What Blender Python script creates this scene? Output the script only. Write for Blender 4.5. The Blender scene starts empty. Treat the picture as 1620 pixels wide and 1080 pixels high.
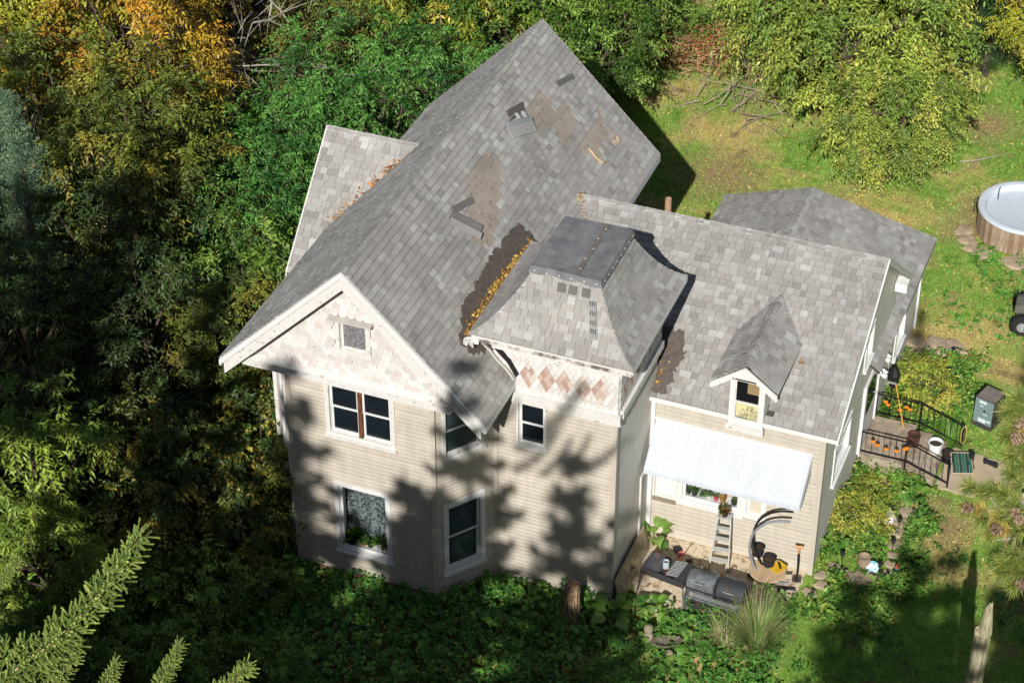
import bpy, math, random
import numpy as np
from mathutils import Vector, Matrix

# ------------------------------------------------------------------ camera, sky, sun, exposure
SC = bpy.context.scene
COL = SC.collection
R = math.radians
PITCH, YAW = R(36.4731), R(21.4076)
FWD = Vector((-math.sin(YAW)*math.cos(PITCH), math.cos(YAW)*math.cos(PITCH), -math.sin(PITCH)))
RIGHT = Vector((math.cos(YAW), math.sin(YAW), 0))
UP = RIGHT.cross(FWD)
cam_data = bpy.data.cameras.new('camera')
cam = bpy.data.objects.new('camera', cam_data)
COL.objects.link(cam)
CAM = Vector((11.886, -36.754, 36.3))
cam.matrix_world = Matrix.Translation(CAM) @ Matrix((RIGHT, UP, -FWD)).transposed().to_4x4()
cam_data.sensor_width = 36
cam_data.lens = 76.816
cam_data.clip_start = 0.5
cam_data.clip_end = 2000
SC.camera = cam

SUN_AZ, SUN_EL = R(9.5), R(34.3)      # sun stands 9.5 deg from -Y towards +X
world = bpy.data.worlds.new('World'); SC.world = world
world.use_nodes = True
wn = world.node_tree.nodes; wl = world.node_tree.links
wn.clear()
sky = wn.new('ShaderNodeTexSky'); sky.sky_type = 'NISHITA'; sky.sun_disc = False
sky.sun_elevation = SUN_EL
sky.sun_rotation = math.pi - SUN_AZ
bg = wn.new('ShaderNodeBackground'); bg.inputs[1].default_value = 0.05
wo = wn.new('ShaderNodeOutputWorld')
wl.new(sky.outputs[0], bg.inputs[0]); wl.new(bg.outputs[0], wo.inputs[0])
sun_data = bpy.data.lights.new('sun', 'SUN'); sun_data.energy = 5.0; sun_data.angle = R(0.45)
sun_data.color = (1.0, 0.968, 0.925)
sun = bpy.data.objects.new('sun', sun_data); COL.objects.link(sun)
SUNV = Vector((math.sin(SUN_AZ)*math.cos(SUN_EL), -math.cos(SUN_AZ)*math.cos(SUN_EL), math.sin(SUN_EL)))
sun.rotation_euler = SUNV.to_track_quat('Z', 'Y').to_euler()
sun.location = SUNV*80
SC.view_settings.view_transform = 'Standard'
SC.view_settings.look = 'None'
SC.view_settings.exposure = 0.12
SC.view_settings.gamma = 1.0
SC.cycles.use_denoising = True
SC.cycles.max_bounces = 6
SC.cycles.transparent_max_bounces = 4

# ------------------------------------------------------------------ helpers
random.seed(11)
RNG = np.random.default_rng(11)

def lin(h):
    h = h.lstrip('#'); o = []
    for i in (0, 2, 4):
        c = int(h[i:i+2], 16)/255
        o.append(c/12.92 if c <= 0.04045 else ((c+0.055)/1.055)**2.4)
    return tuple(o)

def mat(name, col, rough=0.8, var=0.0, vscale=6.0, bump=0.0, bscale=30.0, metal=0.0, attr=False, col2=None,
        stretch=None, spec=0.3, detail=4.0, thr=None, broad=0.0):
    m = bpy.data.materials.new(name); m.use_nodes = True
    nt = m.node_tree; n = nt.nodes; l = nt.links
    b = n['Principled BSDF']
    b.inputs['Roughness'].default_value = rough
    b.inputs['Metallic'].default_value = metal
    b.inputs['Specular IOR Level'].default_value = spec
    b.inputs['Base Color'].default_value = (*col, 1)
    src = None
    if attr:
        a = n.new('ShaderNodeAttribute'); a.attribute_name = 'Col'; src = a.outputs['Color']
    vec = None
    if var or bump or col2:
        tc = n.new('ShaderNodeTexCoord'); vec = tc.outputs['Object']
        if stretch:
            mp = n.new('ShaderNodeMapping'); mp.inputs['Scale'].default_value = stretch
            l.new(vec, mp.inputs[0]); vec = mp.outputs[0]
    if var or col2:
        nz = n.new('ShaderNodeTexNoise'); nz.inputs['Scale'].default_value = vscale
        nz.inputs['Detail'].default_value = detail; nz.inputs['Roughness'].default_value = 0.62
        l.new(vec, nz.inputs['Vector'])
        if col2:
            rp = n.new('ShaderNodeValToRGB')
            lo, hi = thr if thr else (0.42, 0.62)
            rp.color_ramp.elements[0].position = lo; rp.color_ramp.elements[1].position = hi
            rp.color_ramp.elements[0].color = (*col, 1); rp.color_ramp.elements[1].color = (*col2, 1)
            l.new(nz.outputs['Fac'], rp.inputs[0]); src = rp.outputs[0]
        if var:
            mr = n.new('ShaderNodeMapRange')
            mr.inputs['From Min'].default_value = 0.3; mr.inputs['From Max'].default_value = 0.7
            mr.inputs['To Min'].default_value = 1-var; mr.inputs['To Max'].default_value = 1+var
            nz2 = nz
            if col2:
                nz2 = n.new('ShaderNodeTexNoise'); nz2.inputs['Scale'].default_value = vscale*3.3
                l.new(vec, nz2.inputs['Vector'])
            l.new(nz2.outputs['Fac'], mr.inputs['Value'])
            mx = n.new('ShaderNodeMix'); mx.data_type = 'RGBA'; mx.blend_type = 'MULTIPLY'
            mx.inputs['Factor'].default_value = 1
            if src is not None: l.new(src, mx.inputs['A'])
            else: mx.inputs['A'].default_value = (*col, 1)
            l.new(mr.outputs[0], mx.inputs['B']); src = mx.outputs['Result']
    if broad:
        tg = n.new('ShaderNodeTexCoord'); nb_ = n.new('ShaderNodeTexNoise'); nb_.inputs['Scale'].default_value = 0.9; nb_.inputs['Detail'].default_value = 5
        geo = n.new('ShaderNodeNewGeometry'); l.new(geo.outputs['Position'], nb_.inputs['Vector'])
        m3 = n.new('ShaderNodeMapRange'); m3.inputs['From Min'].default_value = 0.3; m3.inputs['From Max'].default_value = 0.7
        m3.inputs['To Min'].default_value = 1-broad; m3.inputs['To Max'].default_value = 1+broad; l.new(nb_.outputs['Fac'], m3.inputs['Value'])
        mz = n.new('ShaderNodeMix'); mz.data_type = 'RGBA'; mz.blend_type = 'MULTIPLY'; mz.inputs['Factor'].default_value = 1
        l.new(src, mz.inputs['A']); l.new(m3.outputs[0], mz.inputs['B']); src = mz.outputs['Result']
    if src is not None: l.new(src, b.inputs['Base Color'])
    if bump:
        nb = n.new('ShaderNodeTexNoise'); nb.inputs['Scale'].default_value = bscale; nb.inputs['Detail'].default_value = 3
        l.new(vec, nb.inputs['Vector'])
        bp = n.new('ShaderNodeBump'); bp.inputs['Strength'].default_value = bump; bp.inputs['Distance'].default_value = 0.02
        l.new(nb.outputs['Fac'], bp.inputs['Height']); l.new(bp.outputs[0], b.inputs['Normal'])
    return m

def leaf_mat(name, transl=0.24, gloss=0.03):
    m = bpy.data.materials.new(name); m.use_nodes = True
    nt = m.node_tree; n = nt.nodes; l = nt.links; n.clear()
    a = n.new('ShaderNodeAttribute'); a.attribute_name = 'Col'
    d = n.new('ShaderNodeBsdfDiffuse'); t = n.new('ShaderNodeBsdfTranslucent'); g = n.new('ShaderNodeBsdfGlossy')
    g.inputs['Roughness'].default_value = 0.5; g.inputs['Color'].default_value = (0.9, 0.95, 1, 1)
    l.new(a.outputs['Color'], d.inputs['Color'])
    hs = n.new('ShaderNodeMix'); hs.data_type = 'RGBA'; hs.blend_type = 'MULTIPLY'; hs.inputs['Factor'].default_value = 1
    hs.inputs['B'].default_value = (1.1, 1.08, 0.62, 1); l.new(a.outputs['Color'], hs.inputs['A'])
    l.new(hs.outputs['Result'], t.inputs['Color'])
    m1 = n.new('ShaderNodeMixShader'); m1.inputs[0].default_value = transl
    l.new(d.outputs[0], m1.inputs[1]); l.new(t.outputs[0], m1.inputs[2])
    m2 = n.new('ShaderNodeMixShader'); m2.inputs[0].default_value = gloss
    l.new(m1.outputs[0], m2.inputs[1]); l.new(g.outputs[0], m2.inputs[2])
    o = n.new('ShaderNodeOutputMaterial'); l.new(m2.outputs[0], o.inputs[0])
    return m

def link(o, parent=None):
    COL.objects.link(o)
    if parent is not None: o.parent = parent
    return o

def thing(name, label, cat, loc=(0, 0, 0), rz=0.0, group=None):
    o = bpy.data.objects.new(name, None); o.empty_display_size = 0.2
    link(o); o.location = loc; o.rotation_euler = (0, 0, rz)
    return tag(o, label, cat, group)

def tag(o, label, cat=None, group=None, kind=None):
    o['label'] = label
    if cat: o['category'] = cat
    if group: o['group'] = group
    if kind: o['kind'] = kind
    return o

def copy_tree(o, parent=None):
    c = o.copy(); COL.objects.link(c); c.parent = parent
    for ch in o.children: copy_tree(ch, c)
    return c

def fast_mesh(name, V, F, cols=None, smooth=False):
    """V (n,3), F (m,k) ints, cols (m,3) stored per face."""
    V = np.asarray(V, np.float32).reshape(-1, 3); F = np.asarray(F, np.int32)
    me = bpy.data.meshes.new(name)
    m, k = F.shape
    me.vertices.add(len(V)); me.vertices.foreach_set('co', V.ravel())
    me.loops.add(m*k); me.loops.foreach_set('vertex_index', F.ravel())
    me.polygons.add(m); me.polygons.foreach_set('loop_start', np.arange(0, m*k, k, dtype=np.int32))
    if smooth: me.polygons.foreach_set('use_smooth', np.ones(m, bool))
    me.update(calc_edges=True)
    if cols is not None: set_cols(me, cols)
    return me

def set_cols(me, cols):
    a = me.attributes.new('Col', 'FLOAT_COLOR', 'FACE')
    c = np.ones((len(me.polygons), 4), np.float32); c[:, :3] = cols
    a.data.foreach_set('color', c.ravel())

def mobj(name, me, m, parent=None):
    o = bpy.data.objects.new(name, me)
    if m is not None: me.materials.append(m)
    return link(o, parent)

class MB:
    def __init__(s): s.v = []; s.f = []; s.c = []; s.cur = None
    def add(s, vs, fs, col=None):
        b = len(s.v); s.v += [tuple(v) for v in vs]
        for f in fs:
            s.f.append([i+b for i in f]); s.c.append(col if col is not None else s.cur)
        return s
    def box(s, x0, x1, y0, y1, z0, z1, M=None, col=None):
        vs = [(x, y, z) for z in (z0, z1) for y in (y0, y1) for x in (x0, x1)]
        if M is not None: vs = [M @ Vector(v) for v in vs]
        return s.add(vs, [(0, 2, 3, 1), (4, 5, 7, 6), (0, 1, 5, 4), (2, 6, 7, 3), (0, 4, 6, 2), (1, 3, 7, 5)], col)
    def bar(s, a, b, w, h=None, up=(0, 0, 1), col=None):
        """rectangular bar between two points"""
        a = Vector(a); b = Vector(b); h = h or w
        d = (b-a).normalized(); u = Vector(up)
        if abs(d.dot(u)) > 0.98: u = Vector((0, 1, 0))
        x = d.cross(u).normalized(); y = x.cross(d)
        vs = []
        for p in (a, b):
            for sx, sy in ((-1, -1), (1, -1), (1, 1), (-1, 1)):
                vs.append(p + x*(sx*w/2) + y*(sy*h/2))
        return s.add(vs, [(3, 2, 1, 0), (4, 5, 6, 7), (0, 1, 5, 4), (1, 2, 6, 5), (2, 3, 7, 6), (3, 0, 4, 7)], col)
    def tube(s, pts, rad, n=8, col=None, cap=True):
        pts = [Vector(p) for p in pts]; k = len(pts)
        rad = [rad]*k if not hasattr(rad, '__len__') else rad
        vs = []; fs = []
        prev = None
        for i, p in enumerate(pts):
            d = (pts[min(i+1, k-1)] - pts[max(i-1, 0)]).normalized()
            if prev is None:
                u = Vector((0, 0, 1)) if abs(d.z) < 0.9 else Vector((1, 0, 0))
                x = d.cross(u).normalized()
            else:
                x = (prev - d*prev.dot(d)).normalized()
            prev = x; y = d.cross(x)
            for j in range(n):
                a = 2*math.pi*j/n
                vs.append(p + (x*math.cos(a) + y*math.sin(a))*rad[i])
        for i in range(k-1):
            for j in range(n):
                fs.append((i*n+j, i*n+(j+1) % n, (i+1)*n+(j+1) % n, (i+1)*n+j))
        if cap:
            fs.append(tuple(reversed(range(n)))); fs.append(tuple((k-1)*n+j for j in range(n)))
        return s.add(vs, fs, col)
    def lathe(s, prof, n=20, o=(0, 0, 0), M=None, col=None):
        vs = []; fs = []; k = len(prof)
        for r, z in prof:
            for j in range(n):
                a = 2*math.pi*j/n
                v = Vector((r*math.cos(a), r*math.sin(a), z))
                if M is not None: v = M @ v
                vs.append(v + Vector(o))
        for i in range(k-1):
            for j in range(n):
                fs.append((i*n+j, i*n+(j+1) % n, (i+1)*n+(j+1) % n, (i+1)*n+j))
        if prof[0][0] > 1e-4: fs.append(tuple(reversed(range(n))))
        if prof[-1][0] > 1e-4: fs.append(tuple((k-1)*n+j for j in range(n)))
        return s.add(vs, fs, col)
    def quad(s, a, b, c, d, col=None): return s.add([a, b, c, d], [(0, 1, 2, 3)], col)
    def build(s, name, m, parent=None, smooth=False, bevel=0.0):
        me = bpy.data.meshes.new(name)
        me.from_pydata([tuple(v) for v in s.v], [], s.f)
        if smooth:
            me.polygons.foreach_set('use_smooth', [True]*len(me.polygons))
        if any(c is not None for c in s.c):
            set_cols(me, np.array([c if c is not None else (0.5, 0.5, 0.5) for c in s.c], np.float32))
        o = mobj(name, me, m, parent)
        if smooth:
            try: me.set_sharp_from_angle(angle=R(40))
            except Exception: pass
        if bevel:
            bv = o.modifiers.new('bevel', 'BEVEL'); bv.width = bevel; bv.segments = 2; bv.limit_method = 'ANGLE'
        return o

def vnoise(P, scale, seed=0, octaves=3):
    """cheap value noise on (n,2) positions, 0..1"""
    P = np.asarray(P, float)[:, :2]; out = np.zeros(len(P)); amp = 1; tot = 0
    for o in range(octaves):
        q = P*scale*(2**o) + seed*17.3 + o*5.1
        i = np.floor(q).astype(int); f = q-i; f = f*f*(3-2*f)
        def h(a, b):
            t = np.sin(a*127.1 + b*311.7 + seed*74.7)*43758.5453
            return t-np.floor(t)
        v = (h(i[:, 0], i[:, 1])*(1-f[:, 0]) + h(i[:, 0]+1, i[:, 1])*f[:, 0])*(1-f[:, 1]) + \
            (h(i[:, 0], i[:, 1]+1)*(1-f[:, 0]) + h(i[:, 0]+1, i[:, 1]+1)*f[:, 0])*f[:, 1]
        out += v*amp; tot += amp; amp *= 0.55
    return out/tot

# ------------------------------------------------------------------ materials
M_SHING = mat('asphalt_shingle', (0.3, 0.3, 0.3), 0.95, var=0.16, vscale=45, bump=0.5, bscale=140, attr=True, spec=0.1, broad=0.13)
M_DECK = mat('roof_deck', lin('4a4643'), 0.95, var=0.2)
M_TAR = mat('roof_tar', lin('5b534d'), 0.85, var=0.3, vscale=8, bump=0.3)
M_RUBBER = mat('membrane', lin('737375'), 0.85, var=0.28, vscale=3.0, bump=0.15, bscale=20, col2=None)
M_SIDE = mat('cream_siding', lin('bbb2a3'), 0.65, var=0.10, vscale=2.2, stretch=(2.5, 2.5, 0.5), spec=0.25, attr=True)
M_SIDEG = mat('grey_white_siding', lin('c6c2b8'), 0.6, var=0.10, vscale=2.2, stretch=(2.5, 2.5, 0.5), attr=True)
M_WHITE = mat('white_paint', lin('d6d6d3'), 0.55, var=0.05, vscale=3)
M_PEEL = mat('peeling_white', lin('d3d0ca'), 0.8, var=0.12, vscale=7, bump=0.4, bscale=40, col2=lin('9a9188'), thr=(0.58, 0.74))
M_SCALE = mat('gable_scale', (0.7, 0.66, 0.62), 0.85, var=0.12, vscale=9, bump=0.3, bscale=60, attr=True)
M_GLASS = mat('window_glass', lin('1b2127'), 0.06, spec=0.7, var=0.35, vscale=1.1)
M_REFLGLASS = mat('reflection_tinted_glass', lin('37414a'), 0.12, spec=0.7, var=0.45, vscale=1.3)  # lighter grey-blue colour stands in for reflections and the curtain behind
M_ROOM = mat('dark_room', lin('0c0d10'), 0.9)
M_CURT = mat('lace_curtain', lin('7d8486'), 0.9, col2=lin('444c50'), vscale=13, thr=(0.46, 0.54), detail=1.0)
M_CURT2 = mat('floral_curtain', lin('c9c2bd'), 0.9, col2=lin('6b5558'), vscale=14, thr=(0.5, 0.62))
M_OSB = mat('board', lin('8d8a8a'), 0.9, col2=lin('5d5a5e'), vscale=16, thr=(0.4, 0.6))
M_BROWNWOOD = mat('bare_wood', lin('7a4a30'), 0.8, col2=lin('45281c'), vscale=5, stretch=(8, 8, 1))
M_AWN = mat('awning_metal', lin('b9bfc5'), 0.45, var=0.09, vscale=1.6, stretch=(5, 0.4, 0.4))
M_LEAF = leaf_mat('leaf')
M_NEEDLE = leaf_mat('needle', 0.12, 0.04)
M_DRYLEAF = mat('dry_leaf', (0.5, 0.3, 0.06), 0.8, attr=True)
M_BARK = mat('bark', lin('5a4d42'), 0.95, var=0.3, vscale=9, bump=0.8, bscale=14, stretch=(3, 3, 0.7))
M_DEADWOOD = mat('dead_wood', lin('a39a90'), 0.9, var=0.25, vscale=6, bump=0.5)
M_CONC = mat('concrete', lin('a79a86'), 0.95, var=0.14, vscale=3, bump=0.3, col2=lin('8a7b68'))
M_BLACK = mat('black_metal', lin('1b1b1d'), 0.5, spec=0.4)
M_GRILL = mat('grill_black', lin('54575b'), 0.6, var=0.25, vscale=5, col2=lin('696d71'), spec=0.4)
M_RUST = mat('rusty_metal', lin('3a3a3c'), 0.7, col2=lin('70503a'), vscale=5, thr=(0.54, 0.68))
M_STEEL = mat('galvanised', lin('9a9c9b'), 0.5, metal=0.3, var=0.15)
M_WEATHER = mat('weathered_wood', lin('8d8170'), 0.9, var=0.28, vscale=4, stretch=(6, 6, 0.8), bump=0.4)
M_STONE = mat('field_stone', lin('a2927a'), 0.95, var=0.22, vscale=4, bump=0.6, bscale=9)
# ------------------------------------------------------------------ the house
house = thing('house', 'large old cream sided house with grey shingle roofs and square tower', 'house')
PALETTE = [lin(h) for h in ('9a9998', 'a09f9d', '959493', 'a5a6a6', '989694', '9e9e9e', '8d8c8b', 'aaabab', '9a9896', 'a2a19f', 'b0b2b2')]
PALETTE = [(r_*1.03, g__*1.0, b_*0.955) for r_, g__, b_ in PALETTE]
EXPO = 0.165

class Plane2:
    """roof plane: origin O, unit S along the eave, unit T up the slope, N out"""
    def __init__(s, O, S, T):
        s.O = Vector(O); s.S = Vector(S).normalized(); s.T = Vector(T)
        s.T = (s.T - s.S*s.T.dot(s.S)).normalized(); s.N = s.S.cross(s.T)
        if s.N.z < 0: s.N = -s.N
    def p(s, a, b, h=0.0): return s.O + s.S*a + s.T*b + s.N*h
    def inv(s, P): d = Vector(P)-s.O; return (d.dot(s.S), d.dot(s.T))

def clip_poly(poly, win):
    """Sutherland-Hodgman: poly clipped by convex counter-clockwise win (2D)."""
    out = poly
    for i in range(len(win)):
        a = win[i]; b = win[(i+1) % len(win)]
        inp = out; out = []
        if not inp: break
        side = lambda q: (b[0]-a[0])*(q[1]-a[1]) - (b[1]-a[1])*(q[0]-a[0])
        for j in range(len(inp)):
            p, q = inp[j], inp[(j+1) % len(inp)]
            sp, sq = side(p), side(q)
            if sp >= 0: out.append(p)
            if (sp >= 0) != (sq >= 0):
                t = sp/(sp-sq); out.append((p[0]+(q[0]-p[0])*t, p[1]+(q[1]-p[1])*t))
    return out

TAB_MESH = {}
def tab_mesh(w, ci):
    key = (round(w, 3), ci)
    if key not in TAB_MESH:
        mb = MB(); L = EXPO+0.03; h0, h1 = 0.036, 0.004
        mb.add([(0, 0, h0), (w, 0, h0), (w, L, h1), (0, L, h1), (0, 0, -0.01), (w, 0, -0.01), (w, L, -0.01), (0, L, -0.01)],
               [(0, 1, 2, 3), (4, 5, 1, 0), (5, 6, 2, 1), (7, 4, 0, 3)])
        me = bpy.data.meshes.new('shingle'); me.from_pydata(mb.v, [], mb.f)
        set_cols(me, np.tile(np.array(PALETTE[ci]), (4, 1))); me.materials.append(M_SHING)
        TAB_MESH[key] = me
    return TAB_MESH[key]

CAND = []       # full tabs that may become single objects: (score, plane, a, b, w, ci, roof)
def shingle_plane(pl, win, roof, seed, patches=(), skip=(), warp=None, whole=True):
    """cover a convex window (list of (a,b)) of a roof plane with tabs"""
    rnd = random.Random(seed); mb = MB()
    amin = min(q[0] for q in win); amax = max(q[0] for q in win)
    bmin = min(q[1] for q in win); bmax = max(q[1] for q in win)
    # orientation of window
    ar = sum(win[i][0]*win[(i+1) % len(win)][1]-win[(i+1) % len(win)][0]*win[i][1] for i in range(len(win)))
    if ar < 0: win = list(reversed(win))
    b = bmin
    while b < bmax-0.02:
        a = amin - rnd.random()*0.3
        while a < amax:
            w = rnd.choice((0.12, 0.16, 0.2, 0.24, 0.3))
            ci = rnd.choices(range(11), (9, 9, 8, 7, 9, 9, 5, 4, 9, 8, 2))[0]
            L = EXPO+0.03
            rect = [(a+0.004, b), (a+w-0.004, b), (a+w-0.004, b+L), (a+0.004, b+L)]
            cx, cy = a+w/2, b+EXPO/2
            inpatch = any(inside((cx, cy), pt) for pt in patches)
            if any(inside((cx, cy), pt) for pt in skip):
                a += w; continue
            cl = clip_poly(rect, win)
            if len(cl) >= 3:
                full = len(cl) == 4 and all(abs(x-y) < 1e-6 for p_, q_ in zip(sorted(cl), sorted(rect)) for x, y in zip(p_, q_))
                if inpatch:
                    base = Vector(lin('a0968a'))*rnd.uniform(0.92, 1.06)
                    col = tuple(base); h0, h1 = 0.014, 0.007
                    if rnd.random() < 0.38:
                        dk = clip_poly([(a+w*0.2, b+EXPO*0.75), (a+w*0.8, b+EXPO*0.75), (a+w*0.8, b+EXPO), (a+w*0.2, b+EXPO)], win)
                        if len(dk) >= 3: mb.add([pl.p(x, y, 0.021) for x, y in dk], [tuple(range(len(dk)))], tuple(base*0.8))
                else:
                    kf = rnd.uniform(0.93, 1.06); col = tuple(c*kf for c in PALETTE[ci]); h0, h1 = 0.036, 0.004
                if full and not inpatch and whole:
                    CAND.append((rnd.random(), pl, a+0.004, b, w-0.008, ci, roof))
                else:
                    k = len(cl); jit = rnd.uniform(-0.003, 0.004)
                    top = [pl.p(x, y, (h0 + (h1-h0)*(y-b)/L) + jit) for x, y in cl]
                    bot = [pl.p(x, y, -0.012) for x, y in cl]
                    fs = [tuple(range(k))] + [(k+i, k+(i+1) % k, (i+1) % k, i) for i in range(k)]
                    mb.add(top+bot, fs, col)
            a += w
        b += EXPO
    return mb

def inside(q, poly):
    x, y = q; c = False; n = len(poly)
    for i in range(n):
        x0, y0 = poly[i]; x1, y1 = poly[(i+1) % n]
        if (y0 > y) != (y1 > y) and x < (x1-x0)*(y-y0)/(y1-y0)+x0: c = not c
    return c

def ridge_caps(mb, a, b, n1, n2, seed, w=0.15, step=0.15):
    """overlapping bent cap shingles along a-b; n1, n2 down-slope unit vectors"""
    rnd = random.Random(seed); a = Vector(a); b = Vector(b); L = (b-a).length; d = (b-a)/L
    n1 = Vector(n1).normalized(); n2 = Vector(n2).normalized()
    up = -(n1+n2).normalized() if (n1+n2).length > 0.05 else Vector((0, 0, 1))
    k = int(L/step)
    for i in range(k):
        p = a+d*(L*i/k); q = a+d*(L*(i+1.25)/k if i < k-1 else L)
        kf = rnd.uniform(0.93, 1.07); col = tuple(c*kf for c in PALETTE[rnd.randrange(11)])
        h = 0.034; h2 = 0.018
        vs = [p+n1*w+up*(h-0.012), p+up*h, p+n2*w+up*(h-0.012), q+n1*w+up*(h2-0.012), q+up*h2, q+n2*w+up*(h2-0.012),
              p+n1*w-up*0.02, p+n2*w-up*0.02, p-up*0.0]
        mb.add(vs, [(0, 1, 4, 3), (1, 2, 5, 4), (6, 8, 1, 0), (8, 7, 2, 1)], col)

def roof_part(name, slabs, label=None):
    """slabs: list of lists of points forming flat deck polygons, given a thickness downwards"""
    mb = MB()
    for poly in slabs:
        k = len(poly); top = [Vector(p) for p in poly]
        bot = [p-Vector((0, 0, 0.09)) for p in top]
        mb.add(top+bot, [tuple(range(k)), tuple(reversed(range(k, 2*k)))] + [((i+1) % k, i, k+i, k+(i+1) % k) for i in range(k)])
    o = mb.build(name, M_DECK, house)
    if label: o['label'] = label
    return o

def stuff(o, label=None):
    o['kind'] = 'stuff'
    if label: o['label'] = label
    return o

# --- main gable roof
XR, ZR, YF, YB = -5.75, 9.43, -1.89, 10.38
XL, ZL, XE, ZE = -8.98, 6.20, -2.42, 6.10
main_roof = roof_part('main_roof', [[(XR, YF, ZR), (XL, YF, ZL), (XL, YB, ZL), (XR, YB, ZR)], [(XR, YF, ZR), (XR, YB, ZR), (XE, YB, ZE), (XE, YF, ZE)]])
plR = Plane2((XE, YF, ZE), (0, 1, 0), (-1, 0, 1))
LR = (Vector((XR, 0, ZR))-Vector((XE, 0, ZE))).length
winR = [(0, 0), (YB-YF, 0), (YB-YF, LR), (0, LR)]
def mpoly(pts): return [plR.inv(p) for p in pts]
patch1 = mpoly([(-5.09, 4.75, 8.77), (-4.85, 5.0, 8.5), (-4.54, 4.5, 8.22), (-4.15, 3.1, 7.85), (-4.0, 2.5, 7.7), (-4.3, 2.2, 8.0), (-4.76, 2.9, 8.44), (-5.1, 3.5, 8.73)])
patch2 = mpoly([(-4.94, 8.2, 8.62), (-4.6, 8.2, 8.31), (-4.35, 7.5, 8.1), (-4.6, 6.95, 8.35), (-5.0, 7.0, 8.63)])
patch3 = mpoly([(-4.5, 8.85, 8.16), (-4.1, 8.6, 7.85), (-3.95, 7.4, 7.65), (-4.2, 7.3, 7.9), (-4.5, 7.8, 8.15)])
patch4 = mpoly([(-3.9, 9.6, 7.55), (-3.5, 9.3, 7.2), (-3.35, 7.95, 7.05), (-3.75, 7.75, 7.45)])
sh = shingle_plane(plR, winR, main_roof, 1, patches=(patch1, patch2, patch3, patch4))
plL = Plane2((XL, YB, ZL), (0, -1, 0), (1, 0, 1))
LL = (Vector((XR, 0, ZR))-Vector((XL, 0, ZL))).length
sh2 = shingle_plane(plL, [(0, 0), (YB-YF, 0), (YB-YF, LL), (0, LL)], main_roof, 2, whole=False)
sh.v, sh.f, sh.c = sh.v+sh2.v, sh.f+[[i+len(sh.v) for i in f] for f in sh2.f], sh.c+sh2.c
ridge_caps(sh, (XR, YF, ZR), (XR, YB, ZR), (1, 0, -1), (-1, 0, -1), 3)
MAIN_SH = sh

# torn and slipped shingles
def flap(P, u, v, h, col, parent=main_roof, name='loose_shingle', thick=0.02):
    P = Vector(P); u = Vector(u); v = Vector(v); n = u.cross(v).normalized()
    if n.z < 0: n = -n
    mb = MB(); pts = [P+n*h, P+u+n*h, P+u+v+n*(h+0.03), P+v+n*(h+0.03)]
    mb.add(pts+[q-n*thick for q in pts], [(0, 1, 2, 3), (7, 6, 5, 4), (0, 4, 5, 1), (1, 5, 6, 2), (2, 6, 7, 3), (3, 7, 4, 0)], col)
    return mb.build(name, M_SHING, parent)
def on(a, y): return plR.p(y-YF, (XE-a)*-1*0+((-(a)+XE)*-1)*0 + (XE-a)*math.sqrt(2))   # point of the right slope at x=a
flap(on(-4.9, 2.0), on(-4.33, 2.45)-on(-4.9, 2.0), on(-4.95, 2.28)-on(-4.9, 2.0), 0.06, lin('7a7775'))
flap(on(-4.86, 1.85), on(-4.28, 2.3)-on(-4.86, 1.85), on(-4.9, 2.02)-on(-4.86, 1.85), 0.10, lin('a09d9a'))
flap(on(-4.88, 2.3), on(-4.72, 3.12)-on(-4.88, 2.3), on(-5.0, 2.32)-on(-4.88, 2.3), 0.045, lin('76736f'))
flap(on(-4.86, 5.92), on(-4.58, 6.9)-on(-4.86, 5.92), on(-5.06, 5.98)-on(-4.86, 5.92), 0.07, lin('a2a19f'))
flap(on(-5.0, 6.05), on(-4.75, 7.0)-on(-5.0, 6.05), on(-5.1, 6.08)-on(-5.0, 6.05), 0.09, lin('8e9698'))
flap(on(-5.08, 6.35), on(-4.95, 7.1)-on(-5.08, 6.35), on(-5.25, 6.5)-on(-5.08, 6.35), 0.028, lin('635d5a'))
flap(on(-4.75, 8.9), on(-4.6, 9.7)-on(-4.75, 8.9), on(-4.86, 8.9)-on(-4.75, 8.9), 0.035, lin('6d6b6a'))
for a, y in ((-5.0, 6.55), (-4.93, 6.8)):
    flap(on(a, y), on(a+0.04, y+0.1)-on(a, y), on(a-0.12, y)-on(a, y), 0.12, lin('b7babb'))
# --- left cross gable
CX, CZ, CY = -9.77, 7.94, 5.78
cross_roof = roof_part('cross_gable_roof', [[(CX, CY, CZ), (CX, 3.05, 5.2), (-6.6, 3.05, 5.2), (-6.6, CY, CZ)], [(-6.6, CY, CZ), (-6.6, 8.5, 5.2), (CX, 8.5, 5.2), (CX, CY, CZ)]])
plC = Plane2((CX, 3.05, 5.2), (1, 0, 0), (0, CY-3.05, CZ-5.2))
LC = math.hypot(CY-3.05, CZ-5.2)
CROSS_SH = shingle_plane(plC, [(0, 0), (3.0, 0), (3.0, LC), (0, LC)], cross_roof, 4)
ridge_caps(CROSS_SH, (CX, CY, CZ), (-7.2, CY, CZ), (0, -1, -1), (0, 1, -1), 5)
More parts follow.
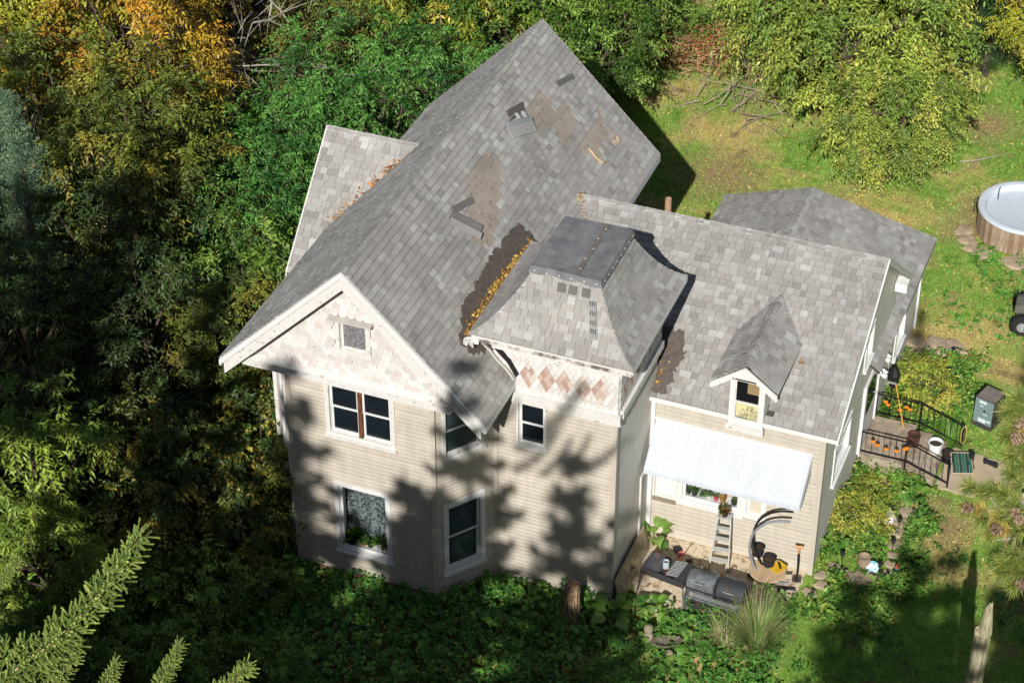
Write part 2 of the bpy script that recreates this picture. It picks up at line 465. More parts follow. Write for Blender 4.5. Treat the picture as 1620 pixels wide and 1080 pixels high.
# --- right wing
WY, WZ, WE, WZE, WX = 6.49, 7.0, 2.5, 4.47, 4.567
wing_roof = roof_part('wing_roof', [[(-3.6, WE, WZE), (WX, WE, WZE), (WX, WY, WZ), (-3.6, WY, WZ)], [(WX, WY, WZ), (WX, 10.1, 4.2), (-3.6, 10.1, 4.2), (-3.6, WY, WZ)]])
plW = Plane2((-0.6, WE, WZE), (1, 0, 0), (0, WY-WE, WZ-WZE)); LW = math.hypot(WY-WE, WZ-WZE)
WSK = [[(0.6+2.02, -0.1), (0.6+2.84, -0.1), (0.6+2.84, 1.3), (0.6+2.02, 1.3)]]
WING_SH = shingle_plane(plW, [(0, 0), (WX+0.6, 0), (WX+0.6, LW), (0, LW)], wing_roof, 6, skip=WSK)
plW2 = Plane2((-3.5, WE, WZE), (1, 0, 0), (0, WY-WE, WZ-WZE))
w2 = shingle_plane(plW2, [(0, 2.2), (2.9, 2.2), (2.9, LW), (0, LW)], wing_roof, 7)
WING_SH.add(w2.v, w2.f); WING_SH.c[-len(w2.c):] = w2.c
ridge_caps(WING_SH, (-3.35, WY, WZ), (WX, WY, WZ), (0, -0.85, -0.54), (0, 0.85, -0.54), 8)
plW3 = Plane2((WX, 10.1, 4.2), (-1, 0, 0), (0, WY-10.1, WZ-4.2))
w3 = shingle_plane(plW3, [(0, 0), (1.2, 0), (1.2, 4.5), (0, 4.5)], wing_roof, 9, whole=False)
WING_SH.add(w3.v, w3.f); WING_SH.c[-len(w3.c):] = w3.c
# --- rear addition: hip roof
AX0, AX1, AYB, AZE, APX, APY, APZ = -1.5, 4.5, 13.95, 2.9, 1.4, 11.9, 5.05
rear_roof = roof_part('rear_roof', [[(AX1, 7.5, AZE), (AX1, AYB, AZE), (APX, APY, APZ), (APX, 7.5, APZ)], [(AX1, AYB, AZE), (AX0, AYB, AZE), (APX, APY, APZ)], [(AX0, AYB, AZE), (AX0, 7.5, AZE), (APX, 7.5, APZ), (APX, APY, APZ)]])
plA = Plane2((AX1, 7.5, AZE), (0, 1, 0), (APX-AX1, 0, APZ-AZE)); LA = math.hypot(APX-AX1, APZ-AZE)
REAR_SH = shingle_plane(plA, [(0, 0), (AYB-7.5, 0), (APY-7.5, LA), (0, LA)], rear_roof, 10)
plA2 = Plane2((AX0, AYB, AZE), (0, -1, 0), (APX-AX0, 0, APZ-AZE)); LA2 = math.hypot(APX-AX0, APZ-AZE)
q = shingle_plane(plA2, [(0, 0), (AYB-7.5, 0), (AYB-7.5, LA2), (AYB-APY, LA2)], rear_roof, 11, whole=False)
REAR_SH.add(q.v, q.f); REAR_SH.c[-len(q.c):] = q.c
dA = (Vector((APX, APY, APZ)))
ridge_caps(REAR_SH, (APX, 7.5, APZ), (APX, APY, APZ), (1, 0, -0.7), (-1, 0, -0.7), 12)
for cx_ in (AX0, AX1):
    ridge_caps(REAR_SH, (cx_, AYB, AZE+0.02), (APX, APY, APZ), (0, -1, 0.0) if 0 else ((1 if cx_ > 0 else -1)*0.6, -0.75, -0.25), ((-1 if cx_ > 0 else 1)*0.55, 0.6, -0.5), 13)
# --- tower roof: flared pyramid cut off by a flat top
TC = Vector((-1.42, 1.46, 0))
TPROF = []        # (u 0..1, z)
for i in range(10):
    t = i/9
    TPROF.append((t, 7.44 + 1.56*(0.42*t + 0.58*t**2.0)))
def tring(t):
    e0 = (-3.36, 0.48, -0.48, 3.45); e1 = (-2.12, -0.65, 0.40, 2.42)
    return [e0[k]+(e1[k]-e0[k])*t for k in range(4)]
mb = MB()
rings = []
for t, z in TPROF:
    x0, x1, y0, y1 = tring(t); rings.append([Vector((x0, y0, z)), Vector((x1, y0, z)), Vector((x1, y1, z)), Vector((x0, y1, z))])
for i in range(9):
    for k in range(4):
        mb.quad(rings[i][k]-Vector((0, 0, 0.02)), rings[i][(k+1) % 4]-Vector((0, 0, 0.02)), rings[i+1][(k+1) % 4]-Vector((0, 0, 0.02)), rings[i+1][k]-Vector((0, 0, 0.02)))
mb.quad(*reversed([p-Vector((0, 0, 0.08)) for p in rings[0]]))
tower_roof = mb.build('tower_roof', M_DECK, house)
TOWER_SH = MB()
for k in range(4):
    rnd = random.Random(40+k)
    # arc length along the profile
    pts = [(rings[i][k], rings[i][(k+1) % 4]) for i in range(10)]
    mids = [(a+b)/2 for a, b in pts]; acc = [0]
    for i in range(9): acc.append(acc[-1]+(mids[i+1]-mids[i]).length)
    def at(s_):
        s_ = max(0, min(acc[-1], s_))
        for i in range(9):
            if s_ <= acc[i+1] or i == 8:
                f = (s_-acc[i])/(acc[i+1]-acc[i]); return pts[i][0].lerp(pts[i+1][0], f), pts[i][1].lerp(pts[i+1][1], f)
    s_ = 0.0
    while s_ < acc[-1]-0.03:
        a0, b0 = at(s_); a1, b1 = at(min(s_+EXPO+0.03, acc[-1]))
        L = (b0-a0).length; d = (b0-a0)/L
        n = (b0-a0).cross(a1-a0).normalized()
        x = -rnd.random()*0.25
        while x < L:
            w = rnd.choice((0.12, 0.16, 0.2, 0.24, 0.3)); xa = max(0, x+0.004); xb = min(L, x+w-0.004); x += w
            if xb-xa < 0.02: continue
            o0 = (a1-a0).dot(d); o1 = (b1-a0).dot(d)
            ta = max(xa, o0); tb = min(xb, o1)
            if tb-ta < 0.01: ta = tb = min(max((xa+xb)/2, o0), o1)
            up = (a1-a0)-d*o0
            kf = rnd.uniform(0.93, 1.06); col = tuple(c*kf for c in PALETTE[rnd.choices(range(11), (9, 9, 8, 7, 9, 9, 5, 4, 9, 8, 2))[0]])
            h0, h1 = 0.034, 0.004
            v = [a0+d*xa+n*h0, a0+d*xb+n*h0, a0+d*tb+up+n*h1, a0+d*ta+up+n*h1, a0+d*xa-n*0.012, a0+d*xb-n*0.012, a0+d*tb+up-n*0.012, a0+d*ta+up-n*0.012]
            TOWER_SH.add(v, [(0, 1, 2, 3), (4, 5, 1, 0), (5, 6, 2, 1), (7, 4, 0, 3)], col)
        s_ += EXPO
for k in range(4):
    for i in range(9):
        p = rings[i][k]; q = rings[i+1][k]
        e1 = (rings[i][(k+1) % 4]-p).normalized(); e2 = (rings[i][(k-1) % 4]-p).normalized()
        ridge_caps(TOWER_SH, p, p+(q-p)*1.08, e1+Vector((0, 0, -0.05)), e2+Vector((0, 0, -0.05)), 60+k*10+i, w=0.14, step=0.14)
# membrane on the flat top, turned down at its edges, with a seam and nail heads
x0, x1, y0, y1 = -2.2, -0.57, 0.32, 2.5
mb = MB()
nx, ny = 12, 12
def memz(x, y):
    return 9.06 + 0.012*math.sin(3*x+2*y) + 0.01*math.sin(7*y)
idx = {}
for j in range(ny+1):
    for i in range(nx+1):
        X = x0+(x1-x0)*i/nx; Y = y0+(y1-y0)*j/ny; idx[i, j] = len(mb.v); mb.v.append((X, Y, memz(X, Y)))
for j in range(ny):
    for i in range(nx): mb.f.append([idx[i, j], idx[i+1, j], idx[i+1, j+1], idx[i, j+1]]); mb.c.append(None)
rim = [(i, 0) for i in range(nx)]+[(nx, j) for j in range(ny)]+[(i, ny) for i in range(nx, 0, -1)]+[(0, j) for j in range(ny, 0, -1)]
low = {}
for k_, r_ in enumerate(rim):
    v = Vector(mb.v[idx[r_]]); out = Vector((v.x-TC.x, v.y-TC.y, 0)); low[r_] = len(mb.v)
    mb.v.append((v.x+(0.05 if r_[0] == nx else -0.05 if r_[0] == 0 else 0), v.y+(0.05 if r_[1] == ny else -0.05 if r_[1] == 0 else 0), v.z-0.15-0.03*math.sin(k_*1.3)))
for k_ in range(len(rim)):
    a, b = rim[k_], rim[(k_+1) % len(rim)]
    mb.f.append([idx[b], idx[a], low[a], low[b]]); mb.c.append(None)
memb = mb.build('flat_roof_membrane', M_RUBBER, tower_roof)
mb = MB(); xs = -1.15
mb.box(xs-0.06, xs+0.06, y0+0.02, y1-0.02, 9.072, 9.082)
mb.build('seam_strip', mat('seam', lin('6f6862'), 0.9, var=0.2), tower_roof)
m_nail = mat('nail_head', lin('d6d6d2'), 0.4)
mbn = MB(); mbn.lathe([(0.017, 0), (0.015, 0.008), (0.0001, 0.014)], 8)
nm = bpy.data.meshes.new('nail_head'); nm.from_pydata(mbn.v, [], mbn.f); nm.materials.append(m_nail)
for (x, y, nrm) in [(x0+0.1+i*0.29, y0-0.045, (0, -1, 0.3)) for i in range(6)] + [(x1+0.045, y0+0.15+i*0.27, (1, 0, 0.3)) for i in range(8)]:
    o = link(bpy.data.objects.new('nail_head', nm), tower_roof); o.location = (x, y, 8.98); o.rotation_euler = Vector(nrm).to_track_quat('Z', 'Y').to_euler()
for i in range(5):
    o = link(bpy.data.objects.new('nail_head', nm), tower_roof); o.location = (xs+0.02*(-1)**i, y0+0.25+i*0.42, 9.083)
# darker replaced tabs just below the membrane and an upright patch with slots
for (u, w) in ((-1.28, 0.2), (-0.98, 0.2)):
    P = rings[6][0].lerp(rings[6][1], (u+2.4)/2.0)
    a_, b_ = at(0) if 0 else (None, None)
def tower_front(x, s):          # point on the front slope of the tower
    for i in range(9):
        pass
    z0 = None
    t = s; x0_, x1_, y0_, y1_ = tring(t); z = 7.44+1.56*(0.42*t+0.58*t*t)
    return Vector((x, y0_, z))
for xa in (-1.55, -1.28, -0.98):
    p0 = tower_front(xa, 0.80); p1 = tower_front(xa, 0.91)
    flap(p0, Vector((0.2, 0, 0)), p1-p0, 0.02, lin('6f6d68'), tower_roof)
p0 = tower_front(-0.62, 0.40); p1 = tower_front(-0.78, 0.80)
flap(p0, Vector((0.17, 0, 0)), p1-p0, 0.05, lin('8f8f8d'), tower_roof)
for s_ in (0.45, 0.55, 0.65, 0.75):
    p0 = tower_front(-0.62-0.16*(s_-0.4)/0.4, s_); p1 = tower_front(-0.62-0.16*(s_-0.4)/0.4, s_+0.06)
    for dx in (0.02, 0.07, 0.12): flap(p0+Vector((dx, 0, 0)), Vector((0.018, 0, 0)), p1-p0, 0.077, lin('3e3c3b'), tower_roof, 'slot', 0.004)

# --- dormer on the wing roof
DX, DY = 2.38, 2.42
dormer = thing_part = None
DRZ = 6.22
plane_z = lambda y: WZE+(WZ-WZE)*(y-WE)/(WY-WE)
dorm_roof = roof_part('dormer_roof', [[(DX-0.04, DY-0.2, DRZ), (DX-0.80, DY-0.2, 5.62), (DX-0.80, 4.6, 5.62), (DX-0.04, 5.3, DRZ)], [(DX-0.04, DY-0.2, DRZ), (DX-0.04, 5.3, DRZ), (DX+0.76, 4.6, 5.60), (DX+0.76, DY-0.2, 5.60)]])
DORM_SH = MB()
for sgn, s0 in ((1, 20), (-1, 21)):
    T = Vector((-sgn*0.8, 0, 0.61))
    if sgn > 0: pl = Plane2((DX+0.76, DY-0.2, 5.60), (0, 1, 0), T)
    else: pl = Plane2((DX-0.82, 5.2, 5.60), (0, -1, 0), T)
    Ld = T.length
    w = [(0, 0), (2.2, 0), (3.08, Ld), (0, Ld)] if sgn > 0 else [(0.75, 0), (5.2-DY+0.2, 0), (5.2-DY+0.2, Ld), (-0.1, Ld)]
    q = shingle_plane(pl, w, dorm_roof, s0)
    DORM_SH.add(q.v, q.f); DORM_SH.c[-len(q.c):] = q.c
ridge_caps(DORM_SH, (DX-0.04, DY-0.2, DRZ), (DX-0.04, 5.25, DRZ), (1, 0, -0.75), (-1, 0, -0.75), 22)

# the 300 tabs that show largest become single shingles, the rest stays joined
def shown(c):
    _, pl, a, b, w, ci, roof = c
    P = pl.p(a+w/2, b+EXPO/2); d = CAM-P
    return w*max(0, pl.N.dot(d))/d.length**3
def hidden(c):
    P = c[1].p(c[2], c[3])
    if c[6] is main_roof and P.x > -3.75 and P.y > -0.2: return True
    if c[6] is wing_roof and (P.x < 0.5 or (1.5 < P.x < 3.2 and P.y < 4.6)): return True
    if c[6] is rear_roof and P.y < 10.5: return True
    if c[6] is cross_roof and P.x > -8.8: return True
    return False
vis = sorted([c for c in CAND if not hidden(c)], key=shown, reverse=True)
chosen = set(id(c) for c in vis[:300])
joins = {main_roof: MAIN_SH, cross_roof: CROSS_SH, wing_roof: WING_SH, rear_roof: REAR_SH, dorm_roof: DORM_SH, tower_roof: TOWER_SH}
for c in CAND:
    _, pl, a, b, w, ci, roof = c
    if id(c) in chosen:
        o = link(bpy.data.objects.new('shingle', tab_mesh(w, ci)), roof)
        o.matrix_basis = Matrix.Translation(pl.p(a, b)) @ Matrix((pl.S, pl.T, pl.N)).transposed().to_4x4()
    else:
        L = EXPO+0.03; j = random.uniform(-0.003, 0.006); kf = random.uniform(0.93, 1.06)
        hs = ((0, 0, 0.036+j), (w, 0, 0.036+j), (w, L, 0.004+j), (0, L, 0.004+j), (0, 0, -0.012), (w, 0, -0.012), (w, L, -0.012), (0, L, -0.012))
        joins[roof].add([pl.p(a+x, b+y, h) for x, y, h in hs], [(0, 1, 2, 3), (4, 5, 1, 0), (5, 6, 2, 1), (7, 4, 0, 3)], tuple(k*kf for k in PALETTE[ci]))
for roof, mb in joins.items():
    stuff(mb.build('shingle_field', M_SHING, roof))

# tar patches
def tar(pts, name, parent, plane, seed):
    rnd = random.Random(seed); mb = MB()
    P2 = [plane.inv(p) for p in pts]; k = len(P2); out = []
    for i in range(k):
        a, b = P2[i], P2[(i+1) % k]; n = max(2, int(math.hypot(b[0]-a[0], b[1]-a[1])/0.06))
        for j in range(n):
            t = j/n; out.append((a[0]+(b[0]-a[0])*t+rnd.uniform(-0.08, 0.08), a[1]+(b[1]-a[1])*t+rnd.uniform(-0.08, 0.08)))
    c = (sum(o[0] for o in out)/len(out), sum(o[1] for o in out)/len(out)); k = len(out)
    mb.add([plane.p(*c, 0.06)]+[plane.p(*o, 0.05) for o in out]+[plane.p(*o, 0.0) for o in out], [(0, 1+i, 1+(i+1) % k) for i in range(k)]+[(1+i, 1+k+i, 1+k+(i+1) % k, 1+(i+1) % k) for i in range(k)])
    return mb.build(name, M_TAR, parent)
tar([on(-3.9, 3.9), on(-3.35, 3.9), on(-3.2, 1.5), on(-3.15, -0.3), on(-3.3, -0.62), on(-3.6, -0.6), on(-3.85, 0.3), on(-3.95, 2.2)], 'roof_tar', main_roof, plR, 3)
wp = lambda x, y: Vector((x, y, plane_z(y)))
tar([wp(-0.2, 4.05), wp(0.3, 3.95), wp(0.48, 3.55), wp(0.42, 3.0), wp(0.3, 2.62), wp(-0.1, 2.6)], 'roof_tar', wing_roof, plW, 4)

# --- walls -----------------------------------------------------------------
SIDE_COL = {'cream_siding': lin('bbb2a3'), 'grey_white_siding': lin('c6c2b8')}
def intervals(lo, hi, cuts):
    segs = [(lo, hi)]
    for a, b in cuts:
        n = []
        for s0, s1 in segs:
            if b <= s0 or a >= s1: n.append((s0, s1)); continue
            if a > s0: n.append((s0, a))
            if b < s1: n.append((b, s1))
        segs = n
    return [s for s in segs if s[1]-s[0] > 0.01]
def wall(name, O, U, L, zb, zt, holes=(), m=None, exp=0.115, lim=None, boards=True, label=None):
    """upright wall; holes (u0,u1,z0,z1); lim(z) -> (u0,u1)"""
    m = m or M_SIDE
    O = Vector(O); U = Vector(U).normalized(); N = U.cross(Vector((0, 0, 1)))
    P = lambda u, z, h: O+U*u+Vector((0, 0, z))+N*h
    rnd = random.Random(len(name)+int(L*100))
    lim = lim or (lambda z: (0, L))
    zs = sorted({zb, zt, *[h[2] for h in holes], *[h[3] for h in holes]}); zs = [z for z in zs if zb <= z <= zt]
    back = MB()
    n = max(1, 1)
    for z0, z1 in zip(zs, zs[1:]):
        steps = 1 if lim(z0) == lim(z1) else 24
        for k in range(steps):
            a = z0+(z1-z0)*k/steps; b = z0+(z1-z0)*(k+1)/steps
            lo, hi = lim(a if steps == 1 else b)
            for s0, s1 in intervals(lo, hi, [(h[0], h[1]) for h in holes if h[2] < (a+b)/2 < h[3]]):
                back.quad(P(s0, a, -0.02), P(s1, a, -0.02), P(s1, b, -0.02), P(s0, b, -0.02))
    back.c = [SIDE_COL.get(m.name, (0.6, 0.6, 0.6))]*len(back.c)
    o = back.build(name, m, house)
    if label: o['label'] = label
    if boards:
        mb = MB(); z = zb
        while z < zt-0.01:
            z1 = min(z+exp, zt); zm = (z+z1)/2; tone = rnd.uniform(0.93, 1.04); bc = SIDE_COL.get(m.name, (0.6, 0.6, 0.6))
            lo, hi = lim(z1)
            if hi-lo > 0.03:
                cuts = [(h[0], h[1]) for h in holes if h[2] < zm < h[3]]
                for s0, s1 in intervals(lo, hi, cuts):
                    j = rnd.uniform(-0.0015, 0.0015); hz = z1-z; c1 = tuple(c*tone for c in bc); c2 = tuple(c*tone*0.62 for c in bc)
                    # lapped board: flat face, then a cove running in under the board above, painted darker as the shade line of the lap
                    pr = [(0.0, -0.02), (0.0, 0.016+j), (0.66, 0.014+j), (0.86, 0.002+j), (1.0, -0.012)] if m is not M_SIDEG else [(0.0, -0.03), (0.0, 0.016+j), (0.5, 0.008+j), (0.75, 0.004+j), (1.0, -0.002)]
                    k = len(pr)
                    mb.add([P(s0, z+hz*f, h) for f, h in pr]+[P(s1, z+hz*f, h) for f, h in pr], [(i, k+i, k+i+1, i+1) for i in range(3)], c1)
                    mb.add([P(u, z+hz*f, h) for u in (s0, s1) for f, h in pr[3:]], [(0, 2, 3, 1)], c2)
            z += exp
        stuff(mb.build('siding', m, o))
    return o

def window(O, U, u0, u1, z0, z1, casing=0.1, sashes=1, split=True, back=None, trim=None, sill=True, name='window', depth=0.09, tm=None, open_bottom=None):
    """window with casing, sash frames, panes and sill. O,U as the wall; (u0..z1) is the outer casing"""
    trim = trim or M_WHITE; tm = tm or trim
    O = Vector(O); U = Vector(U).normalized(); N = U.cross(Vector((0, 0, 1)))
    P = lambda u, z, h: O+U*u+Vector((0, 0, z))+N*h
    def bx(mb, a, b, c, d, h0, h1):
        vs = [P(u, z, h) for h in (h0, h1) for z in (c, d) for u in (a, b)]
        mb.add(vs, [(0, 2, 3, 1), (4, 5, 7, 6), (0, 1, 5, 4), (2, 6, 7, 3), (0, 4, 6, 2), (1, 3, 7, 5)])
    mb = MB(); c = casing
    bx(mb, u0, u1, z1-c, z1, -0.02, 0.045); bx(mb, u0, u1, z0, z0+c, -0.02, 0.042)
    bx(mb, u0, u0+c, z0+c, z1-c, -0.02, 0.045); bx(mb, u1-c, u1, z0+c, z1-c, -0.02, 0.045)
    # reveal
    bx(mb, u0+c, u0+c+0.012, z0+c, z1-c, -depth, -0.02); bx(mb, u1-c-0.012, u1-c, z0+c, z1-c, -depth, -0.02)
    bx(mb, u0+c, u1-c, z1-c-0.012, z1-c, -depth, -0.02)
    bx(mb, u0+c, u1-c, z0+c, z0+c+0.012, -depth, -0.02)
    w = mb.build(name, trim, house)
    if sill:
        mb = MB(); bx(mb, u0-0.03, u1+0.03, z0-0.02, z0+0.045, -0.02, 0.10); mb.build('sill', trim, w)
    ia, ib, ic, id_ = u0+c+0.012, u1-c-0.012, z0+c+0.012, z1-c-0.012
    gap = 0.10 if sashes > 1 else 0
    sw = ((ib-ia)-gap*(sashes-1))/sashes
    for s in range(sashes):
        a = ia+s*(sw+gap); b = a+sw; f = 0.05
        zm = (ic+id_)/2
        cells = [(zm-0.02, id_, -0.035), (ic, zm+0.02, -0.06)] if split else [(ic, id_, -0.05)]
        for (za, zb_, h) in cells:
            mb = MB()
            bx(mb, a, b, zb_-f, zb_, h-0.03, h); bx(mb, a, b, za, za+f, h-0.03, h)
            bx(mb, a, a+f, za+f, zb_-f, h-0.03, h); bx(mb, b-f, b, za+f, zb_-f, h-0.03, h)
            mb.build('sash', tm, w)
            mb = MB(); mb.quad(P(a+f, za+f, h-0.02), P(b-f, za+f, h-0.02), P(b-f, zb_-f, h-0.02), P(a+f, zb_-f, h-0.02))
            mb.build('pane', back or M_GLASS, w)
        if s < sashes-1:
            mb = MB(); bx(mb, b, b+gap, ic, id_, -0.06, 0.02); mb.build('mullion', M_BROWNWOOD, w)
    return w, P

GY = -1.39
HX0, HX1 = -7.54, -3.93
GO = (0, GY, 0); GU = (1, 0, 0)
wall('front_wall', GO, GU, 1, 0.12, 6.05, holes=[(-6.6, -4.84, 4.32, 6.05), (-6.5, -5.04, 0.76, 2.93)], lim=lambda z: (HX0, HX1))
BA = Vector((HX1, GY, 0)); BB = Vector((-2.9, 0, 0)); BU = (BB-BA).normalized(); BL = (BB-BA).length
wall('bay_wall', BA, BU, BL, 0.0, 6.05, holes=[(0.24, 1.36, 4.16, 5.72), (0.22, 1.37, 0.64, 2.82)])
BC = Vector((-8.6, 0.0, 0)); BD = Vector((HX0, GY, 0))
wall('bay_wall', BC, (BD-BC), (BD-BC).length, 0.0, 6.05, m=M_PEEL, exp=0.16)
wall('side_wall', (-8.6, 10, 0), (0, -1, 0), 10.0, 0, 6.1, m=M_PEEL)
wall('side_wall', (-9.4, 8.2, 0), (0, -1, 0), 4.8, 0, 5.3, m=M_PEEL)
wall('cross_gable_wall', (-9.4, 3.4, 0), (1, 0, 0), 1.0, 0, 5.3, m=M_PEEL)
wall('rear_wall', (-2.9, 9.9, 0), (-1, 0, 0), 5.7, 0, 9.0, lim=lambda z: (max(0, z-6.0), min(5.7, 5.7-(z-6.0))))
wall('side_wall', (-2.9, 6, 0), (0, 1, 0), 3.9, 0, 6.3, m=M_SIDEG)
# pediment behind the scales
wall('gable_wall', (0, GY-0.12, 0), GU, 1, 6.05, 9.1, lim=lambda z: (-5.75-(9.2-z), -5.75+(9.2-z)), m=M_PEEL, boards=False, holes=[(-6.1, -5.36, 6.98, 7.78)])
# tower
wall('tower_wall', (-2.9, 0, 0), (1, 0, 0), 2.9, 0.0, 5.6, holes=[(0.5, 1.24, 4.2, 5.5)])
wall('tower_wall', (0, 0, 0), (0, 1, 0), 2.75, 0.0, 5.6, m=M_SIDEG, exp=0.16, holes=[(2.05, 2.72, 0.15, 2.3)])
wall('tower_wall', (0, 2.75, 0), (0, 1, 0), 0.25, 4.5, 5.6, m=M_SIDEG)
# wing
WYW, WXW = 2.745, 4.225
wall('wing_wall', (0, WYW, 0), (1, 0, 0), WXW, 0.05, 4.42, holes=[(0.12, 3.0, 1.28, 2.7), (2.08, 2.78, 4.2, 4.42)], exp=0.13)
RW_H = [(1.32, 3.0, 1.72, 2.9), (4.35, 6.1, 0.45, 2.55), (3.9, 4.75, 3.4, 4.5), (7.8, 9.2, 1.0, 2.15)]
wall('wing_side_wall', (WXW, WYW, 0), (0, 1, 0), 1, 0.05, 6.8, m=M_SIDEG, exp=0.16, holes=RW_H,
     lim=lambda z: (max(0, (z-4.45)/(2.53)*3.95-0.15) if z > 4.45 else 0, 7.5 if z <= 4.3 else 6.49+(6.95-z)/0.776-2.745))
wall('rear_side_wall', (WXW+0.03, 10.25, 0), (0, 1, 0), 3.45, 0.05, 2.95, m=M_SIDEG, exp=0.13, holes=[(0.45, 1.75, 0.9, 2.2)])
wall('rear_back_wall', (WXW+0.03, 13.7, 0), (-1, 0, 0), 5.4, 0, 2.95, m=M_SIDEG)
# dark interior so that openings are not see-through
mb = MB()
mb.box(-8.3, -3.2, 0.2, 9.5, 0.0, 6.0); mb.box(-7.3, -4.2, -0.8, 0.2, 0.05, 6.0); mb.box(-2.7, -0.2, 0.2, 2.8, 0, 7.2)
mb.box(-2.6, 4.0, 3.35, 9.5, 0, 4.3); mb.box(-1.0, 4.0, 9.5, 13.4, 0, 2.8)
mb.build('interior', M_ROOM, house)

# corner boards and trims
def trim_post(x, y, z0, z1, w=0.1, m=None, name='corner_board', rz=0):
    mb = MB(); mb.cur = SIDE_COL.get((m or M_SIDE).name); mb.box(-w/2, w/2, -w/2, w/2, z0, z1, Matrix.Translation((x, y, 0)) @ Matrix.Rotation(rz, 4, 'Z'))
    return mb.build(name, m or M_SIDE, house)
trim_post(HX0, GY+0.02, 0.1, 6.02, 0.12); trim_post(HX1, GY+0.01, -0.05, 6.02, 0.12, rz=0.4)
trim_post(-2.92, -0.03, -0.1, 6.0, 0.1, rz=0.3); trim_post(0.0, 0.0, -0.05, 5.6, 0.12)
trim_post(WXW, WYW, 0.0, 4.4, 0.12); trim_post(0.06, WYW-0.04, 0.1, 4.3, 0.1, M_WHITE)
trim_post(WXW+0.03, 13.7, 0, 2.9, 0.12, M_WHITE)
trim_post(-8.6, 0.0, 0.0, 6.0, 0.13, M_PEEL); trim_post(-7.75, -1.16, 0.0, 6.0, 0.07, M_PEEL); trim_post(-8.1, -0.68, 0.0, 6.0, 0.07, M_PEEL)
# foundation strip with exposed brown sheathing
mb = MB(); mb.box(HX0+0.05, HX1-0.1, GY+0.0, GY+0.06, -0.2, 0.14); mb.build('foundation', mat('foundation', lin('8c6a58'), 0.95, var=0.3, vscale=5), house)
mb = MB(); mb.box(0.0, WXW, WYW-0.0, WYW+0.05, -0.2, 0.08); mb.build('foundation', mat('foundation_ochre', lin('9a7c4c'), 0.95, var=0.3, vscale=5), house)

# pediment base trim (sloping water table), rake boards and soffit
mb = MB()
prof = [(GY-0.02, 6.34), (GY-0.30, 6.22), (GY-0.30, 6.02), (GY-0.02, 5.98)]
a, b = -8.52, -3.34
vs = [(a, y, z) for y, z in prof]+[(b, y, z) for y, z in prof]
mb.add(vs, [(0, 1, 5, 4), (1, 2, 6, 5), (2, 3, 7, 6), (3, 2, 1, 0), (4, 5, 6, 7)])
mb.build('pediment_trim', M_PEEL, house)
def rake(x0, z0, x1, z1, y0, y1, drop0, drop1, name='rake_board', m=None):
    mb = MB()
    vs = [(x, y, z-d) for y in (y0, y1) for (x, z) in ((x0, z0), (x1, z1)) for d in (drop0, drop1)]
    mb.add(vs, [(0, 1, 3, 2), (4, 6, 7, 5), (0, 2, 6, 4), (1, 5, 7, 3), (0, 4, 5, 1), (2, 3, 7, 6)])
    return mb.build(name, m or M_WHITE, house)
rake(XR, ZR, XL, ZL, YF-0.06, YF+0.02, 0.0, 0.16); rake(XR, ZR, XE, ZE, YF-0.06, YF+0.02, 0.0, 0.16)
rake(XR, ZR-0.17, XL+0.1, ZL-0.07, YF-0.02, YF+0.03, 0.0, 0.32, m=M_PEEL); rake(XR, ZR-0.17, XE-0.1, ZE-0.07, YF-0.02, YF+0.03, 0.0, 0.32, m=M_PEEL)
rake(XR, ZR-0.12, XL, ZL-0.12, YF+0.04, GY+0.05, 0, 0.04, 'soffit', M_PEEL); rake(XR, ZR-0.12, XE, ZE-0.12, YF+0.04, GY+0.05, 0, 0.04, 'soffit', M_PEEL)
mb = MB(); mb.box(XL-0.02, XL+0.03, YF, YB, ZL-0.2, ZL-0.02); mb.build('fascia', M_PEEL, house)
mb = MB(); mb.box(XE-0.03, XE+0.02, YF, 0, ZE-0.2, ZE-0.02); mb.build('fascia', M_WHITE, house)
mb = MB(); mb.box(XE-0.03, XE+0.02, 6, YB, ZE-0.2, ZE-0.02); mb.build('fascia', M_WHITE, house)
rake(XR, ZR, XE, ZE, YB-0.02, YB+0.05, 0, 0.2); rake(XR, ZR, XL, ZL, YB-0.02, YB+0.05, 0, 0.2)
rake(CX, 0, CX, 0, 0, 0, 0, 0) if 0 else None
for ya, za, yb, zb in ((CY, CZ, 3.05, 5.2),):
    mb = MB(); mb.add([(CX-0.04, ya, za+0.01), (CX-0.04, yb, zb+0.01), (CX-0.04, yb, zb-0.18), (CX-0.04, ya, za-0.18), (CX+0.02, ya, za+0.01), (CX+0.02, yb, zb+0.01), (CX+0.02, yb, zb-0.18), (CX+0.02, ya, za-0.18)],
                      [(0, 1, 2, 3), (7, 6, 5, 4), (0, 4, 5, 1), (3, 2, 6, 7), (1, 5, 6, 2), (0, 3, 7, 4)]); mb.build('rake_board', M_PEEL, house)
# wing rakes (right end), front eave trim
for ya, za, yb, zb in ((WY, WZ, WE, WZE), (WY, WZ, 10.1, 4.2)):
    mb = MB(); X0, X1 = WX-0.03, WX+0.035
    mb.add([(X0, ya, za), (X0, yb, zb), (X0, yb, zb-0.16), (X0, ya, za-0.16), (X1, ya, za), (X1, yb, zb), (X1, yb, zb-0.16), (X1, ya, za-0.16)],
           [(3, 2, 1, 0), (4, 5, 6, 7), (0, 1, 5, 4), (3, 7, 6, 2), (1, 2, 6, 5), (0, 4, 7, 3)]); mb.build('rake_board', M_WHITE, house)
    mb = MB(); X0, X1 = WXW, WX-0.04
    mb.add([(X0, ya, za-0.11), (X0, yb, zb-0.11), (X1, yb, zb-0.11), (X1, ya, za-0.11)], [(0, 1, 2, 3)]); mb.build('soffit', M_WHITE, house)
mb = MB(); mb.box(0.0, WX, WE-0.02, WE+0.02, WZE-0.12, WZE-0.005); mb.build('fascia', M_WHITE, house)
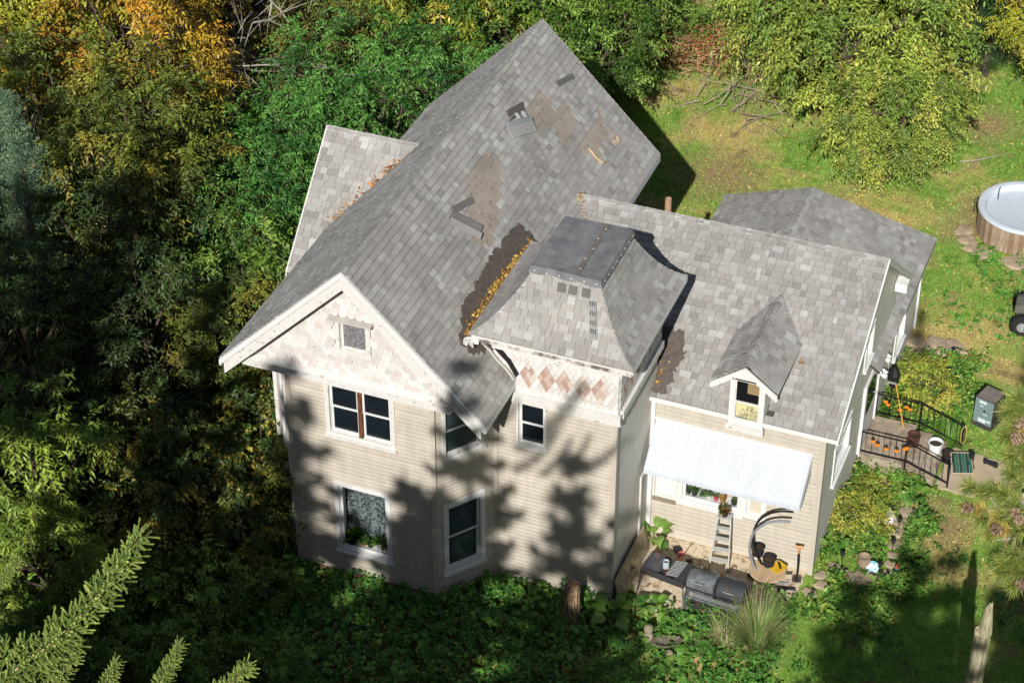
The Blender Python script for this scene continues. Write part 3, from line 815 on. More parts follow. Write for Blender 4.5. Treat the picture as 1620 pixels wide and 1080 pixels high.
mb = MB(); mb.box(AX1-0.02, AX1+0.03, 10.35, AYB, AZE-0.15, AZE-0.01); mb.box(AX0, AX1, AYB-0.02, AYB+0.03, AZE-0.15, AZE-0.01); mb.build('fascia', M_STEEL, house)
mb = MB(); mb.box(WXW+0.05, WX+0.02, 9.6, 10.1, 3.95, 4.2); mb.build('eave_return', M_WHITE, house)

# fish-scale shingles in the gable
def scale_mesh(ci, w=0.2, h=0.2):
    mb = MB(); t0, t1 = 0.03, 0.012
    pts = [(-w/2, h*0.35), (-w*0.42, h*0.12), (-w*0.2, 0), (w*0.2, 0), (w*0.42, h*0.12), (w/2, h*0.35), (w/2, h*1.25), (-w/2, h*1.25)]
    f = lambda x, z, back=False: (x, -(t0+(t1-t0)*z/(h*1.25)) if not back else 0.0, z)
    k = len(pts)
    mb.add([f(*p) for p in pts]+[f(*p, True) for p in pts], [tuple(range(k))]+[(k+i, k+(i+1) % k, (i+1) % k, i) for i in range(6)])
    c = (lin('d0ccc7'), lin('c9c3be'), lin('d5d2ce'), lin('cbc4bf'), lin('c4beb8'), lin('c9bdb7'))[ci]
    me = bpy.data.meshes.new('scale_shingle'); me.from_pydata(mb.v, [], mb.f); set_cols(me, np.tile(np.array(c), (len(mb.f), 1))); me.materials.append(M_SCALE)
    return me
SCM = [scale_mesh(i) for i in range(6)]
gable = [o for o in house.children if o.name.startswith('gable_wall')][0]
rnd = random.Random(5); row = 0; z = 6.28; full_n = 0
while z < 8.75:
    hw = 9.02-z-0.08
    x = -5.75-hw+(row % 2)*0.1
    while x < -5.75+hw:
        if not (-6.2 < x < -5.26 and 6.8 < z < 7.9):
            o = link(bpy.data.objects.new('scale_shingle', SCM[rnd.choices(range(6), (6, 5, 6, 2, 4, 1))[0]]), gable)
            o.location = (x+rnd.uniform(-0.008, 0.008), GY-0.125, z+rnd.uniform(-0.012, 0.012)); o.rotation_euler = (rnd.uniform(-0.03, 0.02), rnd.uniform(-0.05, 0.05), 0)
        x += 0.2
    z += 0.165; row += 1
# boarded attic window
w, P = window((0, GY-0.12, 0), GU, -6.16, -5.3, 6.9, 7.86, casing=0.1, split=False, back=M_OSB, trim=M_PEEL, sill=False)
mb = MB(); mb.box(-6.26, -5.2, GY-0.33, GY-0.1, 7.88, 7.93); mb.build('hood', mat('hood', lin('b7b2aa'), 0.8, var=0.1), w)
# upper twin window, big window, bay windows, tower window
w, P = window(GO, GU, -6.6, -4.84, 4.32, 6.0, casing=0.11, sashes=2, trim=M_PEEL, tm=M_WHITE)
mb = MB(); mb.box(-5.5, -5.05, GY+0.13, GY+0.14, 5.25, 5.8); mb.build('ochre_wall', mat('room_board', lin('6a5433'), 0.9), w)
w, P = window(GO, GU, -6.5, -5.04, 0.76, 2.93, casing=0.11, split=False, back=M_GLASS, name='window', depth=0.3)
BIGWIN = w
window(BA, BU, 0.24, 1.36, 4.16, 5.72, casing=0.09, trim=M_PEEL, tm=M_WHITE, back=M_REFLGLASS)
window(BA, BU, 0.22, 1.37, 0.64, 2.82, casing=0.13, trim=M_WHITE, back=M_REFLGLASS)
window((-2.9, 0, 0), (1, 0, 0), 0.5, 1.24, 4.2, 5.5, casing=0.05, trim=M_PEEL, tm=M_WHITE)
def clear_glass():
    m = bpy.data.materials.new('clear_glass'); m.use_nodes = True
    nt = m.node_tree; n = nt.nodes; l = nt.links; n.clear()
    t = n.new('ShaderNodeBsdfTransparent'); t.inputs[0].default_value = (0.93, 0.95, 0.95, 1)
    g = n.new('ShaderNodeBsdfGlossy'); g.inputs['Roughness'].default_value = 0.03
    f = n.new('ShaderNodeFresnel'); f.inputs[0].default_value = 1.5
    mx = n.new('ShaderNodeMixShader'); o = n.new('ShaderNodeOutputMaterial')
    l.new(f.outputs[0], mx.inputs[0]); l.new(t.outputs[0], mx.inputs[1]); l.new(g.outputs[0], mx.inputs[2]); l.new(mx.outputs[0], o.inputs[0])
    return m
M_CLEAR = clear_glass()
for ch in BIGWIN.children:
    if ch.name.startswith('pane'): ch.data.materials[0] = M_CLEAR
def drape(name, x0, x1, y, z0, z1, m, parent, n=40, amp=0.03, f=22):
    V = []; F = []
    for i in range(n+1):
        x = x0+(x1-x0)*i/n; yy = y+amp*math.sin(f*x)
        V += [(x, yy, z0), (x, yy, z1)]
        if i: F.append((2*i-2, 2*i, 2*i+1, 2*i-1))
    return mobj(name, fast_mesh(name, V, F, smooth=True), m, parent)
drape('lace_curtain', -6.4, -5.14, GY+0.42, 0.85, 2.85, M_CURT, BIGWIN)
mb = MB(); mb.box(-6.42, -5.12, GY+0.1, GY+0.45, 0.83, 0.86); mb.build('inner_sill', M_WHITE, BIGWIN)
mb = MB(); mb.box(-6.46, -6.43, GY+0.05, GY+0.5, 0.8, 2.9); mb.box(-5.11, -5.08, GY+0.05, GY+0.5, 0.8, 2.9); mb.box(-6.43, -5.11, GY+0.05, GY+0.5, 2.83, 2.86); mb.build('window_box', M_ROOM, BIGWIN)

# --- tower frieze with diamond shingles
def diamond_mesh(c, name='diamond_shingle'):
    w, h, t = 0.1433, 0.25, 0.022
    mb = MB(); P = [(-w/2, 0), (0, -h/2), (w/2, 0), (0, h/2)]
    mb.add([(x*0.96, -t+(0.009*(z/h+0.5)), z*0.96) for x, z in P]+[(x*0.96, 0.0, z*0.96) for x, z in P], [(0, 1, 2, 3)]+[(4+i, 4+(i+1) % 4, (i+1) % 4, i) for i in range(4)])
    me = bpy.data.meshes.new(name); me.from_pydata(mb.v, [], mb.f); set_cols(me, np.tile(np.array(c), (5, 1))); me.materials.append(M_SCALE)
    return me
DW = [diamond_mesh(lin(c)) for c in ('cfcbc6', 'c8c2bc', 'd6d3ce')]; DR = [diamond_mesh(lin(c)) for c in ('b39c8e', 'bba798', 'c3b3a7', 'c8bdb4', 'ab8e80')]
FZ0, FZ1 = 5.86, 6.86
for (O, U, L, vis) in (((-2.95, -0.06, 0), (1, 0, 0), 3.0, True), ((0.06, 0, 0), (0, 1, 0), 3.0, True)):
    O = Vector(O); U = Vector(U); N = U.cross(Vector((0, 0, 1)))
    mb = MB()
    mb.add([O+U*a+Vector((0, 0, z))-N*h for h in (0.0, 0.1) for z in (5.55, 7.4) for a in (0, L)], [(0, 1, 3, 2), (4, 6, 7, 5), (0, 2, 6, 4), (1, 5, 7, 3), (2, 3, 7, 6), (0, 4, 5, 1)])
    fr = mb.build('frieze', M_PEEL, house)
    rnd = random.Random(8); r = 0; z = FZ0+0.11
    while z < FZ1-0.05:
        a = 0.07+(r % 2)*0.07165
        while a < L-0.06:
            # five large diamonds, each of 3 x 3 small ones
            red = False
            for k in range(6):
                cx = 2.578-k*0.43; cz = 6.345
                if abs(a-cx)/0.07165+abs(z-cz)/0.125 < 2.08 and k < 5+5*(U.y > 0) and vis: red = True
            me = rnd.choice(DR) if red else rnd.choice(DW)
            o = link(bpy.data.objects.new('diamond_shingle', me), fr)
            o.location = O+U*a+Vector((0, 0, z))+N*0.002
            o.rotation_euler = (0, 0, math.atan2(U.y, U.x))
            a += 0.1433
        z += 0.125; r += 1
    # trims below and above
    mb = MB()
    for z0, z1, h in ((5.6, 5.8, 0.09), (6.9, 7.08, 0.05), (5.5, 5.6, 0.05)):
        a0, a1 = (-0.02, L+0.0) if U.x > 0 else (0.09, L)
        hh = h if U.x > 0 else h-0.002
        mb.add([O+U*a+Vector((0, 0, z))+N*q_ for q_ in (-0.01, hh) for z in (z0, z1) for a in (a0, a1+(0.09 if U.x > 0 else 0))], [(0, 2, 3, 1), (4, 5, 7, 6), (0, 1, 5, 4), (2, 6, 7, 3), (0, 4, 6, 2), (1, 3, 7, 5)])
    mb.build('frieze_trim', M_PEEL, fr)
# pinkish insulation edge, tower eave trims and soffit
mb = MB(); mb.box(-1.6, -0.02, -0.06, -0.02, 5.46, 5.5); mb.build('insulation_edge', mat('pink', lin('c99aa4'), 0.9), house)
mb = MB()
e0 = (-3.3, 0.47, -0.47, 3.44)
mb.box(e0[0], e0[1], e0[2]-0.02, e0[2]+0.03, 7.28, 7.43)
mb.build('tower_fascia', mat('eave_wood', lin('cfcac2'), 0.8, col2=lin('6f665c'), vscale=2.4, var=0.1, thr=(0.45, 0.6)), house)
mb = MB(); mb.box(e0[1]-0.03, e0[1]+0.03, e0[2]+0.03, e0[3], 7.30, 7.425); mb.build('tower_fascia', M_WHITE, house)
mb = MB(); mb.box(e0[0], 0.44, e0[2]+0.03, -0.06, 7.24, 7.28); mb.box(0.06, 0.44, -0.06, 3.4, 7.24, 7.28); mb.build('soffit', M_PEEL, house)
mb = MB(); mb.box(e0[0], e0[1]+0.03, e0[2]-0.045, e0[2]-0.02, 7.40, 7.435); mb.build('drip_edge', M_WHITE, house)
# broken gutter end where the main roof meets the tower
rnd = random.Random(3)
mb = MB()
for i in range(5):
    x, y, z = -3.32+rnd.uniform(-0.1, 0.1), -0.5+rnd.uniform(-0.1, 0.1), 7.2+rnd.uniform(-0.08, 0.1)
    mb.box(-0.09, 0.09, -0.015, 0.015, -0.06, 0.06, Matrix.Translation((x, y, z)) @ Matrix.Rotation(rnd.uniform(-1, 1), 4, 'X') @ Matrix.Rotation(rnd.uniform(-1.5, 1.5), 4, 'Z'))
mb.build('torn_flashing', M_WHITE, house)
def bent_strip(pts, w, name, m, up=(0, -1, 0.4)):
    mb = MB(); u = Vector(up).normalized()*w; n = len(pts)
    vs = [Vector(p) for p in pts]+[Vector(p)+u for p in pts]
    mb.add(vs, [(i, i+1, n+i+1, n+i) for i in range(n-1)]); o = mb.build(name, m, house)
    s = o.modifiers.new('thickness', 'SOLIDIFY'); s.thickness = 0.02
    return o
bent_strip([(-3.2, -0.12, 7.02), (-3.0, -0.11, 6.84), (-2.8, -0.13, 6.62), (-2.6, -0.11, 6.42), (-2.45, -0.14, 6.27), (-2.4, -0.13, 6.18)], 0.12, 'step_flashing', M_PEEL)
bent_strip([(-3.25, -0.09, 7.1), (-2.9, -0.09, 6.85), (-2.6, -0.09, 6.55), (-2.4, -0.09, 6.2)], 0.14, 'tar_band', mat('black_tar', lin('1d1c1e'), 0.6), up=(0.6, 0, 0.8))

# --- wing front windows
w, P = window((0, WYW, 0), (1, 0, 0), 0.78, 2.42, 1.28, 2.7, casing=0.1, split=False, back=M_CLEAR, depth=0.3)
PICWIN = w
drape('floral_curtain', 0.88, 2.32, WYW+0.4, 1.36, 2.6, M_CURT2, w)
mb = MB(); mb.box(0.86, 2.34, WYW+0.08, WYW+0.42, 1.36, 1.39); mb.build('inner_sill', M_WHITE, w)
w, P = window((0, WYW, 0), (1, 0, 0), 2.42, 3.0, 1.28, 2.7, casing=0.09, split=False, back=mat('drawn_blind', lin('c9bda8'), 0.8, var=0.06), depth=0.1, sill=False)
w, P = window((0, WYW, 0), (1, 0, 0), 0.12, 0.78, 1.28, 2.7, casing=0.05, split=False, back=mat('white_panel', lin('d9d9d6'), 0.7, var=0.07, vscale=2), trim=M_PEEL, depth=0.1, sill=False)
mb = MB(); mb.box(0.15, 0.75, WYW-0.14, WYW-0.02, 1.22, 1.27); mb.build('rotten_sill', M_WEATHER, w)
# dormer front and cheeks
mb = MB()
dz0, dz1 = 4.22, 5.62
def slab(mb, x0, x1, y0, y1, z0, z1): mb.box(x0, x1, y0, y1, z0, z1)
slab(mb, DX-0.42, DX-0.30, DY, DY+0.12, dz0, dz1); slab(mb, DX+0.30, DX+0.42, DY, DY+0.12, dz0, dz1)
slab(mb, DX-0.30, DX+0.30, DY, DY+0.12, 5.6, 5.64); slab(mb, DX-0.30, DX+0.30, DY, DY+0.12, dz0, dz0+0.12)
mb.add([(DX-0.60, DY, 5.6), (DX+0.58, DY, 5.6), (DX-0.04, DY, 6.1), (DX-0.60, DY+0.12, 5.6), (DX+0.58, DY+0.12, 5.6), (DX-0.04, DY+0.12, 6.1)], [(0, 1, 2), (5, 4, 3), (0, 2, 5, 3), (1, 4, 5, 2), (0, 3, 4, 1)])
dorm = mb.build('dormer', M_WHITE, house)
mb = MB(); mb.box(DX-0.42, DX-0.38, DY+0.12, 4.4, 4.4, 5.6); mb.box(DX+0.38, DX+0.42, DY+0.12, 4.4, 4.4, 5.6); mb.build('cheek', M_PEEL, dorm)
mb = MB()
for sx in (-1, 1):
    a = (DX-0.04, 6.16); b = (DX+sx*0.80-0.04+0.0, 5.56)
    vs = [(x, y, z-d) for y in (DY-0.25, DY-0.2) for (x, z) in (a, b) for d in (0, 0.12)]
    mb.add(vs, [(0, 1, 3, 2), (4, 6, 7, 5), (0, 2, 6, 4), (1, 5, 7, 3), (0, 4, 5, 1), (2, 3, 7, 6)])
mb.build('barge_board', M_WHITE, dorm)
mb = MB()     # scalloped edge under the barge boards
for sx in (-1, 1):
    for i in range(7):
        t = 0.42+i*0.09; x = DX-0.04+sx*0.8*t; z = 6.04-0.6*t
        mb.lathe([(0.0001, -0.014), (0.05, -0.014), (0.05, 0.014), (0.0001, 0.014)], 10, (x, DY-0.225, z-0.005), Matrix.Rotation(R(90), 4, 'X'))
mb.build('scallop', M_WHITE, dorm)
mb = MB(); mb.box(DX-0.46, DX+0.46, DY-0.08, DY, dz0-0.06, dz0+0.1); mb.build('sill', M_PEEL, dorm)
mb = MB(); mb.quad((DX-0.27, DY+0.05, dz0+0.12), (DX+0.27, DY+0.05, dz0+0.12), (DX+0.27, DY+0.05, 5.6), (DX-0.27, DY+0.05, 5.6)); mb.build('pane', M_CLEAR, dorm)
mb = MB()
for z0, z1 in ((dz0+0.12, dz0+0.16), (5.56, 5.6), (4.93, 4.97)): mb.box(DX-0.30, DX+0.30, DY+0.03, DY+0.07, z0, z1)
for x0 in (DX-0.30, DX+0.27): mb.box(x0, x0+0.03, DY+0.032, DY+0.068, dz0+0.12, 5.6)
mb.build('sash', M_PEEL, dorm)
mb = MB(); mb.box(DX-0.27, DX+0.27, DY+0.09, DY+0.1, dz0+0.16, 4.95); pan = mb.build('insulation_panel', mat('yellow_board', lin('ddd3a6'), 0.8, var=0.04), dorm)
mb = MB(); mb.box(DX-0.30, DX+0.30, DY+0.25, DY+0.27, dz0, 5.65); mb.build('dark_inside', M_ROOM, dorm)
mb = MB(); mb.box(DX-0.05, DX+0.26, DY+0.2, DY+0.22, 5.12, 5.52); mb.build('plywood', mat('ply', lin('a58c66'), 0.8, var=0.15, vscale=9), dorm)
M_INK = mat('ink', lin('2d2b24'), 0.8)
def text(s, size, P, rot, parent, m=M_INK, ext=0.001):
    cu = bpy.data.curves.new('lettering', 'FONT'); cu.body = s; cu.size = size; cu.extrude = ext
    tmp = bpy.data.objects.new('lettering', cu); COL.objects.link(tmp)
    dg = bpy.context.evaluated_depsgraph_get(); me = bpy.data.meshes.new_from_object(tmp.evaluated_get(dg))
    bpy.data.objects.remove(tmp)
    o = mobj('lettering', me, m, parent); o.location = P; o.rotation_euler = rot
    return o
E90 = R(90)
text('GP', 0.11, (DX-0.16, DY+0.085, 4.52), (E90, 0, 0), dorm)
text('nor Plus', 0.09, (DX+0.04, DY+0.085, 4.54), (E90, -E90, 0), dorm)
text('STURE', 0.12, (DX+0.155, DY+0.085, 4.5), (E90, -E90, 0), dorm)
text('OLD', 0.12, (DX+0.26, DY+0.085, 4.5), (E90, -E90, 0), dorm)
mb = MB()
tri = [(DX-0.22, 4.495), (DX+0.02, 4.495), (DX-0.10, 4.75)]
for i in range(3):
    a, b = tri[i], tri[(i+1) % 3]; mb.bar((a[0], DY+0.084, a[1]), (b[0], DY+0.084, b[1]), 0.012, 0.004)
mb.build('triangle_mark', M_INK, dorm)

# --- corrugated awning
V = []; F = []; n = 110; ax0, ax1 = 0.14, 3.97
def awp(x, t, wave): 
    y = WYW-0.02-0.85*t; z = 3.68-0.92*t
    return (x, y+wave*0.5, z+wave)
rows = [0, 0.5, 0.9, 1.0]
for i in range(n*2+1):
    x = ax0+(ax1-ax0)*i/(n*2); wv = 0.012*(1 if (i//2) % 2 else -1)
    for t in rows: V.append(awp(x, t, wv))
    y_, z_ = WYW-0.02-0.85-0.02, 3.68-0.92-0.13-0.02*math.sin(i*0.9)*0.5
    V.append((x, y_+wv*0.5, z_))
k = len(rows)+1
for i in range(n*2):
    for j in range(k-1): F.append((i*k+j, (i+1)*k+j, (i+1)*k+j+1, i*k+j+1))
aw = mobj('awning', fast_mesh('awning', V, F), M_AWN, house)
tag(aw, 'white corrugated metal awning over the ground floor windows')
for x in (ax0-0.01, ax1+0.01):
    mb = MB(); p = [(x, WYW-0.02, 3.67), (x, WYW-0.87, 2.75), (x, WYW-0.87, 2.62), (x, WYW-0.02, 3.02)]
    mb.add(p+[(x+0.012, y, z) for _, y, z in p], [(0, 1, 2, 3), (7, 6, 5, 4), (0, 4, 5, 1), (1, 5, 6, 2), (2, 6, 7, 3), (3, 7, 4, 0)])
    mb.build('awning_side', M_AWN, aw)
mb = MB(); mb.box(ax0-0.03, ax1+0.03, WYW-0.05, WYW-0.005, 3.67, 3.72); mb.build('mounting_strip', M_WHITE, aw)
# --- right side wall: windows, door, lamps
SO = (WXW, WYW, 0); SU = (0, 1, 0)
window(SO, SU, 1.32, 3.0, 1.72, 2.9, casing=0.12)
window(SO, SU, 3.9, 4.75, 3.4, 4.5, casing=0.1, trim=M_WHITE)
window((WXW+0.03, 10.25, 0), SU, 0.45, 1.75, 0.9, 2.2, casing=0.13, back=M_WHITE)
mb = MB(); mb.box(WXW-0.06, WXW+0.05, WYW+4.35, WYW+6.1, 0.45, 2.55)
dr = mb.build('door', M_WHITE, house)
mb = MB()
mb.box(WXW+0.05, WXW+0.09, WYW+4.33, WYW+4.5, 0.42, 2.65); mb.box(WXW+0.05, WXW+0.09, WYW+5.95, WYW+6.12, 0.42, 2.65); mb.box(WXW+0.051, WXW+0.091, WYW+4.5, WYW+5.95, 2.5, 2.65)
mb.build('door_casing', M_WHITE, dr)
mb = MB(); mb.box(WXW+0.05, WXW+0.06, WYW+4.75, WYW+5.7, 1.4, 2.35); mb.build('door_pane', M_GLASS, dr)
mb = MB(); mb.lathe([(0.035, 0), (0.03, 0.05), (0.0001, 0.06)], 10, (WXW+0.06, WYW+5.85, 1.4), Matrix.Rotation(E90, 4, 'Y')); mb.build('door_knob', M_STEEL, dr)
# small door at the back end of the tower side wall
mb = MB(); mb.box(-0.05, 0.0, 2.1, 2.68, 0.18, 2.25); d2 = mb.build('door', mat('grey_door', lin('b9b6ae'), 0.7, var=0.1), house)
mb = MB(); mb.box(0.0, 0.05, 2.0, 2.1, 0.1, 2.35); mb.box(0.0, 0.05, 2.66, 2.74, 0.1, 2.35); mb.box(0.001, 0.049, 2.1, 2.66, 2.25, 2.35); mb.build('door_casing', M_PEEL, d2)
# white two-headed floodlights on the side wall
for i, (y, z) in enumerate(((8.98, 2.3), (8.75, 1.95))):
    t = thing('floodlight', ('upper' if i == 0 else 'lower')+' white floodlight on the side wall above the steps', 'floodlight', (WXW+0.03, y, z), group='floodlights on the side wall')
    mb = MB(); mb.lathe([(0.06, 0), (0.06, 0.03), (0.03, 0.06), (0.02, 0.1)], 12, (0, 0, 0), Matrix.Rotation(E90, 4, 'Y')); mb.build('mount', M_WHITE, t)
    for s in (-1, 1):
        mb = MB(); mb.lathe([(0.03, -0.06), (0.05, 0), (0.075, 0.09), (0.07, 0.1), (0.0001, 0.095)], 12, (0.14, s*0.1, 0.0), Matrix.Rotation(R(125), 4, 'Y') @ Matrix.Rotation(s*0.4, 4, 'X')); mb.build('lamp_head', M_WHITE, t, smooth=True)

# leaf litter in the valleys, moss
def litter(name, pts, n, spread, size, cols, parent, seed, lift=0.04, m=M_DRYLEAF, nrm=None):
    """dry leaves heaped along a polyline"""
    g = np.random.default_rng(seed); pts = np.array([tuple(p) for p in pts], float)
    seg = g.integers(0, len(pts)-1, n); t = g.random(n)[:, None]
    P = pts[seg]*(1-t)+pts[seg+1]*t + g.normal(0, 1, (n, 3))*np.array(spread)
    P[:, 2] += lift*g.random(n)
    ang = g.random((n, 3))*6.28
    u = np.stack([np.cos(ang[:, 0]), np.sin(ang[:, 0]), 0.5*np.sin(ang[:, 1])], 1); u /= np.linalg.norm(u, axis=1)[:, None]
    v = np.cross(u, np.array([0, 0, 1.0])+0.4*g.normal(0, 1, (n, 3))); v /= np.linalg.norm(v, axis=1)[:, None]
    L = size*(0.6+0.8*g.random(n))[:, None]
    V = np.stack([P-u*L/2, P+v*L*0.32, P+u*L/2, P-v*L*0.32], 1).reshape(-1, 3)
    F = np.arange(4*n).reshape(n, 4)
    c = np.array([lin(h) for h in cols])[g.integers(0, len(cols), n)]*(0.7+0.5*g.random(n))[:, None]
    o = mobj(name, fast_mesh(name, V, F, c), m, parent)
    o['kind'] = 'stuff'
    return o
AUT = ('b58a3c', 'c49a48', 'a0703a', 'cfae60', '7f5a30', '96803c')
tv = [on(-3.52, -0.35)+Vector((0, 0, 0.03)), on(-3.55, 1.5)+Vector((0, 0, 0.04)), on(-3.5, 3.6)+Vector((0, 0, 0.04))]
litter('valley_leaf_litter', tv, 1700, (0.08, 0.1, 0.045), 0.085, AUT, main_roof, 1, 0.08)
litter('valley_leaf_litter', [on(-3.28, 6.5)+Vector((0, 0, 0.05)), on(-2.95, 6.1)+Vector((0, 0, 0.05)), on(-2.85, 5.9)+Vector((0, 0, 0.05))], 200, (0.04, 0.05, 0.03), 0.1, AUT, main_roof, 2)
lv = [(-9.0, 2.95+0.1, 6.2), (-8.0, 4.85-0.75, 7.2), (-7.3, 5.6-0.8, 7.9)]
def lplane(x): return 9.43-(-5.75-x)
lv = [(x, CY-(CZ-lplane(x))*0.996-0.0, lplane(x)+0.04) for x in (-8.95, -8.4, -7.9, -7.6)]
litter('valley_leaf_litter', lv, 260, (0.08, 0.09, 0.05), 0.1, ('c98f4e', 'c07f3e', 'b06a32', 'd2a05a'), cross_roof, 3)
litter('tower_gutter_litter', [wp(0.12, 2.7)+Vector((0, 0, 0.05)), wp(0.1, 3.5)+Vector((0, 0, 0.05))], 60, (0.05, 0.1, 0.03), 0.09, AUT, wing_roof, 4)
litter('dormer_litter', [wp(1.5, 3.35)+Vector((0, 0, 0.04)), wp(1.7, 3.9)+Vector((0, 0, 0.04))], 16, (0.05, 0.1, 0.02), 0.08, AUT, wing_roof, 5)
litter('dormer_litter', [wp(3.25, 3.7)+Vector((0, 0, 0.04)), wp(3.2, 4.1)+Vector((0, 0, 0.04))], 10, (0.04, 0.08, 0.02), 0.08, AUT, wing_roof, 6)
# sticks lying on the roof
M_STICK = mat('stick', lin('b9a284'), 0.8, var=0.2, vscale=6)
mb = MB(); s0 = on(-3.56, 8.1)
mb.tube([on(-3.6, 8.1)+Vector((0, 0, 0.05)), on(-3.42, 8.05)+Vector((0, 0, 0.06)), on(-3.24, 8.1)+Vector((0, 0, 0.07)), on(-3.16, 8.35)+Vector((0, 0, 0.08))], [0.03, 0.035, 0.04, 0.02], 6)
tag(mb.build('broken_branch', M_STICK), 'longer broken branch lying on the main roof, the nearer of two', 'branch')
mb = MB(); mb.tube([on(-3.32, 9.1)+Vector((0, 0, 0.05)), on(-3.2, 9.25)+Vector((0, 0, 0.07)), on(-3.3, 9.4)+Vector((0, 0, 0.06)), on(-3.38, 9.2)+Vector((0, 0, 0.05))], [0.03, 0.04, 0.03, 0.02], 6)
tag(mb.build('broken_branch', M_STICK), 'short bent broken branch on the main roof near its rear edge', 'branch')
# plumbing vent pipe behind the wing ridge
mb = MB(); mb.lathe([(0.085, 5.6), (0.085, 6.83), (0.07, 6.83), (0.07, 6.4), (0.0001, 6.4)], 14, (-1.22, 7.35, 0)); mb.build('vent_pipe', mat('clay_pipe', lin('a98a6e'), 0.85, var=0.15), house, smooth=True)
# ------------------------------------------------------------------ foliage helpers (numpy)
def nrmz(a): return a/np.maximum(np.linalg.norm(a, axis=1), 1e-9)[:, None]

def leaf_arrays(P, D, L, W, cols, g, fold=0.25, droop=0.0, shape='diamond', roll=None):
    """leaves at P along D; returns V,F,C"""
    n = len(P); D = nrmz(D)
    up = np.tile(np.array([0, 0, 1.0]), (n, 1)) + g.normal(0, 0.45 if roll is None else roll, (n, 3))
    S = nrmz(np.cross(D, up)); N = np.cross(S, D)
    L = np.broadcast_to(np.asarray(L, float), (n,))[:, None]; W = np.broadcast_to(np.asarray(W, float), (n,))[:, None]
    base = P; tip = P+D*L-np.array([0, 0, 1.0])*droop*L
    mid = P+D*L*0.45
    lft = mid+S*W/2+N*W*fold; rgt = mid-S*W/2+N*W*fold
    if shape == 'diamond':
        V = np.stack([base, rgt, tip, lft], 1).reshape(-1, 3)
        i = np.arange(n)*4
        F = np.concatenate([np.stack([i, i+1, i+2], 1), np.stack([i, i+2, i+3], 1)])
        C = np.concatenate([cols, cols*0.93])
    else:   # round leaf: fan of 6
        a1 = P+D*L*0.15; a2 = P+D*L*0.75
        V = np.stack([base, a1-S*W*0.42+N*W*fold*0.7, mid-S*W*0.55+N*W*fold, a2-S*W*0.36+N*W*fold*0.6, tip, a2+S*W*0.36+N*W*fold*0.6, mid+S*W*0.55+N*W*fold, a1+S*W*0.42+N*W*fold*0.7], 1).reshape(-1, 3)
        i = np.arange(n)*8
        F = np.concatenate([np.stack([i, i+1, i+2], 1), np.stack([i, i+2, i+3], 1), np.stack([i, i+3, i+4], 1), np.stack([i, i+4, i+5], 1), np.stack([i, i+5, i+6], 1), np.stack([i, i+6, i+7], 1)])
        C = np.concatenate([cols]*3+[cols*0.9]*3)
    return V, F, C

def palette_cols(hexes, n, g, w=None, jit=0.25):
    c = np.array([lin(h) for h in hexes]); k = g.choice(len(hexes), n, p=(None if w is None else np.array(w)/np.sum(w)))
    return c[k]*(1-jit/2+jit*g.random(n))[:, None]

def crown_mesh(seed, rx, ry, rz, clumps=45, twigs=12, per=14, tl=0.7, L=0.15, W=0.055, cols=('5f7a2a',), droop=0.35, shell=0.55,
               low=-0.55, fold=0.2, bushy=1.0, shape='diamond', lean=0.0, jit=0.5, paired=False, cv=0.5, spiky=0.0):
    """crown centred at the origin, built of twigs with leaves; also returns clump centres"""
    g = np.random.default_rng(seed)
    d = nrmz(g.normal(0, 1, (clumps*3, 3))); d = d[d[:, 2] > low][:clumps]; clumps = len(d)
    r = (shell+(1-shell)*g.random(clumps)**0.7)
    lump = 0.78+0.44*g.random(clumps)
    C = d*r[:, None]*np.array([rx, ry, rz])*lump[:, None]
    cc = np.array([1.6, 1.42, 1.35])*np.array([lin(h) for h in cols])[g.integers(0, len(cols), clumps)]*(1-cv/2+cv*g.random(clumps))[:, None]
    m = clumps*twigs
    ci = np.repeat(np.arange(clumps), twigs)
    td = nrmz(0.75*d[ci]*np.array([1, 1, 0.6])+g.normal(0, 0.62, (m, 3))+np.array([0, 0, 0.12+spiky]))
    tb = C[ci]+g.normal(0, 0.11*bushy, (m, 3))*np.array([rx, ry, rz])*0.45
    tlen = tl*(0.55+0.75*g.random(m))
    t = (np.tile(np.arange(per), m)+0.6)/per
    ti = np.repeat(np.arange(m), per)
    tt = (t*tlen[ti])[:, None]
    P = tb[ti]+td[ti]*tt-np.array([0, 0, 1.0])*(droop*(t**2)*tlen[ti])[:, None]
    tang = nrmz(td[ti]-np.array([0, 0, 1.0])*(2*droop*t)[:, None])
    side = nrmz(np.cross(tang, np.array([0, 0, 1.0])+g.normal(0, 0.25, (m*per, 3))))
    sg = np.where(np.tile(np.arange(per), m) % 2 == 0, 1.0, -1.0)[:, None]
    D = nrmz(tang*0.55+side*sg*0.8+g.normal(0, 0.25, (m*per, 3))-np.array([0, 0, 0.15]))
    col = cc[ci[ti]]*(1-jit/2+jit*g.random(m*per))[:, None]
    V, F, Cc = leaf_arrays(P, D, L*(0.7+0.6*g.random(m*per)), W*(0.75+0.5*g.random(m*per)), col, g, fold, 0.15, shape)
    # twig stems as thin triangles
    e = tb+td*tlen[:, None]-np.array([0, 0, 1.0])*(droop*tlen)[:, None]; s = nrmz(np.cross(td, np.array([0.1, 0.2, 1.0])))*0.012
    b = len(V); V2 = np.stack([tb-s, tb+s, e], 1).reshape(-1, 3); F2 = np.arange(len(V2)).reshape(-1, 3)+b
    return np.concatenate([V, V2]), np.concatenate([F, F2]), np.concatenate([Cc, np.tile(np.array(lin('6b5a45')), (m, 1))]), C

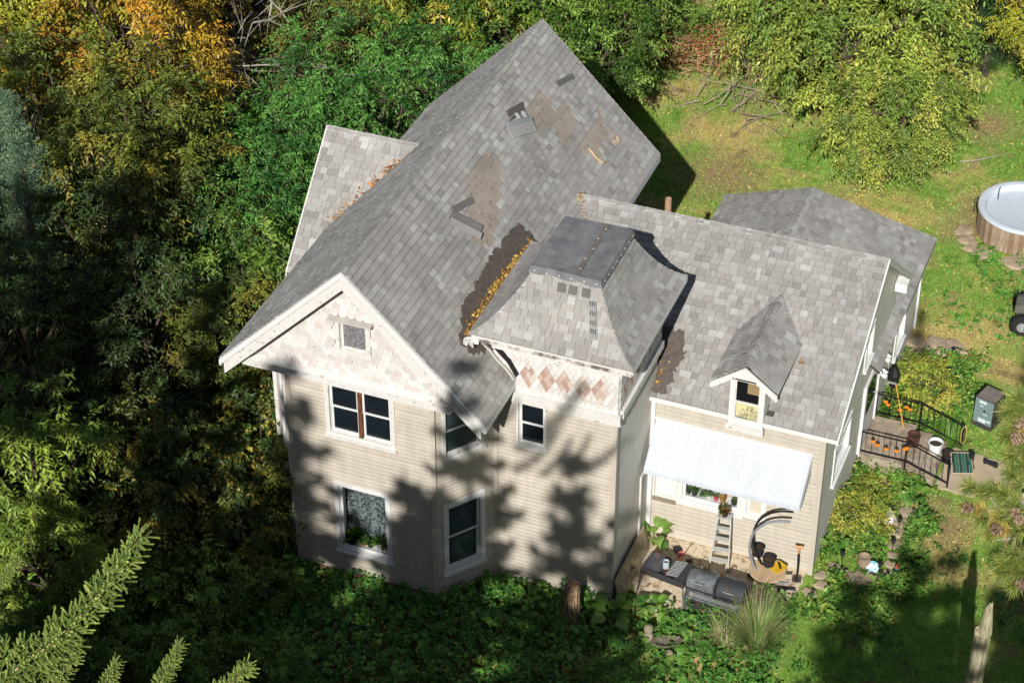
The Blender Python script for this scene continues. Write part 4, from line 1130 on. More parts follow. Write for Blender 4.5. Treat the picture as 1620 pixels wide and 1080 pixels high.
def trunk_mesh(seed, h, r, C=None, zc=0.0, n=7, limbs=14, base_split=1):
    """trunk from the ground to the crown plus limbs reaching clump centres (relative to crown centre at height zc)"""
    g = random.Random(seed); mb = MB()
    for s in range(base_split):
        ox, oy = g.uniform(-0.25, 0.25)*(base_split > 1), g.uniform(-0.25, 0.25)*(base_split > 1)
        pts = []; k = 6
        for i in range(k):
            t = i/(k-1); pts.append((ox*(1+3*t)+g.uniform(-0.06, 0.06)*h*0.15*t, oy*(1+3*t)+g.uniform(-0.06, 0.06)*h*0.15*t, h*t))
        mb.tube(pts, [r*(1-0.75*i/(k-1))*(1.35 if i == 0 else 1) for i in range(k)], n)
    if C is not None:
        idx = list(range(len(C))); g.shuffle(idx)
        for i in idx[:limbs]:
            c = C[i]; z0 = h*g.uniform(0.35, 0.9)
            a = Vector((0, 0, z0)); b = Vector((c[0], c[1], c[2]+zc)); m = a.lerp(b, 0.5)+Vector((0, 0, g.uniform(0.0, 0.25)))
            mb.tube([a, m, b], [r*0.38, r*0.24, r*0.08], 5)
    return mb

CACHE = {}
def tree(name, label, cat, loc, kind, rz=0.0, sc=1.0, group=None, **kw):
    """thing > trunk, crown; meshes of a kind are shared"""
    if kind not in CACHE:
        p = dict(KINDS[kind]); zc = p.pop('zc'); tr = p.pop('tr', 0.14); lm = p.pop('limbs', 16); bs = p.pop('split', 1); th = p.pop('th', 0.9)
        mt = p.pop('mat', M_LEAF)
        V, F, C, CC = crown_mesh(**p)
        V = V+np.array([0, 0, zc]); V[:, 2] = np.maximum(V[:, 2], 0.03)
        me = fast_mesh('crown', V, F, C); me.materials.append(mt)
        tb = trunk_mesh(p['seed'], zc*th+p['rz']*0.3, tr, CC, zc, limbs=lm, base_split=bs)
        tm = bpy.data.meshes.new('trunk'); tm.from_pydata([tuple(v) for v in tb.v], [], tb.f); tm.materials.append(M_BARK)
        CACHE[kind] = (tm, me)
    t = thing(name, label, cat, loc, rz, group); t.scale = (sc, sc, sc)
    for nm, me in zip(('trunk', 'crown'), CACHE[kind]): link(bpy.data.objects.new(nm, me), t)
    return t
# ------------------------------------------------------------------ ground
def ground_cols(P):
    n1 = vnoise(P, 0.35, 1); n2 = vnoise(P, 1.3, 2); n3 = vnoise(P, 4.0, 3, 2)
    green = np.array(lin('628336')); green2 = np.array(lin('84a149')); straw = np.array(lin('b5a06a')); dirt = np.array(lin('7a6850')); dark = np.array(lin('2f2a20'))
    c = green[None]*(1-n3[:, None])+green2[None]*n3[:, None]
    s = np.clip((0.55*n1+0.45*n2-0.46)*5, 0, 1)[:, None]; c = c*(1-s)+straw*s
    d = np.clip((n2-0.68)*6, 0, 1)[:, None]; c = c*(1-d)+dirt*d
    x, y = P[:, 0], P[:, 1]
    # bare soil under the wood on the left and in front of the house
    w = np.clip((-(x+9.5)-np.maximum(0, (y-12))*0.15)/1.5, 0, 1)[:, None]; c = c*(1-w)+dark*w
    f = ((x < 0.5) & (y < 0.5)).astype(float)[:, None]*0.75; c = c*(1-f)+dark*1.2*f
    # worn spots
    for cx, cy, r in ((6.9, 5.8, 0.85), (5.0, 20.3, 1.2), (4.6, 19.2, 0.9), (-3.2, 19.5, 1.6), (3.9, 25.5, 1.2), (0.4, 18.4, 1.4)):
        k = np.clip(1.25-np.hypot(x-cx, y-cy)/r-0.6*(n3-0.5), 0, 1)[:, None]; c = c*(1-k)+np.array(lin('96805f'))*k
    return c
x = np.linspace(-36, 22, 200); y = np.linspace(-40, 48, 300); X, Y = np.meshgrid(x, y)
P = np.stack([X.ravel(), Y.ravel()], 1)
def gz(x, y):
    return 0.05*(vnoise(np.stack([np.ravel(x), np.ravel(y)], 1), 0.5, 9)-0.5)
Z = gz(P[:, 0], P[:, 1])-0.03
# flat apron around the house so that nothing floats
I = np.arange(200*300).reshape(300, 200)
F = np.stack([I[:-1, :-1].ravel(), I[:-1, 1:].ravel(), I[1:, 1:].ravel(), I[1:, :-1].ravel()], 1)
V = np.stack([P[:, 0], P[:, 1], Z], 1)
cen = V[F].mean(1)
M_GROUND = mat('lawn_soil', (0.1, 0.12, 0.04), 0.98, var=0.35, vscale=14, bump=0.8, bscale=25, attr=True, spec=0.05)
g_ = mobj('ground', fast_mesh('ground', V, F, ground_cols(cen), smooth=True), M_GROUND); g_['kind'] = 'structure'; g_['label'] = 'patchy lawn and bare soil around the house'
mb = MB(); B = 900
for a, b, c, d in ((-B, B, 48, B), (-B, B, -B, -40), (-B, -36, -40, 48), (22, B, -40, 48)): mb.quad((a, c, -0.03), (b, c, -0.03), (b, d, -0.03), (a, d, -0.03))
far = mb.build('far_ground', mat('far_lawn', lin('5c6a32'), 0.98, var=0.3, vscale=0.3)); far['kind'] = 'structure'

# patio slab of worn concrete, path, landing and steps
def patch_poly(name, pts, z, th, m, seed, label=None):
    rnd = random.Random(seed); out = []
    k = len(pts)
    for i in range(k):
        a, b = pts[i], pts[(i+1) % k]; n = max(2, int(math.hypot(b[0]-a[0], b[1]-a[1])/0.15))
        for j in range(n): t = j/n; out.append((a[0]+(b[0]-a[0])*t+rnd.uniform(-0.04, 0.04), a[1]+(b[1]-a[1])*t+rnd.uniform(-0.04, 0.04)))
    k = len(out); mb = MB()
    mb.add([(x, y, z) for x, y in out]+[(x, y, z-th) for x, y in out], [tuple(range(k))]+[(k+i, k+(i+1) % k, (i+1) % k, i) for i in range(k)])
    o = mb.build(name, m); o['kind'] = 'structure'
    if label: o['label'] = label
    return o
M_PATIO = mat('patio_concrete', lin('cebfa4'), 0.95, var=0.12, vscale=6, bump=0.3, col2=lin('8f7558'), thr=(0.5, 0.68))
patch_poly('patio', [(0.05, 2.74), (4.15, 2.74), (4.1, 1.9), (3.3, 0.9), (2.9, 0.1), (1.4, -0.15), (0.55, 0.45), (0.1, 1.2)], 0.035, 0.15, M_PATIO, 1, 'worn concrete patio strip below the awning')
M_PATH = mat('path_concrete', lin('b5a48a'), 0.95, var=0.1, vscale=3, bump=0.2)
patch_poly('path', [(6.35, 7.1), (7.3, 7.05), (8.0, 7.25), (8.3, 7.9), (7.9, 8.6), (7.2, 8.75), (6.35, 8.8)], 0.03, 0.15, M_PATH, 2, 'concrete path at the foot of the side steps')
steps = thing('side_steps', 'concrete landing and steps at the side door between black railings', 'steps', (4.28, 7.1, 0))
mb = MB(); mb.box(0, 1.15, 0, 1.75, -0.1, 0.45); mb.build('landing', M_CONC, steps, bevel=0.01)
for i in range(2):
    mb = MB(); mb.box(1.15+i*0.42, 1.57+i*0.42+0.02*(1-i), 0.02, 1.73, -0.1, 0.30-i*0.15); mb.build('step', M_CONC, steps, bevel=0.01)
def railing(y, lab):
    t = thing('hand_railing', lab, 'railing', (4.28, y, 0), group='railings of the side steps')
    top = [(0.0, 0, 1.18), (1.22, 0, 1.18), (2.36, 0, 0.76)]; bot = [(0.0, 0, 0.56), (1.22, 0, 0.56), (2.36, 0, 0.16)]
    mb = MB()
    for a, b in zip(top, top[1:]): mb.bar(a, b, 0.036, 0.028)
    mb.build('top_rail', M_BLACK, t)
    mb = MB()
    for a, b in zip(bot, bot[1:]): mb.bar(a, b, 0.035, 0.025)
    mb.build('bottom_rail', M_BLACK, t)
    for (x, z) in ((1.22, 1.18), (2.36, 0.8), (0.03, 1.18)):
        mb = MB(); mb.bar((x, 0, 0.0), (x, 0, z+0.04), 0.04); mb.build('post', M_BLACK, t)
    for i in range(1, 15):
        x = 2.36*i/15
        if abs(x-1.22) < 0.06: continue
        f = 0 if x < 1.22 else (x-1.22)/1.14
        mb = MB(); mb.bar((x, 0, 0.56-0.4*f), (x, 0, 1.18-0.42*f), 0.011); mb.build('baluster', M_BLACK, t)
    return t
railing(7.14, 'black metal railing of the side steps, the one nearer the patio')
railing(8.83, 'black metal railing of the side steps, the one nearer the floodlights')
# little orange pumpkin lights hung on the railings
M_ORANGE = mat('orange_plastic', lin('e8811c'), 0.45); 
def pumpkin(x, y, z, lab):
    t = thing('pumpkin_light', lab, 'light', (x, y, z), group='pumpkin lights on the step railings'); t.scale = (0.78, 0.78, 0.78)
    mb = MB(); n = 20; prof = [(0.0001, -0.055), (0.045, -0.05), (0.072, -0.015), (0.074, 0.012), (0.05, 0.048), (0.012, 0.05)]
    mb.lathe(prof, n)
    mb.v = [(a*(1+0.09*math.cos(5*math.atan2(b, a))), b*(1+0.09*math.cos(5*math.atan2(b, a))), c) for a, b, c in [tuple(v) for v in mb.v]]
    mb.build('bulb', M_ORANGE, t, smooth=True)
    mb = MB(); mb.tube([(0, 0, 0.045), (0.005, 0, 0.085)], [0.03, 0.022], 8); mb.build('socket', M_BLACK, t)
ORDS = ('first', 'second', 'third', 'fourth', 'fifth', 'sixth', 'seventh', 'eighth', 'ninth', 'tenth', 'eleventh', 'twelfth', 'thirteenth', 'fourteenth', 'fifteenth', 'sixteenth', 'seventeenth', 'eighteenth')
class Ord:
    def __init__(s): s.i = -1
    def __call__(s): s.i += 1; return ORDS[s.i]
ORD = Ord()
for x, z in ((4.62, 0.98), (4.75, 0.9), (4.98, 0.84), (5.25, 0.86), (5.45, 0.97), (5.5, 1.02)):
    pumpkin(x, 7.1, z, ORD()+' orange pumpkin light from the wall on the railing nearer the patio')
ORD = Ord()
for x, z in ((4.55, 1.02), (4.62, 0.94), (4.95, 0.86), (5.1, 1.0), (5.2, 0.95)):
    pumpkin(x, 8.79, z, ORD()+' orange pumpkin light from the wall on the railing nearer the floodlights')

# black bag with a broom handle by the door
t = thing('garden_lantern', 'black hooded lantern on a thin stake beside the side door', 'lantern', (4.62, 9.1, 0))
mb = MB(); mb.lathe([(0.10, 1.35), (0.15, 1.5), (0.17, 1.72), (0.09, 1.9), (0.02, 1.95)], 8); mb.build('shade', M_BLACK, t)
mb = MB(); mb.tube([(0, 0, 0), (0, 0, 1.4)], 0.02, 6); mb.build('stake', M_BLACK, t)
mb = MB(); mb.box(-0.12, 0.12, -0.17, -0.15, 1.52, 1.58); mb.build('badge', M_STEEL, t)
mb = MB(); mb.tube([(0, 0, 1.93), (0.02, 0, 2.1), (0.02, 0.06, 2.22)], 0.012, 6); mb.build('hook', M_BLACK, t)
mb = MB(); mb.tube([(5.15, 8.6, 0.35), (4.72, 8.95, 1.55)], 0.018, 6); tag(mb.build('broom_handle', mat('yellow_handle', lin('c79a3a'), 0.6)), 'yellow broom handle leaning by the black lantern', 'broom')

# teal fronted metal cabinet on the lawn
t = thing('metal_cabinet', 'old metal cabinet with teal front standing on the lawn', 'cabinet', (7.05, 10.15, 0), R(-18))
mb = MB(); mb.box(-0.28, 0.28, -0.3, 0.3, 0.03, 0.98); mb.build('body', mat('cabinet_side', lin('3c3836'), 0.6, var=0.3, vscale=4), t, bevel=0.012)
mb = MB(); mb.box(-0.265, 0.265, -0.315, -0.3, 0.2, 0.96); fr = mb.build('front_panel', mat('teal_paint', lin('73888a'), 0.45, var=0.08), t)
m_st = mat('sticker', lin('c9d2d2'), 0.6)
for a, b, c, d in ((-0.15, 0.06, 0.84, 0.92), (-0.12, 0.1, 0.24, 0.36), (0.12, 0.24, 0.3, 0.36), (-0.12, -0.02, 0.74, 0.77), (0.0, 0.12, 0.5, 0.53)):
    mb = MB(); mb.box(a, b, -0.32, -0.316, c, d); mb.build('label_sticker', m_st, t)
mb = MB(); mb.box(-0.26, 0.26, -0.31, -0.3, 0.05, 0.19); mb.build('rusty_base', M_RUST, t)
mb = MB(); mb.box(-0.26, 0.26, -0.28, 0.28, 0.98, 0.992); mb.build('top_plate', mat('cabinet_top', lin('7a706a'), 0.6, var=0.3, vscale=6), t)
mb = MB(); mb.lathe([(0.03, 0), (0.03, 0.02), (0.0001, 0.025)], 10, (0.03, -0.316, 0.62), Matrix.Rotation(E90, 4, 'X')); mb.build('knob', M_BLACK, t)

# pots and things at the foot of the steps
def bucket(name, lab, loc, r, h, m, fill=None, group=None, cat='bucket', handle=True):
    t = thing(name, lab, cat, loc, group=group)
    mb = MB(); mb.lathe([(r*0.82, 0), (r*0.84, 0.01), (r*0.98, h*0.94), (r*1.04, h*0.95), (r*1.04, h), (r*0.97, h), (r*0.95, h*0.9), (r*0.8, h*0.1), (0.0001, h*0.1)], 22); mb.build('shell', m, t, smooth=True)
    if fill: 
        mb = MB(); mb.lathe([(r*0.93, h*0.72), (r*0.6, h*0.76), (0.0001, h*0.78)], 16); mb.build('soil', fill, t)
    if handle:
        mb = MB(); mb.tube([(r*1.05*math.cos(a), -0.35*r*math.sin(a)-0.01, h*0.9-0.5*r*math.sin(a)) for a in [math.pi*i/10 for i in range(11)]], 0.006, 5); mb.build('handle', M_STEEL, t)
    return t
M_SOIL = mat('potting_soil', lin('3f3327'), 0.95, var=0.3, vscale=12, bump=0.6)
M_WPL = mat('white_plastic', lin('e2e3e2'), 0.45); M_BPL = mat('black_plastic', lin('26262a'), 0.5)
bk = bucket('bucket', 'white plastic bucket of soil at the foot of the side steps', (6.05, 8.3, 0.16), 0.19, 0.32, M_WPL, M_SOIL)
bucket('plant_pot', 'black plastic pot beside the white bucket at the steps', (6.42, 8.2, 0.03), 0.17, 0.27, M_BPL, M_SOIL, cat='pot', handle=False)
bucket('striped_pot', 'dark pot with red bands on the landing by the railing', (5.52, 8.0, 0.45), 0.16, 0.32, mat('red_band_pot', lin('3b2a26'), 0.5, col2=lin('7d4a3c'), vscale=3, stretch=(0.2, 0.2, 9), thr=(0.5, 0.56)), M_SOIL, cat='pot', handle=False)
t = thing('folding_chair', 'collapsed folding chair with dark green webbing lying on the path', 'chair', (6.82, 8.0, 0.05), R(20))
mb = MB()
for a, b in (((-0.28, -0.25, 0.05), (-0.25, 0.3, 0.28)), ((0.28, -0.25, 0.05), (0.25, 0.3, 0.28)), ((-0.28, -0.25, 0.05), (0.28, -0.25, 0.05)), ((-0.25, 0.3, 0.28), (0.25, 0.3, 0.28)), ((-0.25, 0.3, 0.02), (0.25, 0.3, 0.02)), ((-0.25, 0.3, 0.02), (-0.25, 0.3, 0.28)), ((0.25, 0.3, 0.02), (0.25, 0.3, 0.28))): mb.tube([a, b], 0.014, 6)
mb.build('frame', mat('pale_tube', lin('b39c86'), 0.5), t)
for i in range(6):
    x = -0.23+i*0.085; mb = MB(); mb.add([(x, -0.24, 0.06), (x+0.07, -0.24, 0.06), (x+0.065, 0.29, 0.285), (x, 0.29, 0.285)], [(0, 1, 2, 3)]); o = mb.build('webbing', mat('green_web', lin('1f5a48' if i % 2 else '163c33'), 0.7) if i < 2 else bpy.data.materials['green_web' if i % 2 == 0 else 'green_web.001'], t)
    s = o.modifiers.new('t', 'SOLIDIFY'); s.thickness = 0.006
for i, (x, y, tilt, lab) in enumerate(((7.02, 8.25, 0, 'upright dark rubber boot at the edge of the path'), (7.3, 8.5, 1, 'fallen dark rubber boot lying at the edge of the path'))):
    t = thing('rubber_boot', lab, 'boot', (x, y, 0.09 if tilt else 0.03), R(30+40*i), group='pair of rubber boots')
    Mx = Matrix.Rotation(R(88), 4, 'X') if tilt else Matrix.Identity(4)
    mb = MB(); mb.tube([Mx @ Vector(p) for p in ((0, 0, 0.03), (0, 0, 0.12), (0.0, 0.01, 0.25), (0, 0.02, 0.4))], [0.06, 0.058, 0.065, 0.08], 12); mb.build('shaft', M_BPL, t, smooth=True)
    mb = MB(); mb.tube([Mx @ Vector(p) for p in ((0, 0.06, 0.05), (0, -0.05, 0.055), (0, -0.16, 0.045), (0, -0.21, 0.035))], [0.05, 0.055, 0.05, 0.03], 10); mb.build('foot', M_BPL, t, smooth=True)
# coiled hose hung on the far rail post
mb = MB(); pts = []
for i in range(60):
    a = i*0.42; pts.append((6.66+0.07*math.cos(a), 8.83+0.03*math.sin(a*0.7), 0.5+0.32*math.sin(a)*0.9))
mb.tube(pts, 0.011, 5); tag(mb.build('rope_coil', mat('tan_rope', lin('b5a25f'), 0.8)), 'tan coil of rope hanging on the lower railing post', 'rope')

# hot tub with wooden staves
t = thing('hot_tub', 'round white hot tub with weathered wooden skirt on the lawn', 'hot tub', (6.2, 19.75, 0))
mb = MB(); mb.lathe([(1.28, 0.7), (1.40, 0.72), (1.44, 0.78), (1.42, 0.86), (1.32, 0.88), (1.22, 0.85), (1.16, 0.7), (1.12, 0.42), (0.80, 0.40), (0.74, 0.36), (0.66, 0.14), (0.3, 0.12), (0.0001, 0.12)], 56); mb.build('shell', mat('white_acrylic', lin('c6ced6'), 0.3, var=0.06), t, smooth=True)
mbs = MB(); mbs.box(-0.07, 0.07, -0.02, 0.02, 0.0, 0.76); sm = bpy.data.meshes.new('stave'); sm.from_pydata([tuple(v) for v in mbs.v], [], mbs.f)
mw = [mat('stave_wood', lin(h), 0.9, var=0.35, vscale=5, stretch=(5, 5, 0.7), bump=0.4) for h in ('9c8874', '8a715a', 'a8947e')]
meshes = []
for m in mw: q = sm.copy(); q.materials.append(m); meshes.append(q)
for i in range(60):
    a = 2*math.pi*i/60
    o = link(bpy.data.objects.new('stave', meshes[(i*7+i//3) % 3]), t); o.location = (1.38*math.cos(a), 1.38*math.sin(a), 0); o.rotation_euler = (0, 0, a+E90)
mb = MB(); mb.lathe([(0.22, 0.121), (0.2, 0.17), (0.08, 0.19), (0.0001, 0.19)], 20, (-0.1, -0.1, 0)); mb.build('drain_cover', M_WPL, t, smooth=True)
mb = MB(); mb.tube([(-0.95, 0.98, 0.84), (-0.95, 0.6, 0.86), (-0.9, 0.2, 0.6), (-0.85, 0.05, 0.44)], 0.015, 6); mb.tube([(-1.3, 0.25, 0.87), (-1.52, 0.1, 0.75), (-1.5, -0.1, 0.4)], 0.012, 6); mb.build('cable', M_BLACK, t)
litter('tub_litter', [(-0.4, 0.5, 0.42), (0.3, 0.6, 0.42), (0.7, 0.2, 0.42)], 60, (0.12, 0.1, 0.0), 0.06, ('6a4a2c', '8a6a3c'), t, 9, 0.01)
rnd = random.Random(4)
def stone(name, lab, x, y, r, group=None, h=0.5, m=M_STONE, z=0.0):
    mb = MB(); n = 9; prof = [(0.0001, -0.1), (0.8, -0.05), (1.0, h*0.4), (0.8, h*0.85), (0.0001, h)]
    mb.lathe([(a*r, b*r) for a, b in prof], n)
    ph = rnd.random()*6
    mb.v = [(a*(1+0.28*math.sin(2*math.atan2(b, a)+ph)+rnd.uniform(-0.08, 0.08)), b*(1+0.22*math.sin(3*math.atan2(b, a)+ph)+rnd.uniform(-0.08, 0.08)), c+rnd.uniform(-0.03, 0.03)*r) for a, b, c in [tuple(v) for v in mb.v]]
    o = mb.build(name, m); o.location = (x, y, z); o.rotation_euler = (0, 0, rnd.random()*6)
    return tag(o, lab, 'stone', group)
for i, (x, y, r) in enumerate(((4.75, 18.6, 0.3), (4.95, 18.25, 0.26), (5.3, 18.05, 0.34), (6.3, 17.9, 0.4), (6.75, 17.95, 0.36), (4.55, 19.05, 0.28))):
    stone('edging_stone', ORDS[i]+' flat pale stone along the foot of the hot tub', x, y, r, 'stones round the hot tub', 0.3)
for i, (x, y, r) in enumerate(((4.5, 13.0, 0.3), (4.8, 12.9, 0.26), (5.05, 13.15, 0.32), (4.6, 12.55, 0.24), (4.9, 12.55, 0.26), (5.3, 12.9, 0.3), (5.5, 13.25, 0.26), (4.45, 12.2, 0.2), (5.2, 12.55, 0.2), (5.75, 13.1, 0.2))):
    stone('edging_stone', ORDS[i]+' pale field stone of the rear bed behind the side wall', x, y, r, 'stones of the rear bed', 0.4)
for i, (x, y, r) in enumerate(((4.72, 3.15, 0.16), (4.95, 3.02, 0.18), (5.2, 2.93, 0.17), (5.45, 2.9, 0.19), (5.7, 2.95, 0.18), (5.9, 3.1, 0.17), (5.96, 3.4, 0.15), (5.98, 3.75, 0.17), (5.95, 4.1, 0.15), (5.92, 4.5, 0.17), (5.88, 4.95, 0.2), (5.86, 5.35, 0.22), (5.92, 5.8, 0.26), (5.6, 3.15, 0.17), (5.35, 3.12, 0.15), (4.5, 2.75, 0.18), (4.6, 2.4, 0.2), (4.4, 2.05, 0.18))):
    stone('edging_stone', ORDS[i]+' weathered edging stone of the birdhouse bed, counted from the wing wall', x, y, r, 'stones of the front bed', 0.5)
for k_, (x, y, r) in enumerate(((4.75, 6.45, 0.24), (5.1, 6.5, 0.22), (4.65, 6.05, 0.16))): stone('edging_stone', ('larger', 'right hand', 'smaller')[k_]+' pale flat stone below the near railing', x, y, r, 'stones below the railing', 0.35)

# quad bike, seen at the edge of the lawn
t = thing('quad_bike', 'dark olive quad bike parked on the lawn at the right edge', 'quad bike', (7.8, 15.1, 0), R(6))
M_TYRE = mat('tyre', lin('2a2a2b'), 0.9, var=0.2, vscale=20, bump=0.8, bscale=30); M_OLIVE = mat('faded_olive', lin('6b6a60'), 0.6, var=0.18, vscale=4)
for sx in (-0.72, 0.62):
    for sy in (-0.56, 0.56):
        mb = MB(); mb.lathe([(0.15, -0.11), (0.27, -0.12), (0.31, -0.07), (0.32, 0), (0.31, 0.07), (0.27, 0.12), (0.15, 0.11)], 24, (sx, sy, 0.32), Matrix.Rotation(E90, 4, 'X'))
        wh = mb.build('wheel', M_TYRE, t, smooth=True)
        mb = MB(); mb.lathe([(0.0001, -0.11), (0.05, -0.135), (0.09, -0.115), (0.15, -0.125), (0.16, 0.0), (0.15, 0.125), (0.09, 0.115), (0.05, 0.135), (0.0001, 0.11)], 16, (sx, sy, 0.32), Matrix.Rotation(E90, 4, 'X')); mb.build('rim', M_STEEL, wh, smooth=True)
        mbt = MB()
        for k in range(22):
            a = 2*math.pi*k/22; mbt.box(-0.02, 0.02, -0.11, 0.11, 0.315, 0.345, Matrix.Translation((sx, sy, 0.32)) @ Matrix.Rotation(a, 4, 'Y'))
        mbt.build('tread', M_TYRE, wh)
def shell(mb, secs):
    """loft through rectangular-ish sections (x, y half width, z0, z1)"""
    vs = []; n = 8
    for x, w, z0, z1 in secs:
        c = 0.25
        vs += [(x, -w, z0), (x, -w, z1-c*(z1-z0)), (x, -w*0.75, z1), (x, -w*0.3, z1+0.01), (x, w*0.3, z1+0.01), (x, w*0.75, z1), (x, w, z1-c*(z1-z0)), (x, w, z0)]
    fs = []
    for i in range(len(secs)-1):
        for j in range(n): fs.append((i*n+j, i*n+(j+1) % n, (i+1)*n+(j+1) % n, (i+1)*n+j))
    fs.append(tuple(range(n))); fs.append(tuple(reversed(range((len(secs)-1)*n, len(secs)*n))))
    mb.add(vs, fs)
mb = MB(); shell(mb, [(-1.0, 0.30, 0.55, 0.72), (-0.8, 0.40, 0.6, 0.8), (-0.45, 0.38, 0.55, 0.78), (-0.3, 0.3, 0.4, 0.7), (0.2, 0.28, 0.4, 0.72), (0.35, 0.36, 0.55, 0.82), (0.75, 0.40, 0.6, 0.86), (1.05, 0.3, 0.5, 0.74)]); mb.build('fender_body', M_OLIVE, t, smooth=True)
mb = MB(); shell(mb, [(-0.75, 0.18, 0.75, 0.88), (-0.4, 0.2, 0.75, 0.92), (0.0, 0.15, 0.72, 0.86), (0.3, 0.14, 0.75, 0.98)]); mb.build('seat', M_BPL, t, smooth=True)
mb = MB()
for yy in (-0.35, -0.12, 0.12, 0.35): mb.tube([(-1.0, yy, 0.86), (-0.62, yy, 0.9)], 0.012, 6); mb.tube([(0.62, yy, 0.95), (1.0, yy, 0.9)], 0.012, 6)
for xx, zz in ((-1.0, 0.86), (-0.62, 0.9), (0.62, 0.95), (1.0, 0.9)): mb.tube([(xx, -0.4, zz), (xx, 0.4, zz)], 0.014, 6)
ra, rb_ = MB(), MB()
for yy in (-0.35, -0.12, 0.12, 0.35): ra.tube([(-1.0, yy, 0.86), (-0.62, yy, 0.9)], 0.012, 6); rb_.tube([(0.62, yy, 0.95), (1.0, yy, 0.9)], 0.012, 6)
for q_, xx, zz in ((ra, -1.0, 0.86), (ra, -0.62, 0.9), (rb_, 0.62, 0.95), (rb_, 1.0, 0.9)): q_.tube([(xx, -0.4, zz), (xx, 0.4, zz)], 0.014, 6)
ra.build('rack', M_BLACK, t); rb_.build('rack', M_BLACK, t)
mb = MB(); mb.tube([(0.42, -0.42, 1.12), (0.5, -0.2, 1.08), (0.52, 0.2, 1.08), (0.42, 0.42, 1.12)], 0.016, 8); mb.tube([(0.5, 0, 0.8), (0.52, 0, 1.08)], 0.03, 8); mb.build('handlebar', M_BLACK, t)
mb = MB(); mb.bar((-0.72, 0, 0.32), (0.62, 0, 0.34), 0.2, 0.18); mb.tube([(-0.72, -0.5, 0.32), (-0.72, 0.5, 0.32)], 0.03, 8); mb.tube([(0.62, -0.5, 0.32), (0.62, 0.5, 0.32)], 0.03, 8); mb.build('chassis', M_BLACK, t)

# ------------------------------------------------------------------ patio things
t = thing('charcoal_grill', 'open charcoal grill on thin legs beside the leaning door', 'grill', (1.17, 0.82, 0), R(-9))
mb = MB(); w, d = 0.58, 0.33
mb.box(-w, w, -d, -d+0.02, 0.66, 0.84); mb.box(-w, w, d-0.02, d, 0.66, 0.84); mb.box(-w, -w+0.02, -d+0.02, d-0.02, 0.66, 0.84); mb.box(w-0.02, w, -d+0.02, d-0.02, 0.66, 0.84); mb.box(-w+0.02, w-0.02, -d+0.02, d-0.02, 0.66, 0.69); mb.build('fire_box', M_RUST, t)
for sx in (-1, 1):
    for sy in (-1, 1):
        mb = MB(); mb.tube([(sx*w*0.96, sy*d*0.9, 0.68), (sx*w*1.08, sy*d*1.05, 0.03)], 0.018, 6); mb.build('leg', M_GRILL, t)
for k, (xa, xb) in enumerate(((-0.55, -0.12), (0.08, 0.36))):
    mb = MB()
    for i in range(12): yy = -0.28+i*0.05; mb.tube([(xa, yy, 0.835+0.02*k), (xb, yy+0.08*k, 0.835+0.02*k)], 0.006, 4)
    for i in range(5): xx = xa+(xb-xa)*i/4; mb.tube([(xx, -0.29, 0.842+0.02*k), (xx, 0.28, 0.842+0.02*k)], 0.006, 4)
    mb.build('grate', M_STEEL if k else M_GRILL, t)
mb = MB(); mb.box(0.3, 0.56, -0.3, 0.3, 0.78, 0.8); mb.build('ash_tray', M_RUST, t)
mb = MB(); mb.tube([(0.1, 0.38, 0.8), (0.2, 0.62, 1.0)], 0.012, 6); mb.build('poker', mat('red_handle', lin('7d2f2c'), 0.6), t)
t = thing('tin_can', 'tall blue and white tin can standing on the open charcoal grill', 'can', (1.13, 0.78, 0.84))
mb = MB(); mb.lathe([(0.075, 0), (0.08, 0.005), (0.08, 0.2), (0.078, 0.21), (0.07, 0.21), (0.07, 0.05), (0.0001, 0.05)], 18); mb.build('shell', mat('can_label', lin('a9bcc6'), 0.4, col2=lin('c48a3e'), vscale=5, thr=(0.56, 0.62)), t, smooth=True)
mb = MB(); mb.lathe([(0.069, 0.15), (0.0001, 0.17)], 14); mb.build('contents', mat('rust_dust', lin('7a4a30'), 0.9), t)
t = thing('drum_smoker', 'two lidded black drum smoker grill in the middle of the patio', 'grill', (2.48, 0.62, 0), R(-4))
